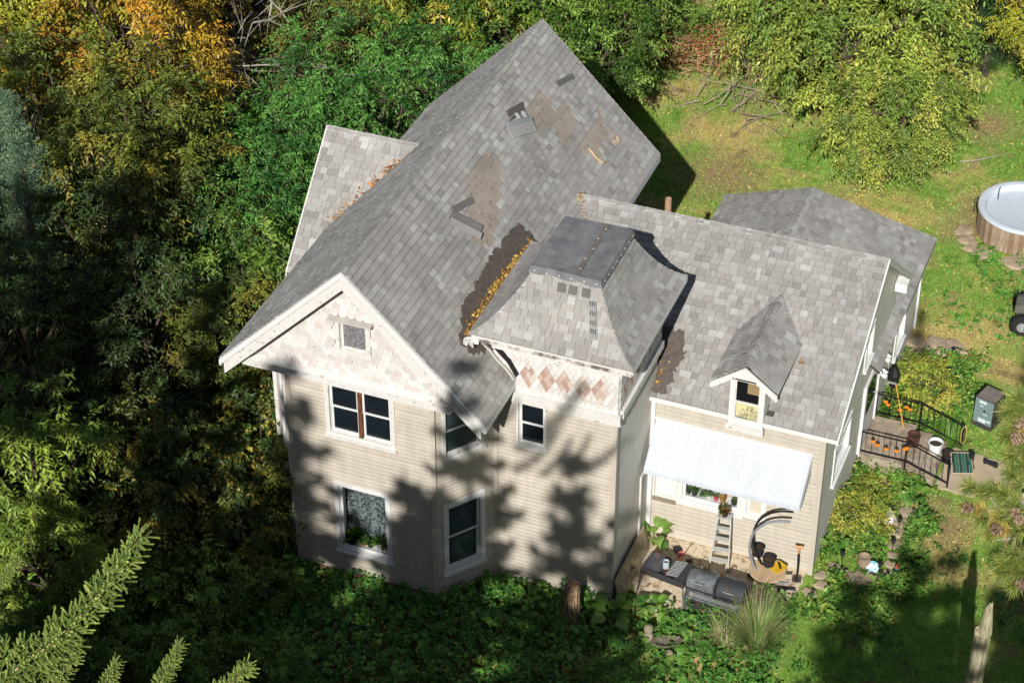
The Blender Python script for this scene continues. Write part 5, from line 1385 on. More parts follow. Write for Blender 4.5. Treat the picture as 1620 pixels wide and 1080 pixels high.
for k, x0 in enumerate((-0.72, 0.03)):
    L = 0.69; r = 0.3
    secs = [(x0, 0.9), (x0+0.03, 1.0), (x0+L-0.03, 1.0), (x0+L, 0.9)]
    vs = []; fs = []; n = 20
    for x, s in secs:
        for j in range(n): a = 2*math.pi*j/n; vs.append((x, r*s*math.cos(a), 0.78+r*s*math.sin(a)))
    for i in range(3):
        for j in range(n): fs.append((i*n+j, i*n+(j+1) % n, (i+1)*n+(j+1) % n, (i+1)*n+j))
    fs += [tuple(reversed(range(n))), tuple(3*n+j for j in range(n))]
    mb = MB(); mb.add(vs, fs); dr = mb.build('drum', M_GRILL if k == 0 else mat('grill_rusted', lin('383b3f'), 0.6, col2=lin('9b5f34'), vscale=3.2, thr=(0.6, 0.68)), t, smooth=True)
    for sg_ in (-1, 1):
        mb = MB(); mb.bar((x0+0.01, sg_*r*1.01, 0.78), (x0+L-0.01, sg_*r*1.01, 0.78), 0.012, 0.035); mb.build('lid_rim', M_BLACK, dr)
    mb = MB()
    mb = MB(); mb.tube([(x0+0.2, -r*0.9, 0.97), (x0+0.22, -r*1.1, 1.02), (x0+0.45, -r*1.1, 1.02), (x0+0.47, -r*0.9, 0.97)], 0.012, 6); mb.build('lid_handle', M_STEEL, dr)
    mb = MB(); mb.lathe([(0.05, 0), (0.045, 0.02), (0.0001, 0.03)], 12, (x0+0.35, -0.14, 1.0), Matrix.Rotation(R(30), 4, 'X')); mb.build('thermometer', M_WPL, dr)
    for xx in (x0+0.15, x0+0.5): 
        mb = MB(); mb.tube([(xx-0.05, r*0.7, 0.97), (xx-0.04, r*0.85, 1.03), (xx+0.06, r*0.85, 1.03), (xx+0.07, r*0.7, 0.97)], 0.012, 6); mb.build('hinge_loop', M_GRILL, dr)
for sx in (-0.66, 0.66):
    for sy in (-0.3, 0.24):
        mb = MB(); mb.tube([(sx, sy, 0.75), (sx, sy*1.1, 0.03)], 0.02, 6); mb.build('leg', M_GRILL, t)
mb = MB(); mb.tube([(-0.68, -0.3, 0.03), (-0.68, -0.42, 0.58), (-0.62, -0.45, 0.64), (0.6, -0.45, 0.64), (0.66, -0.42, 0.58), (0.68, -0.3, 0.03)], 0.024, 8); mb.build('front_frame', M_GRILL, t)
mb = MB()
for i in range(6): mb.tube([(-0.62, -0.43+0.035*i, 0.62), (0.62, -0.43+0.035*i, 0.62)], 0.006, 4)
mb.build('front_shelf', M_STEEL, t)
mb = MB(); mb.box(-0.66, 0.66, -0.32, 0.25, 0.2, 0.22); mb.build('lower_shelf', M_RUST, t)
mb = MB(); mb.tube([(-0.05, 0.1, 1.03), (-0.05, 0.1, 1.1)], 0.04, 8); mb.build('chimney', M_GRILL, t)

# stepladder with a potted plant on top
t = thing('step_ladder', 'pale metal stepladder standing open against the wall below the picture window', 'ladder', (2.12, 2.0, 0.035), R(6))
mb = MB()
for s in (-1, 1):
    m = MB(); m.bar((s*0.24, 0, 0), (s*0.16, 0.33, 1.42), 0.03, 0.07, up=(0, 1, 0)); m.build('side_rail', mat('ladder_metal', lin('b2b3ad'), 0.5, var=0.1) if s < 0 else bpy.data.materials['ladder_metal'], t)
    m = MB(); m.bar((s*0.2, 0.6, 0), (s*0.15, 0.38, 1.4), 0.025, 0.03, up=(0, 1, 0)); m.build('rear_leg', M_STEEL, t)
for i in range(4):
    f = (i+1)/5; m = MB(); m.box(-0.24+0.08*f+0.015, 0.24-0.08*f-0.015, 0.33*f-0.05, 0.33*f+0.07, 1.42*f-0.02, 1.42*f+0.012); m.build('tread', bpy.data.materials['ladder_metal'], t)
m = MB(); m.box(-0.18, 0.18, 0.26, 0.46, 1.42, 1.46); m.build('top_cap', bpy.data.materials['ladder_metal'], t)

def potted(lab, loc, r, h, potcol, hexes, n, L, W, spread=0.8, seed=1, up=0.9, group=None, droop=0.3):
    t = thing('potted_plant', lab, 'plant', loc, group=group)
    mb = MB(); mb.lathe([(r*0.7, 0), (r, h*0.85), (r*1.08, h*0.86), (r*1.08, h), (r*0.9, h), (r*0.85, h*0.8), (0.0001, h*0.8)], 16); mb.build('pot', mat('pot', lin(potcol), 0.6, var=0.08), t, smooth=True)
    g = np.random.default_rng(seed); a = g.random(n)*6.28; e = g.random(n)
    D = np.stack([np.cos(a)*spread*(0.4+e), np.sin(a)*spread*(0.4+e), up*(1.2-e)], 1)
    P = np.zeros((n, 3)); P[:, 2] = h*0.82+0.5*L*g.random(n)*up; P[:, :2] = D[:, :2]*0.25*L
    V, F, C = leaf_arrays(P, D, L*(0.6+0.6*g.random(n)), W, palette_cols(hexes, n, g, jit=0.4), g, 0.2, droop)
    mobj('foliage', fast_mesh('foliage', V, F, C), M_LEAF, t)
    return t
potted('small brown leafed plant in a dark pot on top of the stepladder', (2.08, 2.36, 1.495), 0.09, 0.14, '2e2a28', ('6b5a2a', '7a4a28', '55602a'), 60, 0.16, 0.05, seed=3)
# window sill plants
GRN = ('4f7a2a', '3d6a24', '6b9438')
for i, (x, r, h, pc, n, L) in enumerate(((-6.22, 0.14, 0.2, '23262a', 60, 0.3), (-5.93, 0.07, 0.13, 'b0643c', 22, 0.16), (-5.74, 0.09, 0.14, '2a2622', 34, 0.2), (-5.48, 0.1, 0.17, 'a9aaa6', 40, 0.3), (-5.24, 0.09, 0.2, '2f3a33', 26, 0.25))):
    lab = ('leafy green plant in a large dark pot at the left of the lace curtained window', 'small terracotta pot plant in the lace curtained window', 'green plant in a small dark pot in the middle of the lace curtained window', 'upright green plant in a pale pot in the lace curtained window', 'dim plant in a tall dark pot at the right of the lace curtained window')[i]
    potted(lab, (x, GY+0.24, 0.862), r, h, pc, GRN, n, L, 0.06, seed=20+i)
for i, (x, r, h, pc, n, L, sp) in enumerate(((0.98, 0.06, 0.12, '3a3f42', 26, 0.12, 0.7), (1.13, 0.09, 0.16, '2c302f', 50, 0.16, 0.8), (1.34, 0.08, 0.12, '9fb3a6', 20, 0.12, 0.7), (1.5, 0.08, 0.12, 'dedcd6', 24, 0.12, 0.7), (1.68, 0.065, 0.12, 'c24a58', 14, 0.1, 0.7), (1.85, 0.085, 0.16, 'a87b3c', 9, 0.55, 1.3), (2.14, 0.08, 0.12, '3b3b3d', 14, 0.12, 0.7))):
    lab = ('trailing plant in a tiny grey pot at the left end of the picture window', 'bushy plant in a black pot in the picture window', 'plant in a pale green pot in the picture window', 'plant in a white pot in the picture window', 'small plant in a pink pot in the picture window', 'long leafed plant in an ochre pot in the picture window', 'round dark pot plant at the right end of the picture window')[i]
    potted(lab, (x, WYW+0.22, 1.392), r, h, pc, ('4d6f35', '5f7f3f', '3f5f30'), n, L, 0.05 if i != 5 else 0.07, sp, seed=40+i, droop=0.3 if i != 5 else 0.1)
# buckets, spool table, tray, boards, shovel, curved stand
bucket('bucket', 'white plastic bucket with a blue mark standing by the curved stand', (2.94, 2.54, 0.035), 0.15, 0.36, mat('bucket_label', lin('e4e4e2'), 0.45, col2=lin('3f5fa8'), vscale=2.2, thr=(0.66, 0.68)), None)
bucket('bucket', 'black bucket of cuttings stacked on the white bucket', (2.94, 2.54, 0.396), 0.15, 0.26, M_BPL, M_SOIL)
t = thing('spool_table', 'round tan wooden table top low on the patio under the black bucket', 'table', (3.3, 2.12, 0.035))
mb = MB(); mb.lathe([(0.44, 0.27), (0.45, 0.28), (0.45, 0.31), (0.44, 0.32), (0.0001, 0.32)], 32); mb.build('table_top', mat('tan_board', lin('b89f7c'), 0.85, var=0.15, vscale=4), t)
mb = MB(); mb.lathe([(0.3, 0), (0.28, 0.02), (0.14, 0.03), (0.14, 0.27)], 20); mb.build('base', M_WEATHER, t)
bucket('bucket', 'open black bucket standing on the round tan table', (3.28, 2.3, 0.357), 0.16, 0.22, M_BPL, M_SOIL)
t = thing('plastic_tray', 'yellow plastic tray beside the open black bucket', 'tray', (3.52, 2.26, 0.357), R(-30))
mb = MB(); mb.box(-0.14, 0.14, -0.17, 0.17, 0, 0.02); mb.box(-0.14, -0.12, -0.17, 0.17, 0.02, 0.08); mb.box(0.12, 0.14, -0.17, 0.17, 0.02, 0.08); mb.box(-0.12, 0.12, 0.15, 0.17, 0.02, 0.08); mb.build('tray_body', mat('yellow_plastic', lin('c9a528'), 0.5), t)
mb = MB(); mb.bar((-0.1, 0.12, 0.06), (0.1, -0.02, 0.09), 0.05, 0.03); mb.build('brush', M_BLACK, t)
t = thing('wood_board', 'orange brown board propped behind the smoker lids', 'board', (2.75, 1.45, 0.06), R(-28))
mb = MB(); mb.box(-0.36, 0.36, -0.11, 0.11, 0.0, 0.05, Matrix.Rotation(R(24), 4, 'X')); mb.build('plank', mat('varnished', lin('9a6632'), 0.5, var=0.2, vscale=5, stretch=(1, 6, 6)), t)
mb = MB(); mb.tube([(-0.36, 0, 0.05), (-0.58, 0.05, 0.1)], 0.03, 6); mb.build('grip', mat('orange_grip', lin('d08a2a'), 0.5), t)
t = thing('garden_shovel', 'shovel with pale wooden handle standing upright at the corner of the house', 'shovel', (4.0, 2.28, 0.0), R(10))
mb = MB(); mb.tube([(0, 0, 0.05), (0.0, 0.02, 0.6), (-0.02, 0.04, 0.98)], 0.024, 8); mb.build('shaft', M_BLACK, t)
mb = MB(); mb.tube([(-0.02, 0.04, 0.95), (-0.02, 0.045, 1.12)], 0.028, 8); mb.tube([(-0.12, 0.045, 1.15), (0.08, 0.045, 1.15)], 0.026, 8); mb.tube([(-0.12, 0.045, 1.15), (-0.05, 0.045, 1.08), (-0.02, 0.045, 1.08), (0.03, 0.045, 1.08), (0.08, 0.045, 1.15)], 0.02, 8); mb.build('handle_grip', mat('ash_handle', lin('c99a6c'), 0.6), t)
mb = MB(); mb.add([(-0.11, 0, 0.0), (0.11, 0, 0.0), (0.11, -0.02, 0.24), (-0.11, -0.02, 0.24), (0, 0.035, 0.12)], [(0, 1, 4), (1, 2, 4), (2, 3, 4), (3, 0, 4)]); o = mb.build('blade', M_RUST, t); s = o.modifiers.new('t', 'SOLIDIFY'); s.thickness = 0.006
t = thing('curved_stand', 'grey and black curved hanging chair stand in front of the wing wall', 'stand', (3.3, 2.0, 0.035))
def arc(dy, dz, s=1.0):
    pts = [(0.55, 0.15, 0.03), (0.2, 0.05, 0.05), (-0.15, 0, 0.2), (-0.38, 0.0, 0.6), (-0.46, 0.0, 1.05), (-0.38, 0, 1.5), (-0.15, 0, 1.83), (0.15, 0, 2.02), (0.46, 0, 2.1)]
    out = []
    for i in range(len(pts)-1):
        p0 = Vector(pts[max(0, i-1)]); p1 = Vector(pts[i]); p2 = Vector(pts[i+1]); p3 = Vector(pts[min(len(pts)-1, i+2)])
        for k in range(6):
            u = k/6; out.append(0.5*((2*p1)+(p2-p0)*u+(2*p0-5*p1+4*p2-p3)*u*u+(3*p1-p0-3*p2+p3)*u**3)+Vector((0, dy, dz)))
    out.append(Vector(pts[-1])+Vector((0, dy, dz)))
    return out
mb = MB(); mb.tube(arc(0, 0), 0.031, 10); mb.build('arm', mat('grey_tube', lin('83878c'), 0.5, var=0.1), t, smooth=True)
mb = MB(); mb.tube(arc(0.26, 0.1), 0.027, 10); mb.build('arm', M_BLACK, t, smooth=True)
mb = MB(); mb.tube([(0.75, 0.0, 0.04), (0.3, -0.1, 0.04), (-0.1, -0.1, 0.04), (-0.45, 0.1, 0.04)], 0.04, 8); mb.tube([(0.3, -0.1, 0.05), (0.62, -0.45, 0.04)], 0.03, 8); mb.build('foot', M_BLACK, t)
rub = random.Random(9)
t = thing('rubber_mat', 'dark worn mat on the patio between grill and ladder', 'mat', (1.62, 1.6, 0.04), R(-8))
mb = MB(); mb.box(-0.35, 0.55, -0.35, 0.3, 0, 0.012); mb.build('sheet', mat('dark_mat', lin('45382e'), 0.9, var=0.3, vscale=5), t)
t = thing('garden_glove', 'black and pink work glove lying on the patio', 'glove', (1.02, 2.28, 0.036), R(40))
mb = MB(); mb.box(-0.1, 0.1, 0.0, 0.16, 0, 0.05); mb.build('palm', M_BPL, t, bevel=0.02)
mb = MB(); mb.box(-0.08, 0.09, -0.13, 0.0, 0, 0.04); mb.build('cuff', mat('pink_cloth', lin('d07a70'), 0.8), t, bevel=0.015)
for i, f in enumerate((-0.075, -0.025, 0.025, 0.075)):
    mb = MB(); mb.tube([(f, 0.15, 0.025), (f*1.15, 0.25-abs(f)*0.5, 0.02)], [0.022, 0.017], 8); mb.build('finger', M_BPL, t)
for i, (x, y, w, d, h, c) in enumerate(((2.4, 1.55, 0.14, 0.1, 0.1, 'cfcac2'), (2.62, 1.75, 0.1, 0.14, 0.08, 'd9d6cf'), (1.35, 2.05, 0.16, 0.1, 0.06, '6b5c4c'), (0.72, 1.9, 0.12, 0.09, 0.05, '8a6f52'), (3.55, 0.75, 0.13, 0.1, 0.14, 'e0deda'), (3.7, 1.2, 0.3, 0.06, 0.06, '6e5f50'), (3.85, 1.5, 0.34, 0.07, 0.07, '75644f'))):
    mb = MB(); mb.box(-w/2, w/2, -d/2, d/2, 0, h); o = mb.build('patio_rubble', mat('rubble', lin(c), 0.9, var=0.2), bevel=0.012); o.location = (x, y, 0.036); o.rotation_euler = (0.03, 0.05, rub.random()*3)
    tag(o, ('white block between ladder and smoker', 'small white block under the curved stand', 'brown wood block on the patio by the ladder', 'brown chip of wood on the patio near the grill', 'white block beside the right end of the smoker', 'short weathered plank at the right edge of the patio', 'longer weathered plank at the right edge of the patio')[i], 'block' if i < 5 else 'plank')

# weathered door leaning against the tower side wall
t = thing('old_door', 'weathered panelled door lying on its side against the tower wall', 'door', (0.12, 1.05, 0))
Md = Matrix.Translation((0.16, 0, 0.0)) @ Matrix.Rotation(R(-12), 4, 'Y')
M_ODOOR = mat('old_door_paint', lin('b3a48a'), 0.85, var=0.15, vscale=3, stretch=(1, 4, 1), col2=lin('93856c'))
mb = MB(); mb.box(-0.02, 0.02, -1.08, 1.08, 0.0, 0.76, Md); mb.build('slab', M_ODOOR, t)
for a, b in ((-1.0, -0.55), (-0.47, -0.02), (0.06, 0.5), (0.58, 1.0)):
    for c, d in ((0.08, 0.35), (0.41, 0.68)):
        mb = MB(); mb.box(0.02, 0.032, a, b, c, d, Md); mb.build('panel', M_ODOOR, t, bevel=0.006)
mb = MB(); mb.tube([Md @ Vector((0.02, -0.1, 0.38)), Md @ Vector((0.1, -0.1, 0.4))], 0.03, 8); mb.box(0.021, 0.035, -0.16, -0.04, 0.3, 0.46, Md); mb.build('handle', M_RUST, t)

# old tree stump post in front of the tower and the broken pole at the corner
def weathered_post(name, lab, pts, rads, m, n=14, seed=1, jag=0.12, cat='post'):
    rnd = random.Random(seed); mb = MB(); mb.tube(pts, rads, n)
    k = len(pts); vs = []
    for i, v in enumerate(mb.v):
        v = Vector(v); ring = i//n
        c = Vector(pts[ring]); d = v-c; v = c+d*(1+0.18*math.sin(3.7*(i % n)))+Vector((0, 0, 0))
        if ring == k-1: v += Vector((0, 0, rnd.uniform(-jag, jag)))
        vs.append(tuple(v))
    mb.v = vs
    return tag(mb.build(name, m), lab, cat)
M_STUMP = mat('stump_wood', lin('c4a57e'), 0.95, var=0.3, vscale=5, stretch=(5, 5, 0.6), bump=0.9, bscale=12, col2=lin('4e4238'))
weathered_post('stump_post', 'tall weathered stump post in front of the tower wall', [(-0.62, -1.0, -0.05), (-0.61, -1.0, 0.4), (-0.6, -1.02, 0.8), (-0.59, -1.03, 1.1), (-0.58, -1.03, 1.25)], [0.2, 0.185, 0.18, 0.18, 0.16], M_STUMP)
# ------------------------------------------------------------------ garden bits
t = thing('birdhouse', 'small white birdhouse on a short post in the garden bed', 'birdhouse', (5.6, 5.0, 0), R(20))
mb = MB(); mb.tube([(0, 0, 0), (0, 0, 0.3)], 0.025, 6); mb.build('post', M_WEATHER, t)
mb = MB(); mb.add([(-0.1, -0.1, 0.3), (0.1, -0.1, 0.3), (0.1, 0.1, 0.3), (-0.1, 0.1, 0.3), (-0.1, -0.1, 0.5), (0.1, -0.1, 0.5), (0.1, 0.1, 0.5), (-0.1, 0.1, 0.5), (0, -0.1, 0.6), (0, 0.1, 0.6)], [(0, 3, 2, 1), (0, 1, 5, 8, 4), (2, 3, 7, 9, 6), (1, 2, 6, 5), (3, 0, 4, 7)]); mb.build('box', M_PEEL, t)
mb = MB()
for s in (-1, 1): mb.add([(0, -0.15, 0.625), (0, 0.15, 0.625), (s*0.15, 0.15, 0.48), (s*0.15, -0.15, 0.48), (0, -0.15, 0.605), (0, 0.15, 0.605), (s*0.15, 0.15, 0.46), (s*0.15, -0.15, 0.46)], [(0, 1, 2, 3), (7, 6, 5, 4), (0, 3, 7, 4), (1, 5, 6, 2), (2, 6, 7, 3)])
mb.build('roof', mat('birdhouse_roof', lin('b9bcc0'), 0.7), t)
mb = MB(); mb.lathe([(0.03, 0), (0.03, 0.006), (0.0001, 0.006)], 12, (0, -0.1, 0.43), Matrix.Rotation(E90, 4, 'X')); mb.build('hole', M_ROOM, t)
mb = MB(); mb.lathe([(0.11, 0), (0.15, 0.05), (0.17, 0.2), (0.15, 0.33), (0.16, 0.36), (0.13, 0.36), (0.12, 0.3), (0.0001, 0.28)], 18, (5.38, 3.45, 0)); tag(mb.build('clay_urn', mat('clay', lin('94836c'), 0.9, var=0.15), smooth=True), 'grey brown clay urn in the stone edged bed', 'urn')
mb = MB(); mb.lathe([(0.0001, 0.0), (0.1, 0.005), (0.15, 0.03), (0.155, 0.035), (0.1, 0.02), (0.0001, 0.015)], 22, (5.62, 3.36, 0.16), Matrix.Rotation(R(50), 4, 'X')); tag(mb.build('painted_plate', mat('plate', lin('b9cfd2'), 0.3, col2=lin('6aa0a8'), vscale=9, thr=(0.5, 0.56)), smooth=True), 'blue painted plate leaning beside the clay urn', 'plate')
t = thing('garden_gnome', 'small garden gnome in blue and red by the stone edging', 'gnome', (6.18, 3.5, 0))
mb = MB(); mb.lathe([(0.07, 0), (0.08, 0.06), (0.06, 0.15), (0.035, 0.18)], 12); mb.build('body', mat('gnome_blue', lin('4a6fa5'), 0.6), t, smooth=True)
mb = MB(); mb.lathe([(0.02, 0.16), (0.045, 0.19), (0.045, 0.22), (0.0001, 0.25)], 12); mb.build('head', mat('gnome_face', lin('d0a58c'), 0.7), t, smooth=True)
mb = MB(); mb.lathe([(0.055, 0.22), (0.03, 0.29), (0.0001, 0.36)], 12); mb.build('hat', mat('gnome_hat', lin('b04838'), 0.7), t, smooth=True)
def solar(x, y, lab):
    t = thing('solar_light', lab, 'light', (x, y, 0), group='solar stake lights in the beds')
    mb = MB(); mb.tube([(0, 0, 0), (0, 0, 0.3)], 0.012, 6); mb.build('stake', M_BLACK, t)
    mb = MB(); mb.lathe([(0.02, 0.28), (0.045, 0.3), (0.05, 0.38), (0.07, 0.39), (0.06, 0.41), (0.0001, 0.42)], 12); mb.build('lamp_head', M_BPL, t, smooth=True)
for i, (x, y) in enumerate(((5.86, 5.1), (5.9, 4.25), (5.8, 3.3), (4.85, 3.35))): solar(x, y, ('black solar stake light beside the birdhouse', 'black solar stake light between birdhouse and urn', 'black solar stake light nearest the gnome', 'black solar stake light left of the clay urn')[i])
for i, (x, y) in enumerate(((5.74, 10.5), (5.69, 11.68), (5.6, 12.6))): solar(x, y, ('black solar stake light nearest the far railing', 'middle black solar stake light of the rear bed', 'black solar stake light among the rear stones')[i])
mb = MB(); pts = [(4.9+0.45*math.cos(a), 5.35, 0.05+0.42*math.sin(a)) for a in [math.pi*i/12 for i in range(13)]]; mb.tube(pts, 0.022, 6); pts = [(5.42+0.22*math.cos(a), 5.2, 0.05+0.5*math.sin(a)) for a in [math.pi*i/12 for i in range(13)]]; mb.tube(pts, 0.02, 6); tag(mb.build('garden_hoop', mat('tan_hose', lin('8a7a58'), 0.7)), 'tan garden hose looping over the bed behind the yellow shrub', 'hose')
t = thing('toppled_birdbath', 'grey concrete birdbath bowl tipped over in the weeds', 'birdbath', (1.72, -1.3, 0))
mb = MB(); mb.lathe([(0.0001, -0.03), (0.1, -0.03), (0.22, 0.0), (0.36, 0.07), (0.38, 0.09), (0.34, 0.09), (0.2, 0.04), (0.0001, 0.02)], 36, (0.1, 0.1, 0.34), Matrix.Rotation(R(-14), 4, 'Y') @ Matrix.Rotation(R(-20), 4, 'X'))
mb.v = [(v[0], v[1], v[2]+0.016*math.cos(18*math.atan2(v[1]-0.1, v[0]-0.1))) for v in [tuple(v) for v in mb.v]]
M_CAST = mat('cast_stone', lin('8f8670'), 0.95, var=0.25, vscale=6, bump=0.4); mb.build('bowl', M_CAST, t, smooth=True)
mb = MB(); mb.lathe([(0.14, 0), (0.14, 0.04), (0.09, 0.07), (0.07, 0.2), (0.09, 0.27), (0.06, 0.3)], 16, (0.22, -0.06, 0)); mb.build('foot', M_CAST, t, smooth=True)
t = thing('stone_figure', 'small grey stone garden figure beside the birdbath', 'statue', (1.34, -1.12, 0))
mb = MB(); mb.lathe([(0.13, 0), (0.14, 0.05), (0.1, 0.1), (0.09, 0.25), (0.13, 0.36), (0.11, 0.45), (0.05, 0.5)], 14); mb.build('body', M_CAST, t, smooth=True)
mb = MB(); mb.lathe([(0.0001, 0.47), (0.09, 0.5), (0.12, 0.58), (0.1, 0.66), (0.0001, 0.7)], 14); mb.build('head', M_CAST, t, smooth=True)
POLE = (8.94, -2.26, 5.0)
# ------------------------------------------------------------------ woods
YG = ('8a9430', '9aa03a', '77882c', 'a8a440'); ORG = ('948428', 'a08c2c', '8a7c28', '868430', '9a8a30', '9c7a2c'); GR = ('4c6a24', '5a7a2a', '3f5f22', '68883a')
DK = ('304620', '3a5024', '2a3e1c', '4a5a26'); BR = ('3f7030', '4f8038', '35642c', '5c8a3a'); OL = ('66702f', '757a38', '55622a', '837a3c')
ELM = ('76903a', '869a42', '66823a', '98a24e', '5d7a34')
KINDS = {
 'orange': dict(seed=1, rx=2.6, ry=2.6, rz=2.8, zc=5.4, clumps=70, twigs=12, per=14, cols=ORG, L=0.15, W=0.06, tl=0.75, tr=0.16),
 'yellowgreen': dict(seed=2, rx=2.4, ry=2.4, rz=2.6, zc=5.0, clumps=64, twigs=12, per=14, cols=YG, L=0.17, W=0.06, tl=0.8, tr=0.15),
 'yellowmix': dict(seed=3, rx=2.2, ry=2.2, rz=2.4, zc=4.4, clumps=60, twigs=12, per=13, cols=('6b782a', '586a28', '7a7a30', '465a24'), L=0.16, W=0.055, tl=0.85, tr=0.14),
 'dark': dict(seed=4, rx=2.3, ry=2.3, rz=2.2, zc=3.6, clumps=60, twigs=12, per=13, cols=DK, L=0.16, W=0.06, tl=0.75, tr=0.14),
 'green': dict(seed=5, rx=2.2, ry=2.2, rz=2.1, zc=3.2, clumps=60, twigs=12, per=13, cols=GR, L=0.15, W=0.06, tl=0.7, tr=0.13),
 'frond': dict(seed=6, rx=1.9, ry=1.9, rz=1.7, zc=2.9, clumps=42, twigs=11, per=25, cols=BR, L=0.12, W=0.045, tl=1.25, droop=0.6, bushy=0.7, tr=0.1, split=3),
 'olive': dict(seed=7, rx=2.0, ry=2.0, rz=1.9, zc=2.6, clumps=44, twigs=10, per=12, cols=OL, L=0.12, W=0.05, tl=0.7, tr=0.1, split=2, limbs=30),
 'lance': dict(seed=8, rx=1.4, ry=1.4, rz=1.9, zc=3.6, clumps=34, twigs=9, per=14, cols=('66822e', '768f36', '58742a'), L=0.17, W=0.05, tl=0.7, droop=0.5, tr=0.1),
 'elm': dict(seed=9, rx=2.5, ry=2.4, rz=2.3, zc=2.7, clumps=125, twigs=14, per=14, shell=0.62, cols=ELM, L=0.14, W=0.055, tl=0.75, droop=0.35, tr=0.16, low=-0.8),
 'bush': dict(seed=10, rx=1.2, ry=1.2, rz=0.9, zc=0.9, clumps=36, twigs=9, per=11, cols=GR, L=0.13, W=0.06, tl=0.5, tr=0.05, split=3, low=-0.3),
 'vine': dict(seed=11, rx=1.0, ry=1.0, rz=1.6, zc=1.8, clumps=40, twigs=9, per=11, cols=('3d5524', '55602a', '6f7a2e', '8a8434', '33491f'), L=0.13, W=0.07, tl=0.6, tr=0.06, split=3, droop=0.5),
 'goldshrub': dict(seed=12, rx=0.62, ry=0.62, rz=0.5, zc=0.55, clumps=30, twigs=9, per=10, cols=('829438', '949e42', '728c36', 'a0a44a'), L=0.11, W=0.03, tl=0.4, tr=0.03, split=3, low=-0.2),
}
def T(kind, x, y, lab, name='broadleaf_tree', rz=0.0, sc=1.0, z=0.0, cat='tree', grp=None): return tree(name, lab, cat, (x, y, z), kind, rz, sc, grp)
T('orange', -19.0, 11.2, 'golden orange autumn tree at the top left of the wood', rz=0.5, sc=1.1)
T('orange', -21.5, 16.5, 'orange tinged autumn tree behind the golden one', rz=2.5, sc=1.0)
T('yellowgreen', -22.8, 11.0, 'yellow green tree in the top left corner', rz=1.0, sc=1.15)
T('yellowgreen', -25.5, 15.5, 'tall yellow green tree at the far left edge', rz=2.0, sc=1.15)
T('yellowmix', -16.6, 7.9, 'yellowing tree below the golden orange one', rz=0.3, sc=1.1)
T('yellowmix', -20.3, 7.2, 'yellowing tree behind the blue green juniper', rz=1.7, sc=1.15)
T('yellowmix', -16.2, 5.4, 'dim yellowing tree right of the blue green juniper', rz=3.0, sc=1.05)
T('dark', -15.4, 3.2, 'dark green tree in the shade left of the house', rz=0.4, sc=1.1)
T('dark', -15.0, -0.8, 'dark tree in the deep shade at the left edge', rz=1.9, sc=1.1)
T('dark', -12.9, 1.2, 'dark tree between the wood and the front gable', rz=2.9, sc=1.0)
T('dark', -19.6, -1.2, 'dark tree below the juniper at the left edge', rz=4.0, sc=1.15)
T('green', -11.5, 4.6, 'green tree close to the left side of the house', rz=1.0, sc=1.0)
T('yellowmix', -11.0, 2.4, 'small yellow flecked tree beside the gable eave', rz=4.2, sc=0.75)
for i, (x, y, s, lab) in enumerate(((-14.2, 10.4, 1.1, 'bright green frond leaved thicket left of the cross gable'), (-13.5, 7.6, 1.05, 'drooping green frond thicket below the bright one'), (-12.0, 9.2, 1.0, 'green frond thicket touching the cross gable roof'), (-11.6, 12.6, 1.15, 'green vine hung thicket behind the cross gable'), (-14.3, 14.2, 1.1, 'leafy green thicket in the middle of the upper wood'), (-10.6, 15.6, 1.1, 'leafy green thicket beside the main roof slope'), (-13.0, 17.6, 1.1, 'vine covered thicket at the top of the picture'))):
    T('frond', x, y, lab, 'frond_thicket', rz=i*1.1, sc=s, cat='shrub', grp='green thickets behind the house')
for i, (x, y, s, lab) in enumerate(((-18.2, 16.0, 1.1, 'olive brown tangle of half bare shrubs at the top'), (-16.4, 14.0, 1.0, 'olive tangle of vines below the bare branches'), (-16.0, 18.0, 1.1, 'olive shrub at the top edge of the wood'), (-20.0, 20.0, 1.2, 'olive shrub behind the bare branches'))):
    T('olive', x, y, lab, 'tangled_shrub', rz=i*1.4, sc=s, cat='shrub', grp='half bare shrubs')
for i, (x, y, s, k, lab) in enumerate(((-9.9, 19.6, 1.15, 'green', 'green tree behind the rear roof peak'), (-12.4, 20.4, 1.2, 'yellowgreen', 'pale green tree at the top left of the roof peak'), (-7.9, 20.2, 0.95, 'green', 'green tree right of the roof peak'), (-9.0, 24.5, 1.2, 'green', 'dark green tree at the top edge above the roof peak'), (-15.5, 22.5, 1.3, 'green', 'green tree at the top edge left of the roof peak'))):
    T(k, x, y, lab, rz=i*1.3, sc=s)
T('lance', -12.6, -4.6, 'sunlit tree with long drooping leaves at the left edge', rz=0.7, sc=1.15)
T('lance', -11.6, -6.2, 'lower tree with long drooping leaves in the left corner', rz=2.2, sc=0.8)
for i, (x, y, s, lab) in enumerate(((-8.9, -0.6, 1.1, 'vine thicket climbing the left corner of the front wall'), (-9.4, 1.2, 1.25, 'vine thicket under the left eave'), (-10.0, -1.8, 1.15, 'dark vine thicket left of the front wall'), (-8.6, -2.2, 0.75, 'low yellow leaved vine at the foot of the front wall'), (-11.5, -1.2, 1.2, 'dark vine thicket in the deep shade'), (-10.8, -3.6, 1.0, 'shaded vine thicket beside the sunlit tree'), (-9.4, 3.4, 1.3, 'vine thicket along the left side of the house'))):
    T('vine', x, y, lab, 'vine_thicket', rz=i*0.9, sc=s, cat='shrub', grp='vine thickets left of the house')
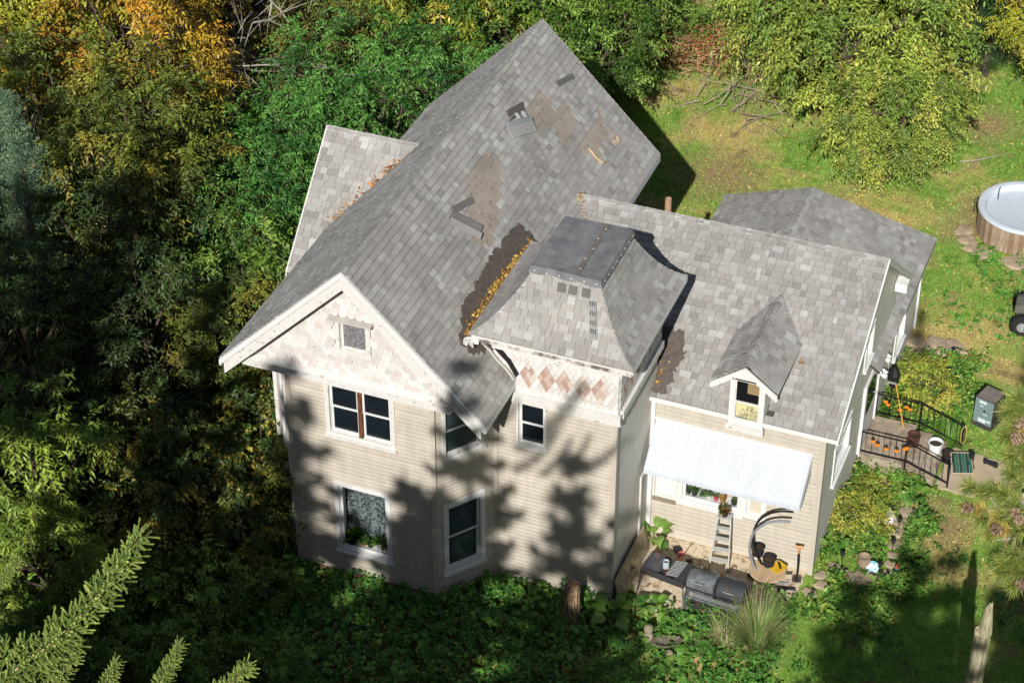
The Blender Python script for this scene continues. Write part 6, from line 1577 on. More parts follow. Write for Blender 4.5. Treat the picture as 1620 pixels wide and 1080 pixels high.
for i, (x, y, s, lab) in enumerate(((-9.2, -4.2, 1.0, 'dark bush in the shade left of the front weeds'), (-10.6, -5.4, 1.1, 'dark bush behind the spruce branch tip'), (-8.2, -6.2, 0.9, 'dark bush above the lower spruce twigs'), (-7.6, -3.2, 0.7, 'low bush at the left end of the front weeds'), (-13.5, -2.6, 1.3, 'dark bush behind the sunlit long leaved tree'), (-6.4, -5.4, 0.7, 'low dark bush at the bottom edge'), (-12.7, -6.9, 1.3, 'dark bush under the left end of the spruce branch'), (-11.2, -7.6, 1.2, 'dark bush in the bottom left corner'), (-9.6, -7.2, 1.0, 'dark bush at the bottom edge below the branch tip'), (-14.6, -4.8, 1.3, 'dark bush at the left edge under the sunlit tree'))):
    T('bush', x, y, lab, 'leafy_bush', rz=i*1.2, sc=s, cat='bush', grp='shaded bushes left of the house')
# right side of the lawn
T('elm', -0.1, 23.6, 'large yellow green tree standing on the back lawn', rz=0.2, sc=1.28)
T('elm', 1.7, 21.2, 'low spreading lobe of green foliage in front of the large lawn tree', 'spreading_shrub', rz=2.4, sc=0.82, cat='shrub')
T('elm', -1.6, 25.8, 'yellow green tree behind the large lawn tree', rz=4.4, sc=1.2)
T('green', 4.2, 30.5, 'dark green tree at the top right corner', rz=1.3, sc=1.15)
T('yellowgreen', 4.9, 27.2, 'yellow leaved branchy tree in the top right corner', rz=2.0, sc=0.62)
T('green', 2.3, 31.8, 'dark tree at the top edge left of the right corner', rz=3.3, sc=1.15)
T('green', -4.5, 33.5, 'green tree at the top edge above the brush pile', rz=0.5, sc=1.2)
for i, (x, y, s, lab) in enumerate(((-7.6, 23.0, 0.75, 'leafy weeds at the corner of the back lawn'), (-7.0, 27.0, 0.8, 'weedy bush left of the brush pile'), (-8.6, 21.6, 0.85, 'leafy bush beside the main roof corner'), (-5.2, 29.3, 0.85, 'weedy bush behind the brush pile'))):
    T('bush', x, y, lab, 'leafy_bush', rz=i*1.2, sc=s, cat='bush', grp='bushes at the back of the lawn')
T('goldshrub', 4.9, 4.75, 'yellow green feathery shrub in the bed beside the wing wall', 'garden_shrub', sc=0.95, cat='shrub')
T('goldshrub', 5.2, 10.4, 'yellow green feathery shrub beyond the far railing', 'garden_shrub', rz=2, sc=1.15, cat='shrub')
T('goldshrub', 5.0, 11.2, 'yellow green shrub before the rear stones', 'garden_shrub', rz=1, sc=0.75, cat='shrub')
T('goldshrub', 4.9, 5.95, 'small yellow green shrub below the near railing', 'garden_shrub', rz=3, sc=0.6, cat='shrub')

# --- blue green juniper at the left edge
def juniper(name, lab, loc, h, r, seed, hexes):
    g = np.random.default_rng(seed); t = thing(name, lab, 'tree', loc)
    n = 520
    z = 0.15*h+0.85*h*g.random(n)**0.85; a = g.random(n)*6.28
    rr = r*np.clip((1-(z/h))*1.25+0.12, 0, 1)*(0.35+0.95*g.random(n)**1.5)*(1+0.35*np.sin(3*a+1.7*z))
    tip = np.stack([rr*np.cos(a), rr*np.sin(a), z], 1)
    m = 46; ti = np.repeat(np.arange(n), m)
    out = nrmz(np.stack([np.cos(a), np.sin(a), 0.75+0*a], 1))
    f = g.random(n*m)
    P = tip[ti]-out[ti]*(0.6*f)[:, None]+g.normal(0, 0.07, (n*m, 3))*(0.4+f)[:, None]
    D = nrmz(out[ti]+g.normal(0, 0.55, (n*m, 3)))
    tone = palette_cols(hexes, n, g, jit=0.5)
    V, F, C = leaf_arrays(P, D, 0.06+0.05*g.random(n*m), 0.018, tone[ti]*(0.8+0.4*g.random(n*m))[:, None], g, 0.1)
    mobj('crown', fast_mesh('crown', V, F, C), M_NEEDLE, t)
    mb = MB(); mb.tube([(0, 0, 0), (0.05, 0, h*0.5), (0, 0.05, h*0.92)], [0.14, 0.09, 0.02], 7); mb.build('trunk', M_BARK, t)
    return t
BLUE = ('62805f', '728d6a', '506d54', '85986f')
juniper('juniper_tree', 'blue green juniper at the left edge of the wood', (-16.5, 2.0, 0), 9.6, 1.5, 1, BLUE)
juniper('juniper_tree', 'second blue green juniper cut by the left edge', (-17.9, 3.4, 0), 8.8, 1.6, 2, BLUE)
juniper('juniper_tree', 'dark green juniper in the top right corner of the lawn', (3.2, 28.6, 0), 3.6, 1.3, 3, ('3d5a34', '48663a', '34502e'))

# --- dead branches: bare tangle at the top left, brush pile on the lawn
def bare_branches(name, lab, loc, n, L, seed, m, spread=(1, 1, 0.6), rad=0.025, kids=4, cat='branches', flat=False):
    rnd = random.Random(seed); mb = MB()
    for i in range(n):
        a = Vector((rnd.gauss(0, spread[0]), rnd.gauss(0, spread[1]), abs(rnd.gauss(0, spread[2]))+0.05))
        d = Vector((rnd.gauss(0, 1), rnd.gauss(0, 1), rnd.uniform(-0.05, 0.35) if flat else rnd.uniform(-0.8, 0.8))).normalized()
        l = L*rnd.uniform(0.5, 1.2); pts = [a]; dd = d
        for k in range(4):
            dd = (dd+Vector((rnd.gauss(0, 0.22), rnd.gauss(0, 0.22), rnd.gauss(0, 0.15)))).normalized(); pts.append(pts[-1]+dd*l/4)
        pts = [Vector((p.x, p.y, max(0.02, p.z))) for p in pts]
        r = rad*rnd.uniform(0.5, 1.3); mb.tube(pts, [r, r*0.8, r*0.6, r*0.4, r*0.15], 5)
        for k in range(kids):
            q = pts[rnd.randint(1, 3)]; e = (dd+Vector((rnd.gauss(0, 0.7), rnd.gauss(0, 0.7), rnd.gauss(0, 0.4)))).normalized(); ll = l*rnd.uniform(0.2, 0.5)
            mb.tube([q, q+e*ll*0.5, q+e*ll+Vector((0, 0, -0.05*ll))], [r*0.45, r*0.3, r*0.08], 4)
    o = mb.build(name, m); o.location = loc
    return tag(o, lab, cat)
bare_branches('bare_branches', 'pale bare branches tangled at the top of the wood', (-17.6, 13.6, 3.6), 34, 2.6, 1, M_DEADWOOD, (1.3, 1.2, 0.9), 0.03)
bare_branches('bare_branches', 'bare twigs above the golden orange tree', (-19.4, 17.6, 4.2), 18, 2.6, 2, M_DEADWOOD, (1.5, 1.0, 0.6), 0.03)
bare_branches('brush_pile', 'heap of cut grey branches at the left foot of the large lawn tree', (-4.1, 23.6, 0.02), 26, 2.3, 3, mat('grey_branch', lin('9a8a78'), 0.9, var=0.25), (0.9, 0.45, 0.14), 0.024, cat='brush pile', flat=True)
bp = bare_branches('brush_pile', 'heap of dry brush with rusty brown leaves behind the grey branches', (-6.3, 26.2, 0.02), 44, 2.2, 4, mat('tan_branch', lin('ab8a68'), 0.9, var=0.25), (1.4, 0.75, 0.3), 0.028, cat='brush pile', flat=True)
litter('brown_leaves', [(-1.7, -0.5, 0.3), (0, 0.1, 0.55), (1.6, 0.6, 0.3)], 6500, (0.7, 0.75, 0.14), 0.09, ('a87050', 'a87e56', 'b08c60', '8a6244', '9a8a54', '7a8a44', 'b0683c'), bp, 7, 0.1)
mb = MB(); mb.tube([(3.6, 22.9, 0.03), (4.1, 23.1, 0.08), (4.7, 23.7, 0.05)], [0.02, 0.025, 0.012], 5); tag(mb.build('fallen_branch', M_DEADWOOD), 'thin fallen branch on the lawn right of the large tree', 'branch')
mb = MB(); mb.tube([(-11.9, 10.8, 3.9), (-11.3, 10.2, 4.2), (-10.7, 9.8, 4.0)], [0.05, 0.06, 0.03], 6); tag(mb.build('broken_branch', M_STICK), 'freshly broken tan branch in the thicket left of the main roof', 'branch')

# ------------------------------------------------------------------ tall conifers in the foreground (their tops shade the front)
def needle_branch(seed, L, hexes=('7f9446', '8fa04e', '6d8440', '9aa85a'), shoot=0.1):
    """a spruce branch along +X: pale stem, drooping side branchlets set with short thick bottle-brush shoots"""
    g = np.random.default_rng(seed)
    k = int(L*32); t = (np.arange(k)+0.5)/k; t = t*0.97
    stem = np.stack([t*L, -0.07*L*np.sin(math.pi*t), -0.05*L*np.sin(math.pi*t)], 1)
    sg = np.where(np.arange(k) % 2 == 0, 1.0, -1.0)
    bl = (0.05+0.34*(1-t)**0.7)*(0.45+0.85*g.random(k))*0.55
    bd = nrmz(np.stack([0.7+0.25*g.random(k), sg*(0.75+0.2*g.random(k)), 0.05-0.3*g.random(k)], 1))
    P = []; D = []; LL = []
    for i in range(k):
        m = max(2, int(bl[i]/0.032))
        for j in range(m):
            f = (j+0.6)/m; q = stem[i]+bd[i]*bl[i]*f+np.array([0, 0, -0.35*bl[i]*f*f])
            for s2 in (-1, 1):
                lat = np.cross(bd[i], [0, 0, 1.0])*s2
                P.append(q); D.append(bd[i]*0.75+lat*0.62+np.array([0, 0, -0.35+0.3*g.random()])+g.normal(0, 0.28, 3)); LL.append(shoot*(0.4+0.75*g.random())*(1.0-0.25*f))
        for q_ in range(2):
            P.append(stem[i]); D.append(np.array([0.8, g.normal(0, 0.45), 0.45+0.2*g.random()])); LL.append(shoot*(0.4+0.4*g.random()))
        P.append(stem[i]+bd[i]*bl[i]*0.98+np.array([0, 0, -0.35*bl[i]])); D.append(bd[i]+np.array([0, 0, -0.3])); LL.append(shoot*0.9)
    P.append(stem[-1]); D.append(np.array([1.0, 0, 0.15])); LL.append(shoot*1.3)
    P = np.array(P); D = nrmz(np.array(D)); LL = np.array(LL); n = len(P)
    m = 42; ti = np.repeat(np.arange(n), m); f = np.tile((np.arange(m)+0.5)/m, n); th = np.tile(np.arange(m)*2.4, n)
    S = nrmz(np.cross(D, np.array([0.13, 0.07, 1.0]))); N = np.cross(S, D)
    rad = S[ti]*np.cos(th)[:, None]+N[ti]*np.sin(th)[:, None]
    nb = P[ti]+D[ti]*(LL[ti]*f)[:, None]
    nd = nrmz(rad*0.8+D[ti]*0.8); tip = nb+nd*(0.02*(0.8+0.4*g.random(n*m)))[:, None]
    sw = nrmz(np.cross(nd, D[ti]))*0.0042
    V = np.stack([nb-sw, nb+sw, tip], 1).reshape(-1, 3); F = np.arange(n*m*3).reshape(-1, 3)
    tone = palette_cols(hexes, n, g, jit=0.5); C = tone[ti]*(0.75+0.5*g.random(n*m))[:, None]*(0.75+0.55*f)[:, None]
    return V, F, C
def stem_mesh(L, r=0.011):
    mb = MB(); pts = [(t*L, -0.07*L*math.sin(math.pi*t), -0.05*L*math.sin(math.pi*t)) for t in [i/10 for i in range(11)]]
    mb.tube(pts, [r*(1-0.8*i/10) for i in range(11)], 6)
    me = bpy.data.meshes.new('branch_stem'); me.from_pydata([tuple(v) for v in mb.v], [], mb.f); me.materials.append(M_SPRSTEM); return me
M_SPRSTEM = mat('spruce_stem', lin('b39a78'), 0.9, var=0.15)
SPR = [(lambda V, F, C: fast_mesh('branch', V, F, C))(*needle_branch(30+i, 2.0)) for i in range(2)]
for me in SPR: me.materials.append(M_NEEDLE)
SPRSTEM = stem_mesh(2.0)
def orient(p, tip, up=(0, 0, 1), L=2.0):
    p = Vector(p); d = Vector(tip)-p; s = d.length/L; x = d.normalized(); y = Vector(up).cross(x).normalized(); z = x.cross(y)
    return Matrix.Translation(p) @ Matrix((x*s, y*s, z*s)).transposed().to_4x4()
def far_spruce_mesh(seed, h, r, hexes, z0=1.5):
    """coarser conifer: whorls of branches with shoots as crossed slips"""
    g = np.random.default_rng(seed); Vs = []; Cs = []
    z = z0; rows = []
    while z < h-0.15:
        nb = 6 if z < h-2 else 5
        rr = r*((h-z)/h)**0.8*(0.85+0.3*g.random()); a0 = g.random()*6.28
        for k in range(nb): rows.append((z+g.normal(0, 0.08), rr*(0.75+0.4*g.random())+0.1, a0+k*6.28/nb+g.normal(0, 0.12)))
        z += 0.58+0.32*g.random()
    V = []; 
    for z, L, a in rows:
        k = max(6, int(L*36)); t = (np.arange(k)+0.5)/k
        d = np.array([math.cos(a), math.sin(a), 0.0]); s = np.array([-math.sin(a), math.cos(a), 0.0])
        P = d[None]*(t*L)[:, None]+np.array([0, 0, z])+np.array([0, 0, 1.0])*(-0.22*L*np.sin(math.pi*t*0.75)+0.18*L*t*t)[:, None]
        sg = np.where(np.arange(k) % 2 == 0, 1.0, -1.0)[:, None]
        D = nrmz(d*0.6+s*sg*0.9+np.array([0, 0, -0.3])+g.normal(0, 0.2, (k, 3)))
        sl = (0.16+0.17*L*(1-t)**0.7)*(0.7+0.5*g.random(k))
        for q_ in range(5):
            D2 = nrmz(D+g.normal(0, 0.3, (k, 3))); w = nrmz(np.cross(D2, np.array([0, 0, 1.0])+g.normal(0, 0.5, (k, 3))))*(0.034+0.018*g.random(k))[:, None]
            P2 = P+g.normal(0, 0.035, (k, 3)); e = P2+D2*(sl*(0.6+0.5*g.random(k)))[:, None]
            V.append(np.stack([P2-w, P2+w, e+w*0.3, e-w*0.3], 1))
    V = np.concatenate(V).reshape(-1, 3); n = len(V)//4
    return fast_mesh('crown', V, np.arange(4*n).reshape(n, 4), palette_cols(hexes, n, g, jit=0.5))
SPH = ('46602c', '52703a', '3c5528')
FAR = [far_spruce_mesh(50+i, 20.0, 3.1, SPH) for i in range(2)]
for me in FAR: me.materials.append(M_NEEDLE)
tb = MB(); tb.tube([(0, 0, 0), (0, 0, 10), (0, 0, 19.8)], [0.28, 0.17, 0.02], 8)
FARTR = bpy.data.meshes.new('trunk'); FARTR.from_pydata([tuple(v) for v in tb.v], [], tb.f); FARTR.materials.append(M_BARK)
def conifer(x, y, h, lab, i=0, rz=0.0, wide=1.0):
    t = thing('spruce_tree', lab, 'tree', (x, y, 0), rz, 'tall spruces in front of the house'); s = h/20.0; t.scale = (s*wide, s*wide, s)
    link(bpy.data.objects.new('trunk', FARTR), t); link(bpy.data.objects.new('crown', FAR[i % 2]), t)
    return t
# spruce whose branch tips reach into the lower left of the picture
SPX, SPY = 1.0, -26.6
near = conifer(SPX, SPY, 24.9, 'tall spruce in front of the house, its branch tips in the lower left corner', 0, 0.4, 1.0)
def spr_branch(p, tip, k=0, parent=near):
    inv = (Matrix.Translation(parent.location) @ Matrix.Rotation(parent.rotation_euler.z, 4, 'Z') @ Matrix.Diagonal((*parent.scale, 1))).inverted()
    M = inv @ orient(p, tip, (0.25, -0.75, 0.7))
    o = link(bpy.data.objects.new('branch', SPR[k % 2]), parent); o.matrix_basis = M
    q = link(bpy.data.objects.new('branch_stem', SPRSTEM), parent); q.matrix_basis = M
def pt(px, py, depth):
    d = FWD+RIGHT*((px-810)/3456.7)+UP*((540-py)/3456.7); return CAM+d*depth
spr_branch(pt(-70, 1116, 20.5), pt(226, 834, 20.0), 0)
spr_branch(pt(-60, 1190, 20.9), pt(120, 1030, 20.5), 1)
spr_branch(pt(150, 1200, 20.9), pt(398, 1046, 20.6), 1)
spr_branch(pt(60, 1200, 21.0), pt(185, 1040, 20.6), 0)
spr_branch(pt(150, 1190, 21.2), pt(285, 1012, 21.0), 0)
spr_branch(pt(-120, 1010, 21.0), pt(30, 880, 21.2), 1)
CON = [(-5.2, -26.5, 22.6, 1.0, 'spruce behind the view, left of the one with tips in the picture'),
       (-12.2, -24.0, 25.5, 1.25, 'broad spruce standing off the lower left corner'),
       (-17.5, -20.5, 25.0, 1.3, 'broad spruce farther off the left corner'),
       (4.6, -29.5, 20.0, 1.0, 'spruce below the view, right of the branch tips'),
       (8.2, -30.0, 18.5, 1.0, 'spruce below the view towards the pine'),
       (-9.5, -17.0, 12.5, 1.0, 'shorter spruce off the lower left corner'),
       (-21.5, -14.5, 20.0, 1.2, 'spruce off the left edge before the junipers'),
       (-25.5, -9.0, 19.0, 1.2, 'spruce off the left edge farthest back'),
       (-1.6, -37.0, 30.9, 1.15, 'tallest spruce behind the viewer on the left'),
       (2.3, -40.0, 30.6, 1.15, 'tallest spruce behind the viewer, nearest the middle'),
       (-1.9, -28.5, 21.6, 1.0, 'spruce between the two taller ones before the house'),
       (0.2, -30.5, 24.2, 1.1, 'spruce close behind the one with tips in the picture'),
       (5.4, -31.5, 24.6, 1.1, 'spruce in the second row before the tower'),
       (-3.3, -31.0, 23.6, 1.0, 'spruce in the second row before the front gable'),
       (12.6, -27.0, 22.0, 1.3, 'broad spruce behind the one before the pine'),
       (10.2, -26.0, 20.5, 1.3, 'broad spruce below the view, second from the pine'),
       (-6.9, -24.5, 24.4, 1.0, 'slender spruce off the lower left corner'),
       (11.6, -26.0, 21.6, 1.25, 'broad spruce before the pine, below the view'),
       (13.6, -24.0, 21.0, 1.2, 'spruce beside the pine, off the right corner'),
       (9.4, -27.5, 18.6, 1.2, 'spruce left of the broad one below the view'),
       (10.6, -22.5, 17.5, 1.1, 'spruce below the right corner of the view'),
       (13.0, -19.5, 15.5, 1.1, 'spruce off the right corner of the view'),
       (4.5, -33.0, 27.2, 1.2, 'tall spruce right behind the one with tips in the picture'),
       (12.4, -30.0, 22.0, 1.0, 'spruce under the viewer'),
       (6.6, -25.0, 13.0, 1.0, 'spruce straight below the view')]
for i, (x, y, h, wd, lab) in enumerate(CON): conifer(x, y, h, lab, i, i*1.7, wd)

HIGH = far_spruce_mesh(58, 28.0, 5.0, SPH, 19.5); HIGH.materials.append(M_NEEDLE)  # unseen spruces added, crowns kept high to shade only the wood behind
for x, y, lab in ((-9.8, -24.5, 'added unseen spruce, crown kept high to shade the wood, off the lower left corner'), (-14.6, -22.5, 'added unseen spruce, crown kept high to shade the wood, farther off the left corner')):
    t = thing('spruce_tree', lab, 'tree', (x, y, 0), x, 'tall spruces in front of the house'); tr_ = link(bpy.data.objects.new('trunk', FARTR), t); tr_.scale = (1, 1, 1.4); link(bpy.data.objects.new('crown', HIGH), t)

# --- long needled pine at the right edge
def pine_tuft(seed, n=240, L=0.115):
    g = np.random.default_rng(seed)
    d = nrmz(np.stack([0.25+0.9*g.random(n), g.normal(0, 0.7, n), g.normal(0, 0.7, n)], 1))
    b = np.stack([-0.05+0.07*g.random(n), 0*d[:, 0], 0*d[:, 0]], 1)
    e = b+d*(L*(0.75+0.4*g.random(n)))[:, None]+np.array([0, 0, -0.012])
    s = nrmz(np.cross(d, g.normal(0, 1, (n, 3))))*0.0038
    col = palette_cols(('8a9a4a', '9aa654', '74883c', 'b0a452', '62783a'), n, g, jit=0.4)
    me = fast_mesh('needle_tuft', np.stack([b-s, b+s, e], 1).reshape(-1, 3), np.arange(3*n).reshape(-1, 3), col); me.materials.append(M_NEEDLE)
    return me
TUFT = [pine_tuft(70+i) for i in range(3)]
TUFTY = pine_tuft(75); 
a = TUFTY.attributes['Col']; cc = np.zeros(len(TUFTY.polygons)*4, np.float32); a.data.foreach_get('color', cc); cc = cc.reshape(-1, 4); cc[:, :3] = np.array(lin('c9b060'))*(0.7+0.5*RNG.random(len(cc)))[:, None]; a.data.foreach_set('color', cc.ravel())
def cone_mesh():
    mb = MB(); n = 9
    for i in range(11):
        for j in range(6):
            a = (j+0.5*(i % 2))*6.283/6; z = i*0.011; r = 0.034*math.sin(math.pi*(0.15+0.8*(i/10)))**0.8+0.006
            c = Vector((math.cos(a), math.sin(a), 0)); s = Vector((-math.sin(a), math.cos(a), 0))*0.014
            p = c*r*0.4+Vector((0, 0, z)); q = c*(r+0.008)+Vector((0, 0, z+0.014))
            mb.add([p-s*0.6, p+s*0.6, q+s, q+c*0.004+Vector((0, 0, -0.004)), q-s], [(0, 1, 2, 3, 4)], lin('94806a') if (i+j) % 3 else lin('6a523c'))
    mb.tube([(0, 0, -0.01), (0, 0, 0.12)], [0.012, 0.006], 6, lin('6a4a38'))
    me = bpy.data.meshes.new('pine_cone'); me.from_pydata([tuple(v) for v in mb.v], [], mb.f); set_cols(me, np.array(mb.c)); me.materials.append(mat('cone_scale', (0.4, 0.3, 0.2), 0.85, attr=True)); return me
CONE = cone_mesh()
pine = thing('pine_tree', 'long needled pine with cones at the right edge, its branch tips over the garden', 'tree', (14.0, -24.9, 0))
V = far_spruce_mesh(60, 27.0, 2.2, ('6a7a3c', '5a6c34', '7a8644')); V.materials.append(M_NEEDLE); crown = link(bpy.data.objects.new('crown', V), pine); 
mb = MB(); mb.tube([(0, 0, 0), (0.05, 0, 12), (0, 0, 26.5)], [0.3, 0.2, 0.02], 8); mb.build('trunk', M_BARK, pine)
def pt(px, py, depth):
    d = FWD+RIGHT*((px-810)/3456.7)+UP*((540-py)/3456.7); return CAM+d*depth
def pine_spray(base, tips, cones, dead=0):
    mb = MB()
    for i, (tp, yel) in enumerate(tips):
        b = Vector(base); tp = Vector(tp); m = b.lerp(tp, 0.55)+Vector((0, 0, 0.04)); mb.tube([b-pine.location, m-pine.location, tp-pine.location], [0.016, 0.011, 0.006], 5)
        d = (tp-m).normalized()
        for k in range(2):
            o = link(bpy.data.objects.new('needle_tuft', TUFTY if (yel and k > 0) else TUFT[(i+k) % 3]), pine)
            y = Vector((0.3, 0.2, 1)).cross(d).normalized(); z = d.cross(y); s = 1.0-0.12*k
            o.matrix_basis = Matrix.Translation(tp-d*0.09*k-pine.location) @ Matrix((d*s, y*s, z*s)).transposed().to_4x4() @ Matrix.Rotation(k*1.3+i, 4, 'X')
    for c in cones:
        o = link(bpy.data.objects.new('pine_cone', CONE), pine); o.location = Vector(c)-pine.location; o.rotation_euler = (random.uniform(1.2, 2.2), random.uniform(-0.6, 0.6), random.random()*6); o.scale = (0.75, 0.75, 0.75)
    mb.build('branch', M_DEADWOOD, pine)
DP = 14.6
pine_spray(pt(1665, 830, DP+0.1), [(pt(1537, 770, DP), 0), (pt(1570, 775, DP), 0), (pt(1532, 805, DP), 1), (pt(1555, 820, DP), 1), (pt(1590, 780, DP), 0), (pt(1585, 815, DP), 0), (pt(1606, 800, DP), 0), (pt(1612, 838, DP), 0), (pt(1570, 842, DP), 1), (pt(1600, 750, DP), 0)], [pt(1602, 810, DP-0.05), pt(1612, 816, DP-0.05), pt(1570, 832, DP-0.04), pt(1538, 800, DP-0.03)])
pine_spray(pt(1660, 700, DP+0.1), [(pt(1597, 650, DP), 0), (pt(1612, 632, DP), 0), (pt(1606, 672, DP), 1), (pt(1592, 690, DP), 1), (pt(1615, 700, DP), 1), (pt(1600, 722, DP), 0), (pt(1618, 735, DP), 0)], [pt(1610, 678, DP-0.05), pt(1604, 688, DP-0.05), pt(1616, 690, DP-0.05)])
pine_spray(pt(1665, 905, DP+0.1), [(pt(1590, 890, DP), 0), (pt(1604, 876, DP), 0), (pt(1588, 905, DP), 0), (pt(1612, 905, DP), 0), (pt(1606, 925, DP), 0)], [pt(1606, 922, DP-0.05), pt(1612, 928, DP-0.05)])
# dead grey twigs in the pine
rnd = random.Random(12); mb = MB()
for i in range(22):
    a = pt(1640+rnd.uniform(-15, 15), 800+rnd.uniform(-40, 60), DP+0.12); b = pt(1570+rnd.uniform(-22, 40), 800+rnd.uniform(-55, 62), DP+0.08); m = a.lerp(b, 0.5)+Vector((rnd.uniform(-0.06, 0.06), 0, rnd.uniform(-0.06, 0.06)))
    mb.tube([a-pine.location, m-pine.location, b-pine.location], [0.009, 0.006, 0.002], 4)
    for k in range(3):
        q = m.lerp(b, rnd.random()); e = q+Vector((rnd.uniform(-0.1, 0.1), rnd.uniform(-0.1, 0.1), rnd.uniform(-0.08, 0.1))); mb.tube([q-pine.location, e-pine.location], [0.004, 0.0015], 4)
mb.build('dead_twigs', mat('lichen_twig', lin('b9b3ac'), 0.9), pine)

# ------------------------------------------------------------------ ground cover
def scatter(n, x0, x1, y0, y1, g, keep): 
    P = np.stack([x0+(x1-x0)*g.random(n), y0+(y1-y0)*g.random(n)], 1); return P[keep(P[:, 0], P[:, 1])]
g = np.random.default_rng(77)
def house_free(x, y):
    inh = ((x > -8.7) & (x < -2.8) & (y > 0) & (y < 10)) | ((x > -7.6) & (x < -3.8) & (y > -1.5)& (y < 1)) | ((x > -3.6) & (x < 0.1) & (y > -0.15+np.clip(-(x+2.9)*1.35, 0, 1.4)*-1) & (y < 4)) | ((x > -3) & (x < 4.3) & (y > 2.6) & (y < 13.8))
    return ~inh
def hard_free(x, y):
    pat = (x > 0.0) & (x < 4.2) & (y > 1.9-0.9*np.clip(3.6-x, 0, 2.2)) & (y > 0.2) & (y < 2.8)
    path = (x > 6.3) & (x < 8.25) & (y > 7.1) & (y < 8.7); st = (x > 4.2) & (x < 6.6) & (y > 7.05) & (y < 8.9); tub = np.hypot(x-6.2, y-19.75) < 1.45
    return house_free(x, y) & ~pat & ~path & ~st & ~tub
# lawn blades
def lawn_ok(x, y): return hard_free(x, y) & (x > -9.0) & (((y > 9.5) | (x > 4.25) | ((x > 3.4) & (y < 1.2))))
P = scatter(125000, -9, 11, -6, 36, g, lawn_ok)
den = vnoise(P, 0.5, 21); P = P[g.random(len(P)) < 0.45+0.6*den]
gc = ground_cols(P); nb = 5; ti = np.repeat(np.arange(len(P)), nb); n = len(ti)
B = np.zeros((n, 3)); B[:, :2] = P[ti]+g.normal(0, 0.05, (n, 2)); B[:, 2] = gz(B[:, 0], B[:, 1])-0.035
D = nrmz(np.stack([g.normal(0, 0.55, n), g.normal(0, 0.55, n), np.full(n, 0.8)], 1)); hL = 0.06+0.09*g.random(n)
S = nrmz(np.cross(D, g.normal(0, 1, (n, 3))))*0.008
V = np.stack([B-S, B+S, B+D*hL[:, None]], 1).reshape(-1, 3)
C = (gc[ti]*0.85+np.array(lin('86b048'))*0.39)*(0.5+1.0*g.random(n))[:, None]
o = mobj('lawn_grass', fast_mesh('lawn_grass', V, np.arange(3*n).reshape(-1, 3), C), M_LEAF); tag(o, 'short patchy green and straw coloured lawn grass', 'grass', kind='stuff')
# fallen yellow leaves on the lawn
P = scatter(9000, -9, 10.5, 3, 36, g, lawn_ok); n = len(P)
Q = np.zeros((n, 3)); Q[:, :2] = P; Q[:, 2] = gz(P[:, 0], P[:, 1])+0.03+0.03*g.random(n)
D = nrmz(np.stack([g.normal(0, 1, n), g.normal(0, 1, n), g.normal(0, 0.3, n)], 1))
V, F, C = leaf_arrays(Q, D, 0.09+0.06*g.random(n), 0.05, palette_cols(('c9b060', 'b59a4a', 'd0c07a', 'a8843c', '8f6a34'), n, g), g, 0.1, roll=0.2)
o = mobj('fallen_leaves', fast_mesh('fallen_leaves', V, F, C), M_DRYLEAF); tag(o, 'small yellow leaves scattered over the lawn', 'leaves', kind='stuff')
# weeds: rosettes of round leaves in front of the house and in the beds
def rosettes(name, lab, P, size, per, hexes, seed, hscale=1.0):
    g = np.random.default_rng(seed); k = len(P); s = size*(0.5+1.0*g.random(k)**1.6); h = hscale*(0.06+0.22*g.random(k))*s/size
    ti = np.repeat(np.arange(k), per); n = len(ti); a = g.random(n)*6.28; e = g.random(n)
    rad = s[ti]*(0.15+0.55*e)
    Q = np.stack([P[ti, 0]+np.cos(a)*rad, P[ti, 1]+np.sin(a)*rad, 0.02+h[ti]*(0.5+0.8*(1-e))], 1)
    D = np.stack([np.cos(a), np.sin(a), 0.35-0.7*e+g.normal(0, 0.15, n)], 1)
    tone = palette_cols(hexes, k, g, jit=0.5)
    V, F, C = leaf_arrays(Q, D, s[ti]*(0.7+0.5*g.random(n)), s[ti]*(0.62+0.35*g.random(n)), tone[ti]*(0.75+0.5*g.random(n))[:, None], g, 0.16, 0.12, 'round', roll=0.28)
    o = mobj(name, fast_mesh(name, V, F, C), M_LEAF)
    return tag(o, lab, 'weeds', kind='stuff')
def front_ok(x, y): return hard_free(x, y) & (x > -10.5) & (y < 1.6) & (x < 4.3)
P = scatter(13500, -10.5, 4.3, -9, 1.6, g, front_ok)
rosettes('ground_weeds', 'dense low leafy weeds in front of the house', P, 0.064, 9, ('568c36', '649a3e', '477a30', '78a444', '50803a'), 1)
P = scatter(650, -8, 3.6, -8, 1.0, g, front_ok)
rosettes('broad_weeds', 'broader leaved weeds among the ground cover before the house', P, 0.13, 6, ('4f8030', '62943a', '3f6f2a', '7aa044'), 2, 1.4)
P = np.concatenate([scatter(2000, 4.32, 7.2, 2.6, 7.0, g, hard_free), scatter(1100, 4.3, 7.0, 9.0, 12.6, g, hard_free), scatter(300, 4.4, 6.5, 1.0, 3.0, g, hard_free)])
P = P[(6.75-P[:, 0])*0.55+1.1*(vnoise(P, 0.9, 41)-0.5) > 0.12]
KEEP = np.array([(5.6, 5.0), (5.38, 3.45), (5.62, 3.36), (6.18, 3.5), (5.86, 5.1), (5.9, 4.25), (5.8, 3.3), (4.85, 3.35), (5.6, 4.7), (5.4, 3.1), (5.7, 3.0), (5.45, 3.2), (5.1, 3.0)]+[(o.location.x, o.location.y) for o in bpy.data.objects if o.name.startswith('edging_stone')])
dd = np.min(np.hypot(P[:, None, 0]-KEEP[None, :, 0], P[:, None, 1]-KEEP[None, :, 1]), axis=1); P = P[dd > 0.27]
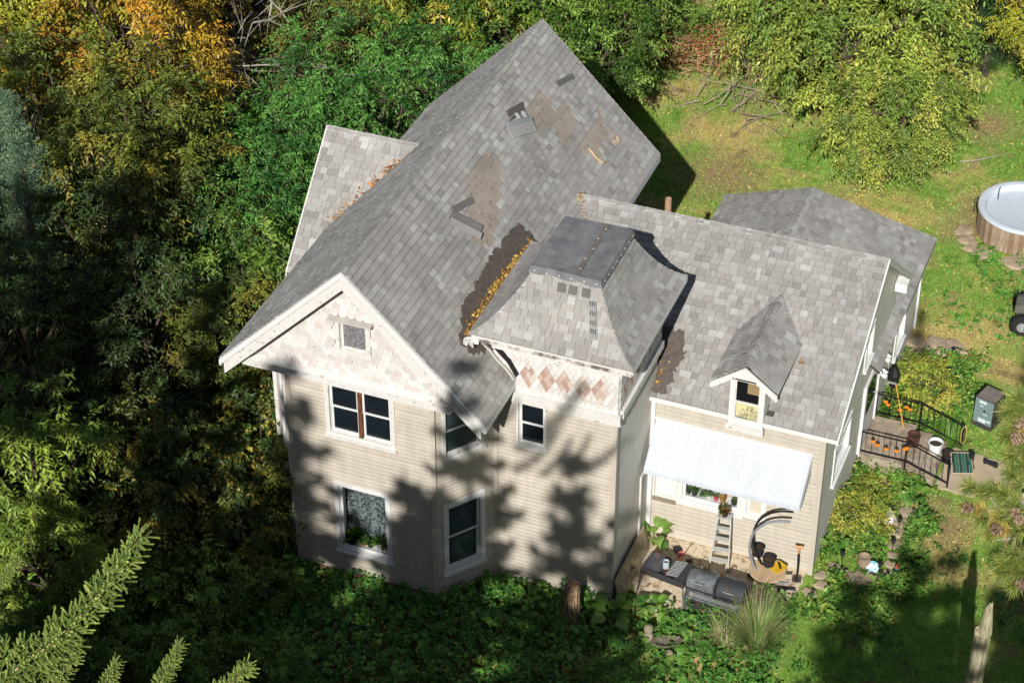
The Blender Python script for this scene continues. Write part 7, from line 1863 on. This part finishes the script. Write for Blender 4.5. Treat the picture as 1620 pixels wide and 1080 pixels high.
rosettes('bed_weeds', 'green leafy cover of the beds beside the side steps', P, 0.07, 9, ('5f9038', '74a042', '4c7a30', '8aac4c', '94a048'), 3, 1.3)
P = scatter(500, 4.4, 10, 14, 20, g, hard_free); P = P[vnoise(P, 0.6, 31) > 0.52]
rosettes('lawn_clover', 'patches of clover in the lawn near the hot tub', P, 0.07, 8, ('5f9a3c', '6aa844', '4f8a34'), 4, 0.6)
P = scatter(1100, 4.4, 10, -2, 7, g, hard_free); P = P[vnoise(P, 0.5, 33) > 0.55]
rosettes('yard_weeds', 'low weeds in the shaded yard right of the patio', P, 0.05, 8, ('4a7a34', '578a3a', '3d6a2e'), 5, 0.7)

litter('front_leaf_litter', [(-9.5, -3.5, 0.12), (-5, -4, 0.12), (-1, -3, 0.12), (3.5, -2, 0.12)], 900, (1.6, 1.2, 0.05), 0.09, ('8a7a3c', 'a8944a', '7a5a34', 'b5a45a'), None, 12, 0.12)['label'] = 'dry fallen leaves among the front weeds'
# large leaved plants, each leaf a part of its plant
def big_leaf(L, W, seed, hexc):
    g = np.random.default_rng(seed); nu, nv = 7, 5; V = []; F = []
    for i in range(nu):
        t = i/(nu-1); w = W*0.5*math.sin(math.pi*(0.08+0.9*t)**0.8)*(1.15-0.3*t)
        for j in range(nv):
            s = (j/(nv-1))*2-1
            V.append((L*t, s*w*(1+0.08*math.sin(9*t+3*s)), 0.22*L*math.sin(math.pi*t*0.9)-0.25*L*t*t+0.10*W*abs(s)+0.012*math.sin(14*t)*s))
    for i in range(nu-1):
        for j in range(nv-1): F.append((i*nv+j, (i+1)*nv+j, (i+1)*nv+j+1, i*nv+j+1))
    c = np.tile(np.array(lin(hexc)), (len(F), 1))*(0.85+0.3*g.random(len(F)))[:, None]
    me = fast_mesh('leaf', V, F, c, smooth=True); me.materials.append(M_LEAF); return me
BIGL = [big_leaf(0.36, 0.28, i, h) for i, h in enumerate(('5f8a34', '6f963c', '4f7a2e', '7c9c48'))]
def burdock(x, y, s, lab, seed, nl=9, grp='large leaved weeds'):
    rnd = random.Random(seed); t = thing('burdock_plant', lab, 'plant', (x, y, 0.0), rnd.random()*6, grp)
    for i in range(nl):
        a = i*2.4+rnd.uniform(-0.3, 0.3); e = rnd.uniform(0.1, 0.75); r = s*rnd.uniform(0.10, 0.28); z = s*rnd.uniform(0.12, 0.5)
        o = link(bpy.data.objects.new('leaf', BIGL[rnd.randrange(4)]), t); o.location = (r*math.cos(a), r*math.sin(a), z); k = s*rnd.uniform(0.6, 1.15); o.scale = (k, k, k)
        o.rotation_euler = (rnd.uniform(-0.25, 0.25), -e*0.8+0.25, a)
    mb = MB()
    for i in range(5): a = i*1.26; mb.tube([(0, 0, 0), (0.15*s*math.cos(a), 0.15*s*math.sin(a), 0.3*s)], [0.018*s, 0.01*s], 5)
    mb.build('stems', mat('stem', lin('7a8a4a'), 0.8) if 'stem' not in bpy.data.materials else bpy.data.materials['stem'], t)
BD = [(0.35, 2.3, 1.25, 'big leaved weed in the corner below the tower side door'), (0.75, -0.35, 1.15, 'big leaved weed at the foot of the leaning door'), (0.35, -0.7, 1.2, 'big leaved weed between stump post and leaning door'), (1.05, 0.05, 0.9, 'big leaved weed under the charcoal grill'), (-0.15, -0.45, 0.8, 'tall weed against the tower corner beside the stump post'), (1.35, -0.55, 1.0, 'big leaved weed before the charcoal grill'), (2.3, -0.9, 1.0, 'big leaved weed between birdbath and ornamental grass'), (1.95, -0.35, 0.8, 'leafy weed at the front legs of the smoker'), (2.2, -1.7, 0.95, 'big leaved weed right of the birdbath'), (-1.5, -0.6, 0.8, 'leafy weed against the tower wall'), (-2.2, -0.75, 0.75, 'leafy weed at the left end of the tower wall'), (-1.6, -1.5, 0.9, 'big leaved weed left of the stump post'), (-2.6, -1.9, 0.9, 'big leaved weed below the bay window'), (-4.3, -2.2, 0.8, 'big leaved weed below the large front window'), (-5.6, -2.5, 0.8, 'big leaved weed at the left of the large front window'), (-0.2, -2.2, 0.9, 'big leaved weed before the stump post'), (-1.2, -3.0, 0.9, 'big leaved weed at the bottom edge of the picture'), (-7.2, -2.4, 0.85, 'big leaved weed at the left corner of the front wall'), (6.0, 6.2, 1.0, 'big leaved plant at the end of the near railing'), (5.75, 6.6, 0.8, 'leafy plant below the near railing'), (4.62, 4.0, 1.0, 'big leaved plant against the wing side wall'), (4.55, 3.55, 0.8, 'round leaved plant at the corner of the wing'), (4.6, 18.0 - 0.9, 0.6, 'weed clump left of the hot tub'), (5.4, 17.2, 0.8, 'weed clump before the hot tub'), (6.0, 16.6, 0.6, 'weed clump between hot tub and quad bike'), (0.6, 17.8, 0.7, 'weed clump before the large lawn tree'), (-6.5, 24.5, 0.9, 'weed clump left of the grey branches'), (1.3, 14.5, 0.5, 'small weed behind the rear roof')]
for i, (x, y, s, lab) in enumerate(BD): burdock(x, y, s*(0.7 if x < 0 else 0.9), lab, 100+i)

# ornamental grass clumps
def grass_clump(name, lab, loc, n, L, seed, hexes, spread=0.75, w=0.012, dry=0.15):
    g = np.random.default_rng(seed); t = thing(name, lab, 'grass', loc)
    a = g.random(n)*6.28; e = g.random(n); out = np.stack([np.cos(a), np.sin(a), 0*a], 1)
    base = out*(0.22*np.sqrt(g.random(n)))[:, None]; ll = L*(0.55+0.6*g.random(n)); tilt = spread*(0.15+0.85*e)
    K = 5; pts = []
    for k in range(K+1):
        s = k/K; pts.append(base+out*(ll*tilt*s*(0.4+0.9*s))[:, None]+np.array([0, 0, 1.0])*(ll*(s*(1-0.35*tilt)-0.42*tilt*s*s))[:, None])
    sd = np.stack([-np.sin(a), np.cos(a), 0*a], 1)
    col = palette_cols(hexes, n, g, jit=0.4); dr = g.random(n) < dry; col[dr] = np.array(lin('cdbb94'))*(0.8+0.3*g.random(dr.sum()))[:, None]
    V = []; F = []; C = []
    for k in range(K+1): ww = w*(1-0.9*k/K); V += [pts[k]-sd*ww, pts[k]+sd*ww]
    V = np.stack(V, 1).reshape(-1, 3); i = np.arange(n)*2*(K+1)
    F = np.concatenate([np.stack([i+2*k, i+2*k+1, i+2*k+3, i+2*k+2], 1) for k in range(K)]); C = np.concatenate([col]*K)
    V[:, 2] = np.maximum(V[:, 2], 0.02)
    mobj('blades', fast_mesh('blades', V, F, C), M_LEAF, t)
    return t
grass_clump('ornamental_grass', 'large fountain of ornamental grass with dry pale stalks before the smoker', (3.75, -0.25, 0), 1100, 1.5, 1, ('7a9a48', '8aa856', '688a40', '9ab068'), 0.62, 0.008, 0.25)
grass_clump('ornamental_grass', 'reddish purple grass clump behind the fountain grass', (3.35, 0.75, 0), 260, 0.95, 2, ('7a4a48', '8a5a50', '6a4040', '7a6a4a'), 0.7, 0.01, 0.1)
t = grass_clump('dry_grass', 'bundle of dry pale stalks at the left of the fountain grass', (3.05, -0.45, 0), 140, 0.9, 3, ('cdbb94', 'b5a27a', 'd8cbaa'), 0.8, 0.008, 0.5)
for i, (x, y, s, lab) in enumerate(((5.0, 4.75, 0.75, 'yellow green grass clump inside the feathery shrub'), (1.0, -3.2, 0.5, 'yellow green grass clump at the bottom edge'), (0.4, -2.5, 0.6, 'mossy yellow grass clump before the stump post'), (6.45, 4.2, 0.5, 'grass tuft right of the stone edging'), (6.3, 5.2, 0.45, 'grass tuft beside the birdhouse'), (6.35, 8.95, 0.7, 'striped grass clump at the far railing post'), (5.0, 10.3, 0.7, 'grass clump under the far railing shrub'))):
    grass_clump('grass_tuft', lab, (x, y, 0), 260, s, 10+i, ('8a9a3c', '9aa848', '74883a') if i < 3 else ('6f9a3c', '7aa848', '5f8a34'), 0.9, 0.009, 0.08)
# broken pole at the lower right
M_POLE = mat('split_pole', lin('b3ab8c'), 0.9, var=0.2, vscale=4, stretch=(5, 5, 0.5), bump=0.6, col2=lin('7d7564'), thr=(0.45, 0.65))
PX, PY, PH = POLE
mb = MB(); n = 12; rings_ = [(0, 0.2), (PH*0.5, 0.18), (PH*0.78, 0.165), (PH*0.83, 0.165), (PH*0.84, 0.13), (PH*0.92, 0.10), (PH*0.98, 0.07), (PH, 0.05)]
rnd = random.Random(2); vs = []; fs = []
for k, (z, r) in enumerate(rings_):
    off = 0.0 if k < 4 else 0.06
    for j in range(n): a = 2*math.pi*j/n; rr = r*(1+0.12*math.sin(5*j+k*0.4)); vs.append((rr*math.cos(a)+off, rr*math.sin(a), z+(rnd.uniform(-0.12, 0.12) if k in (3, 4, 7) else 0)))
for k in range(len(rings_)-1):
    for j in range(n): fs.append((k*n+j, k*n+(j+1) % n, (k+1)*n+(j+1) % n, (k+1)*n+j))
fs.append(tuple((len(rings_)-1)*n+j for j in range(n))); mb.add(vs, fs)
o = mb.build('broken_pole', M_POLE); o.location = (PX, PY, 0); tag(o, 'broken grey wooden pole with splintered top at the lower right', 'pole')
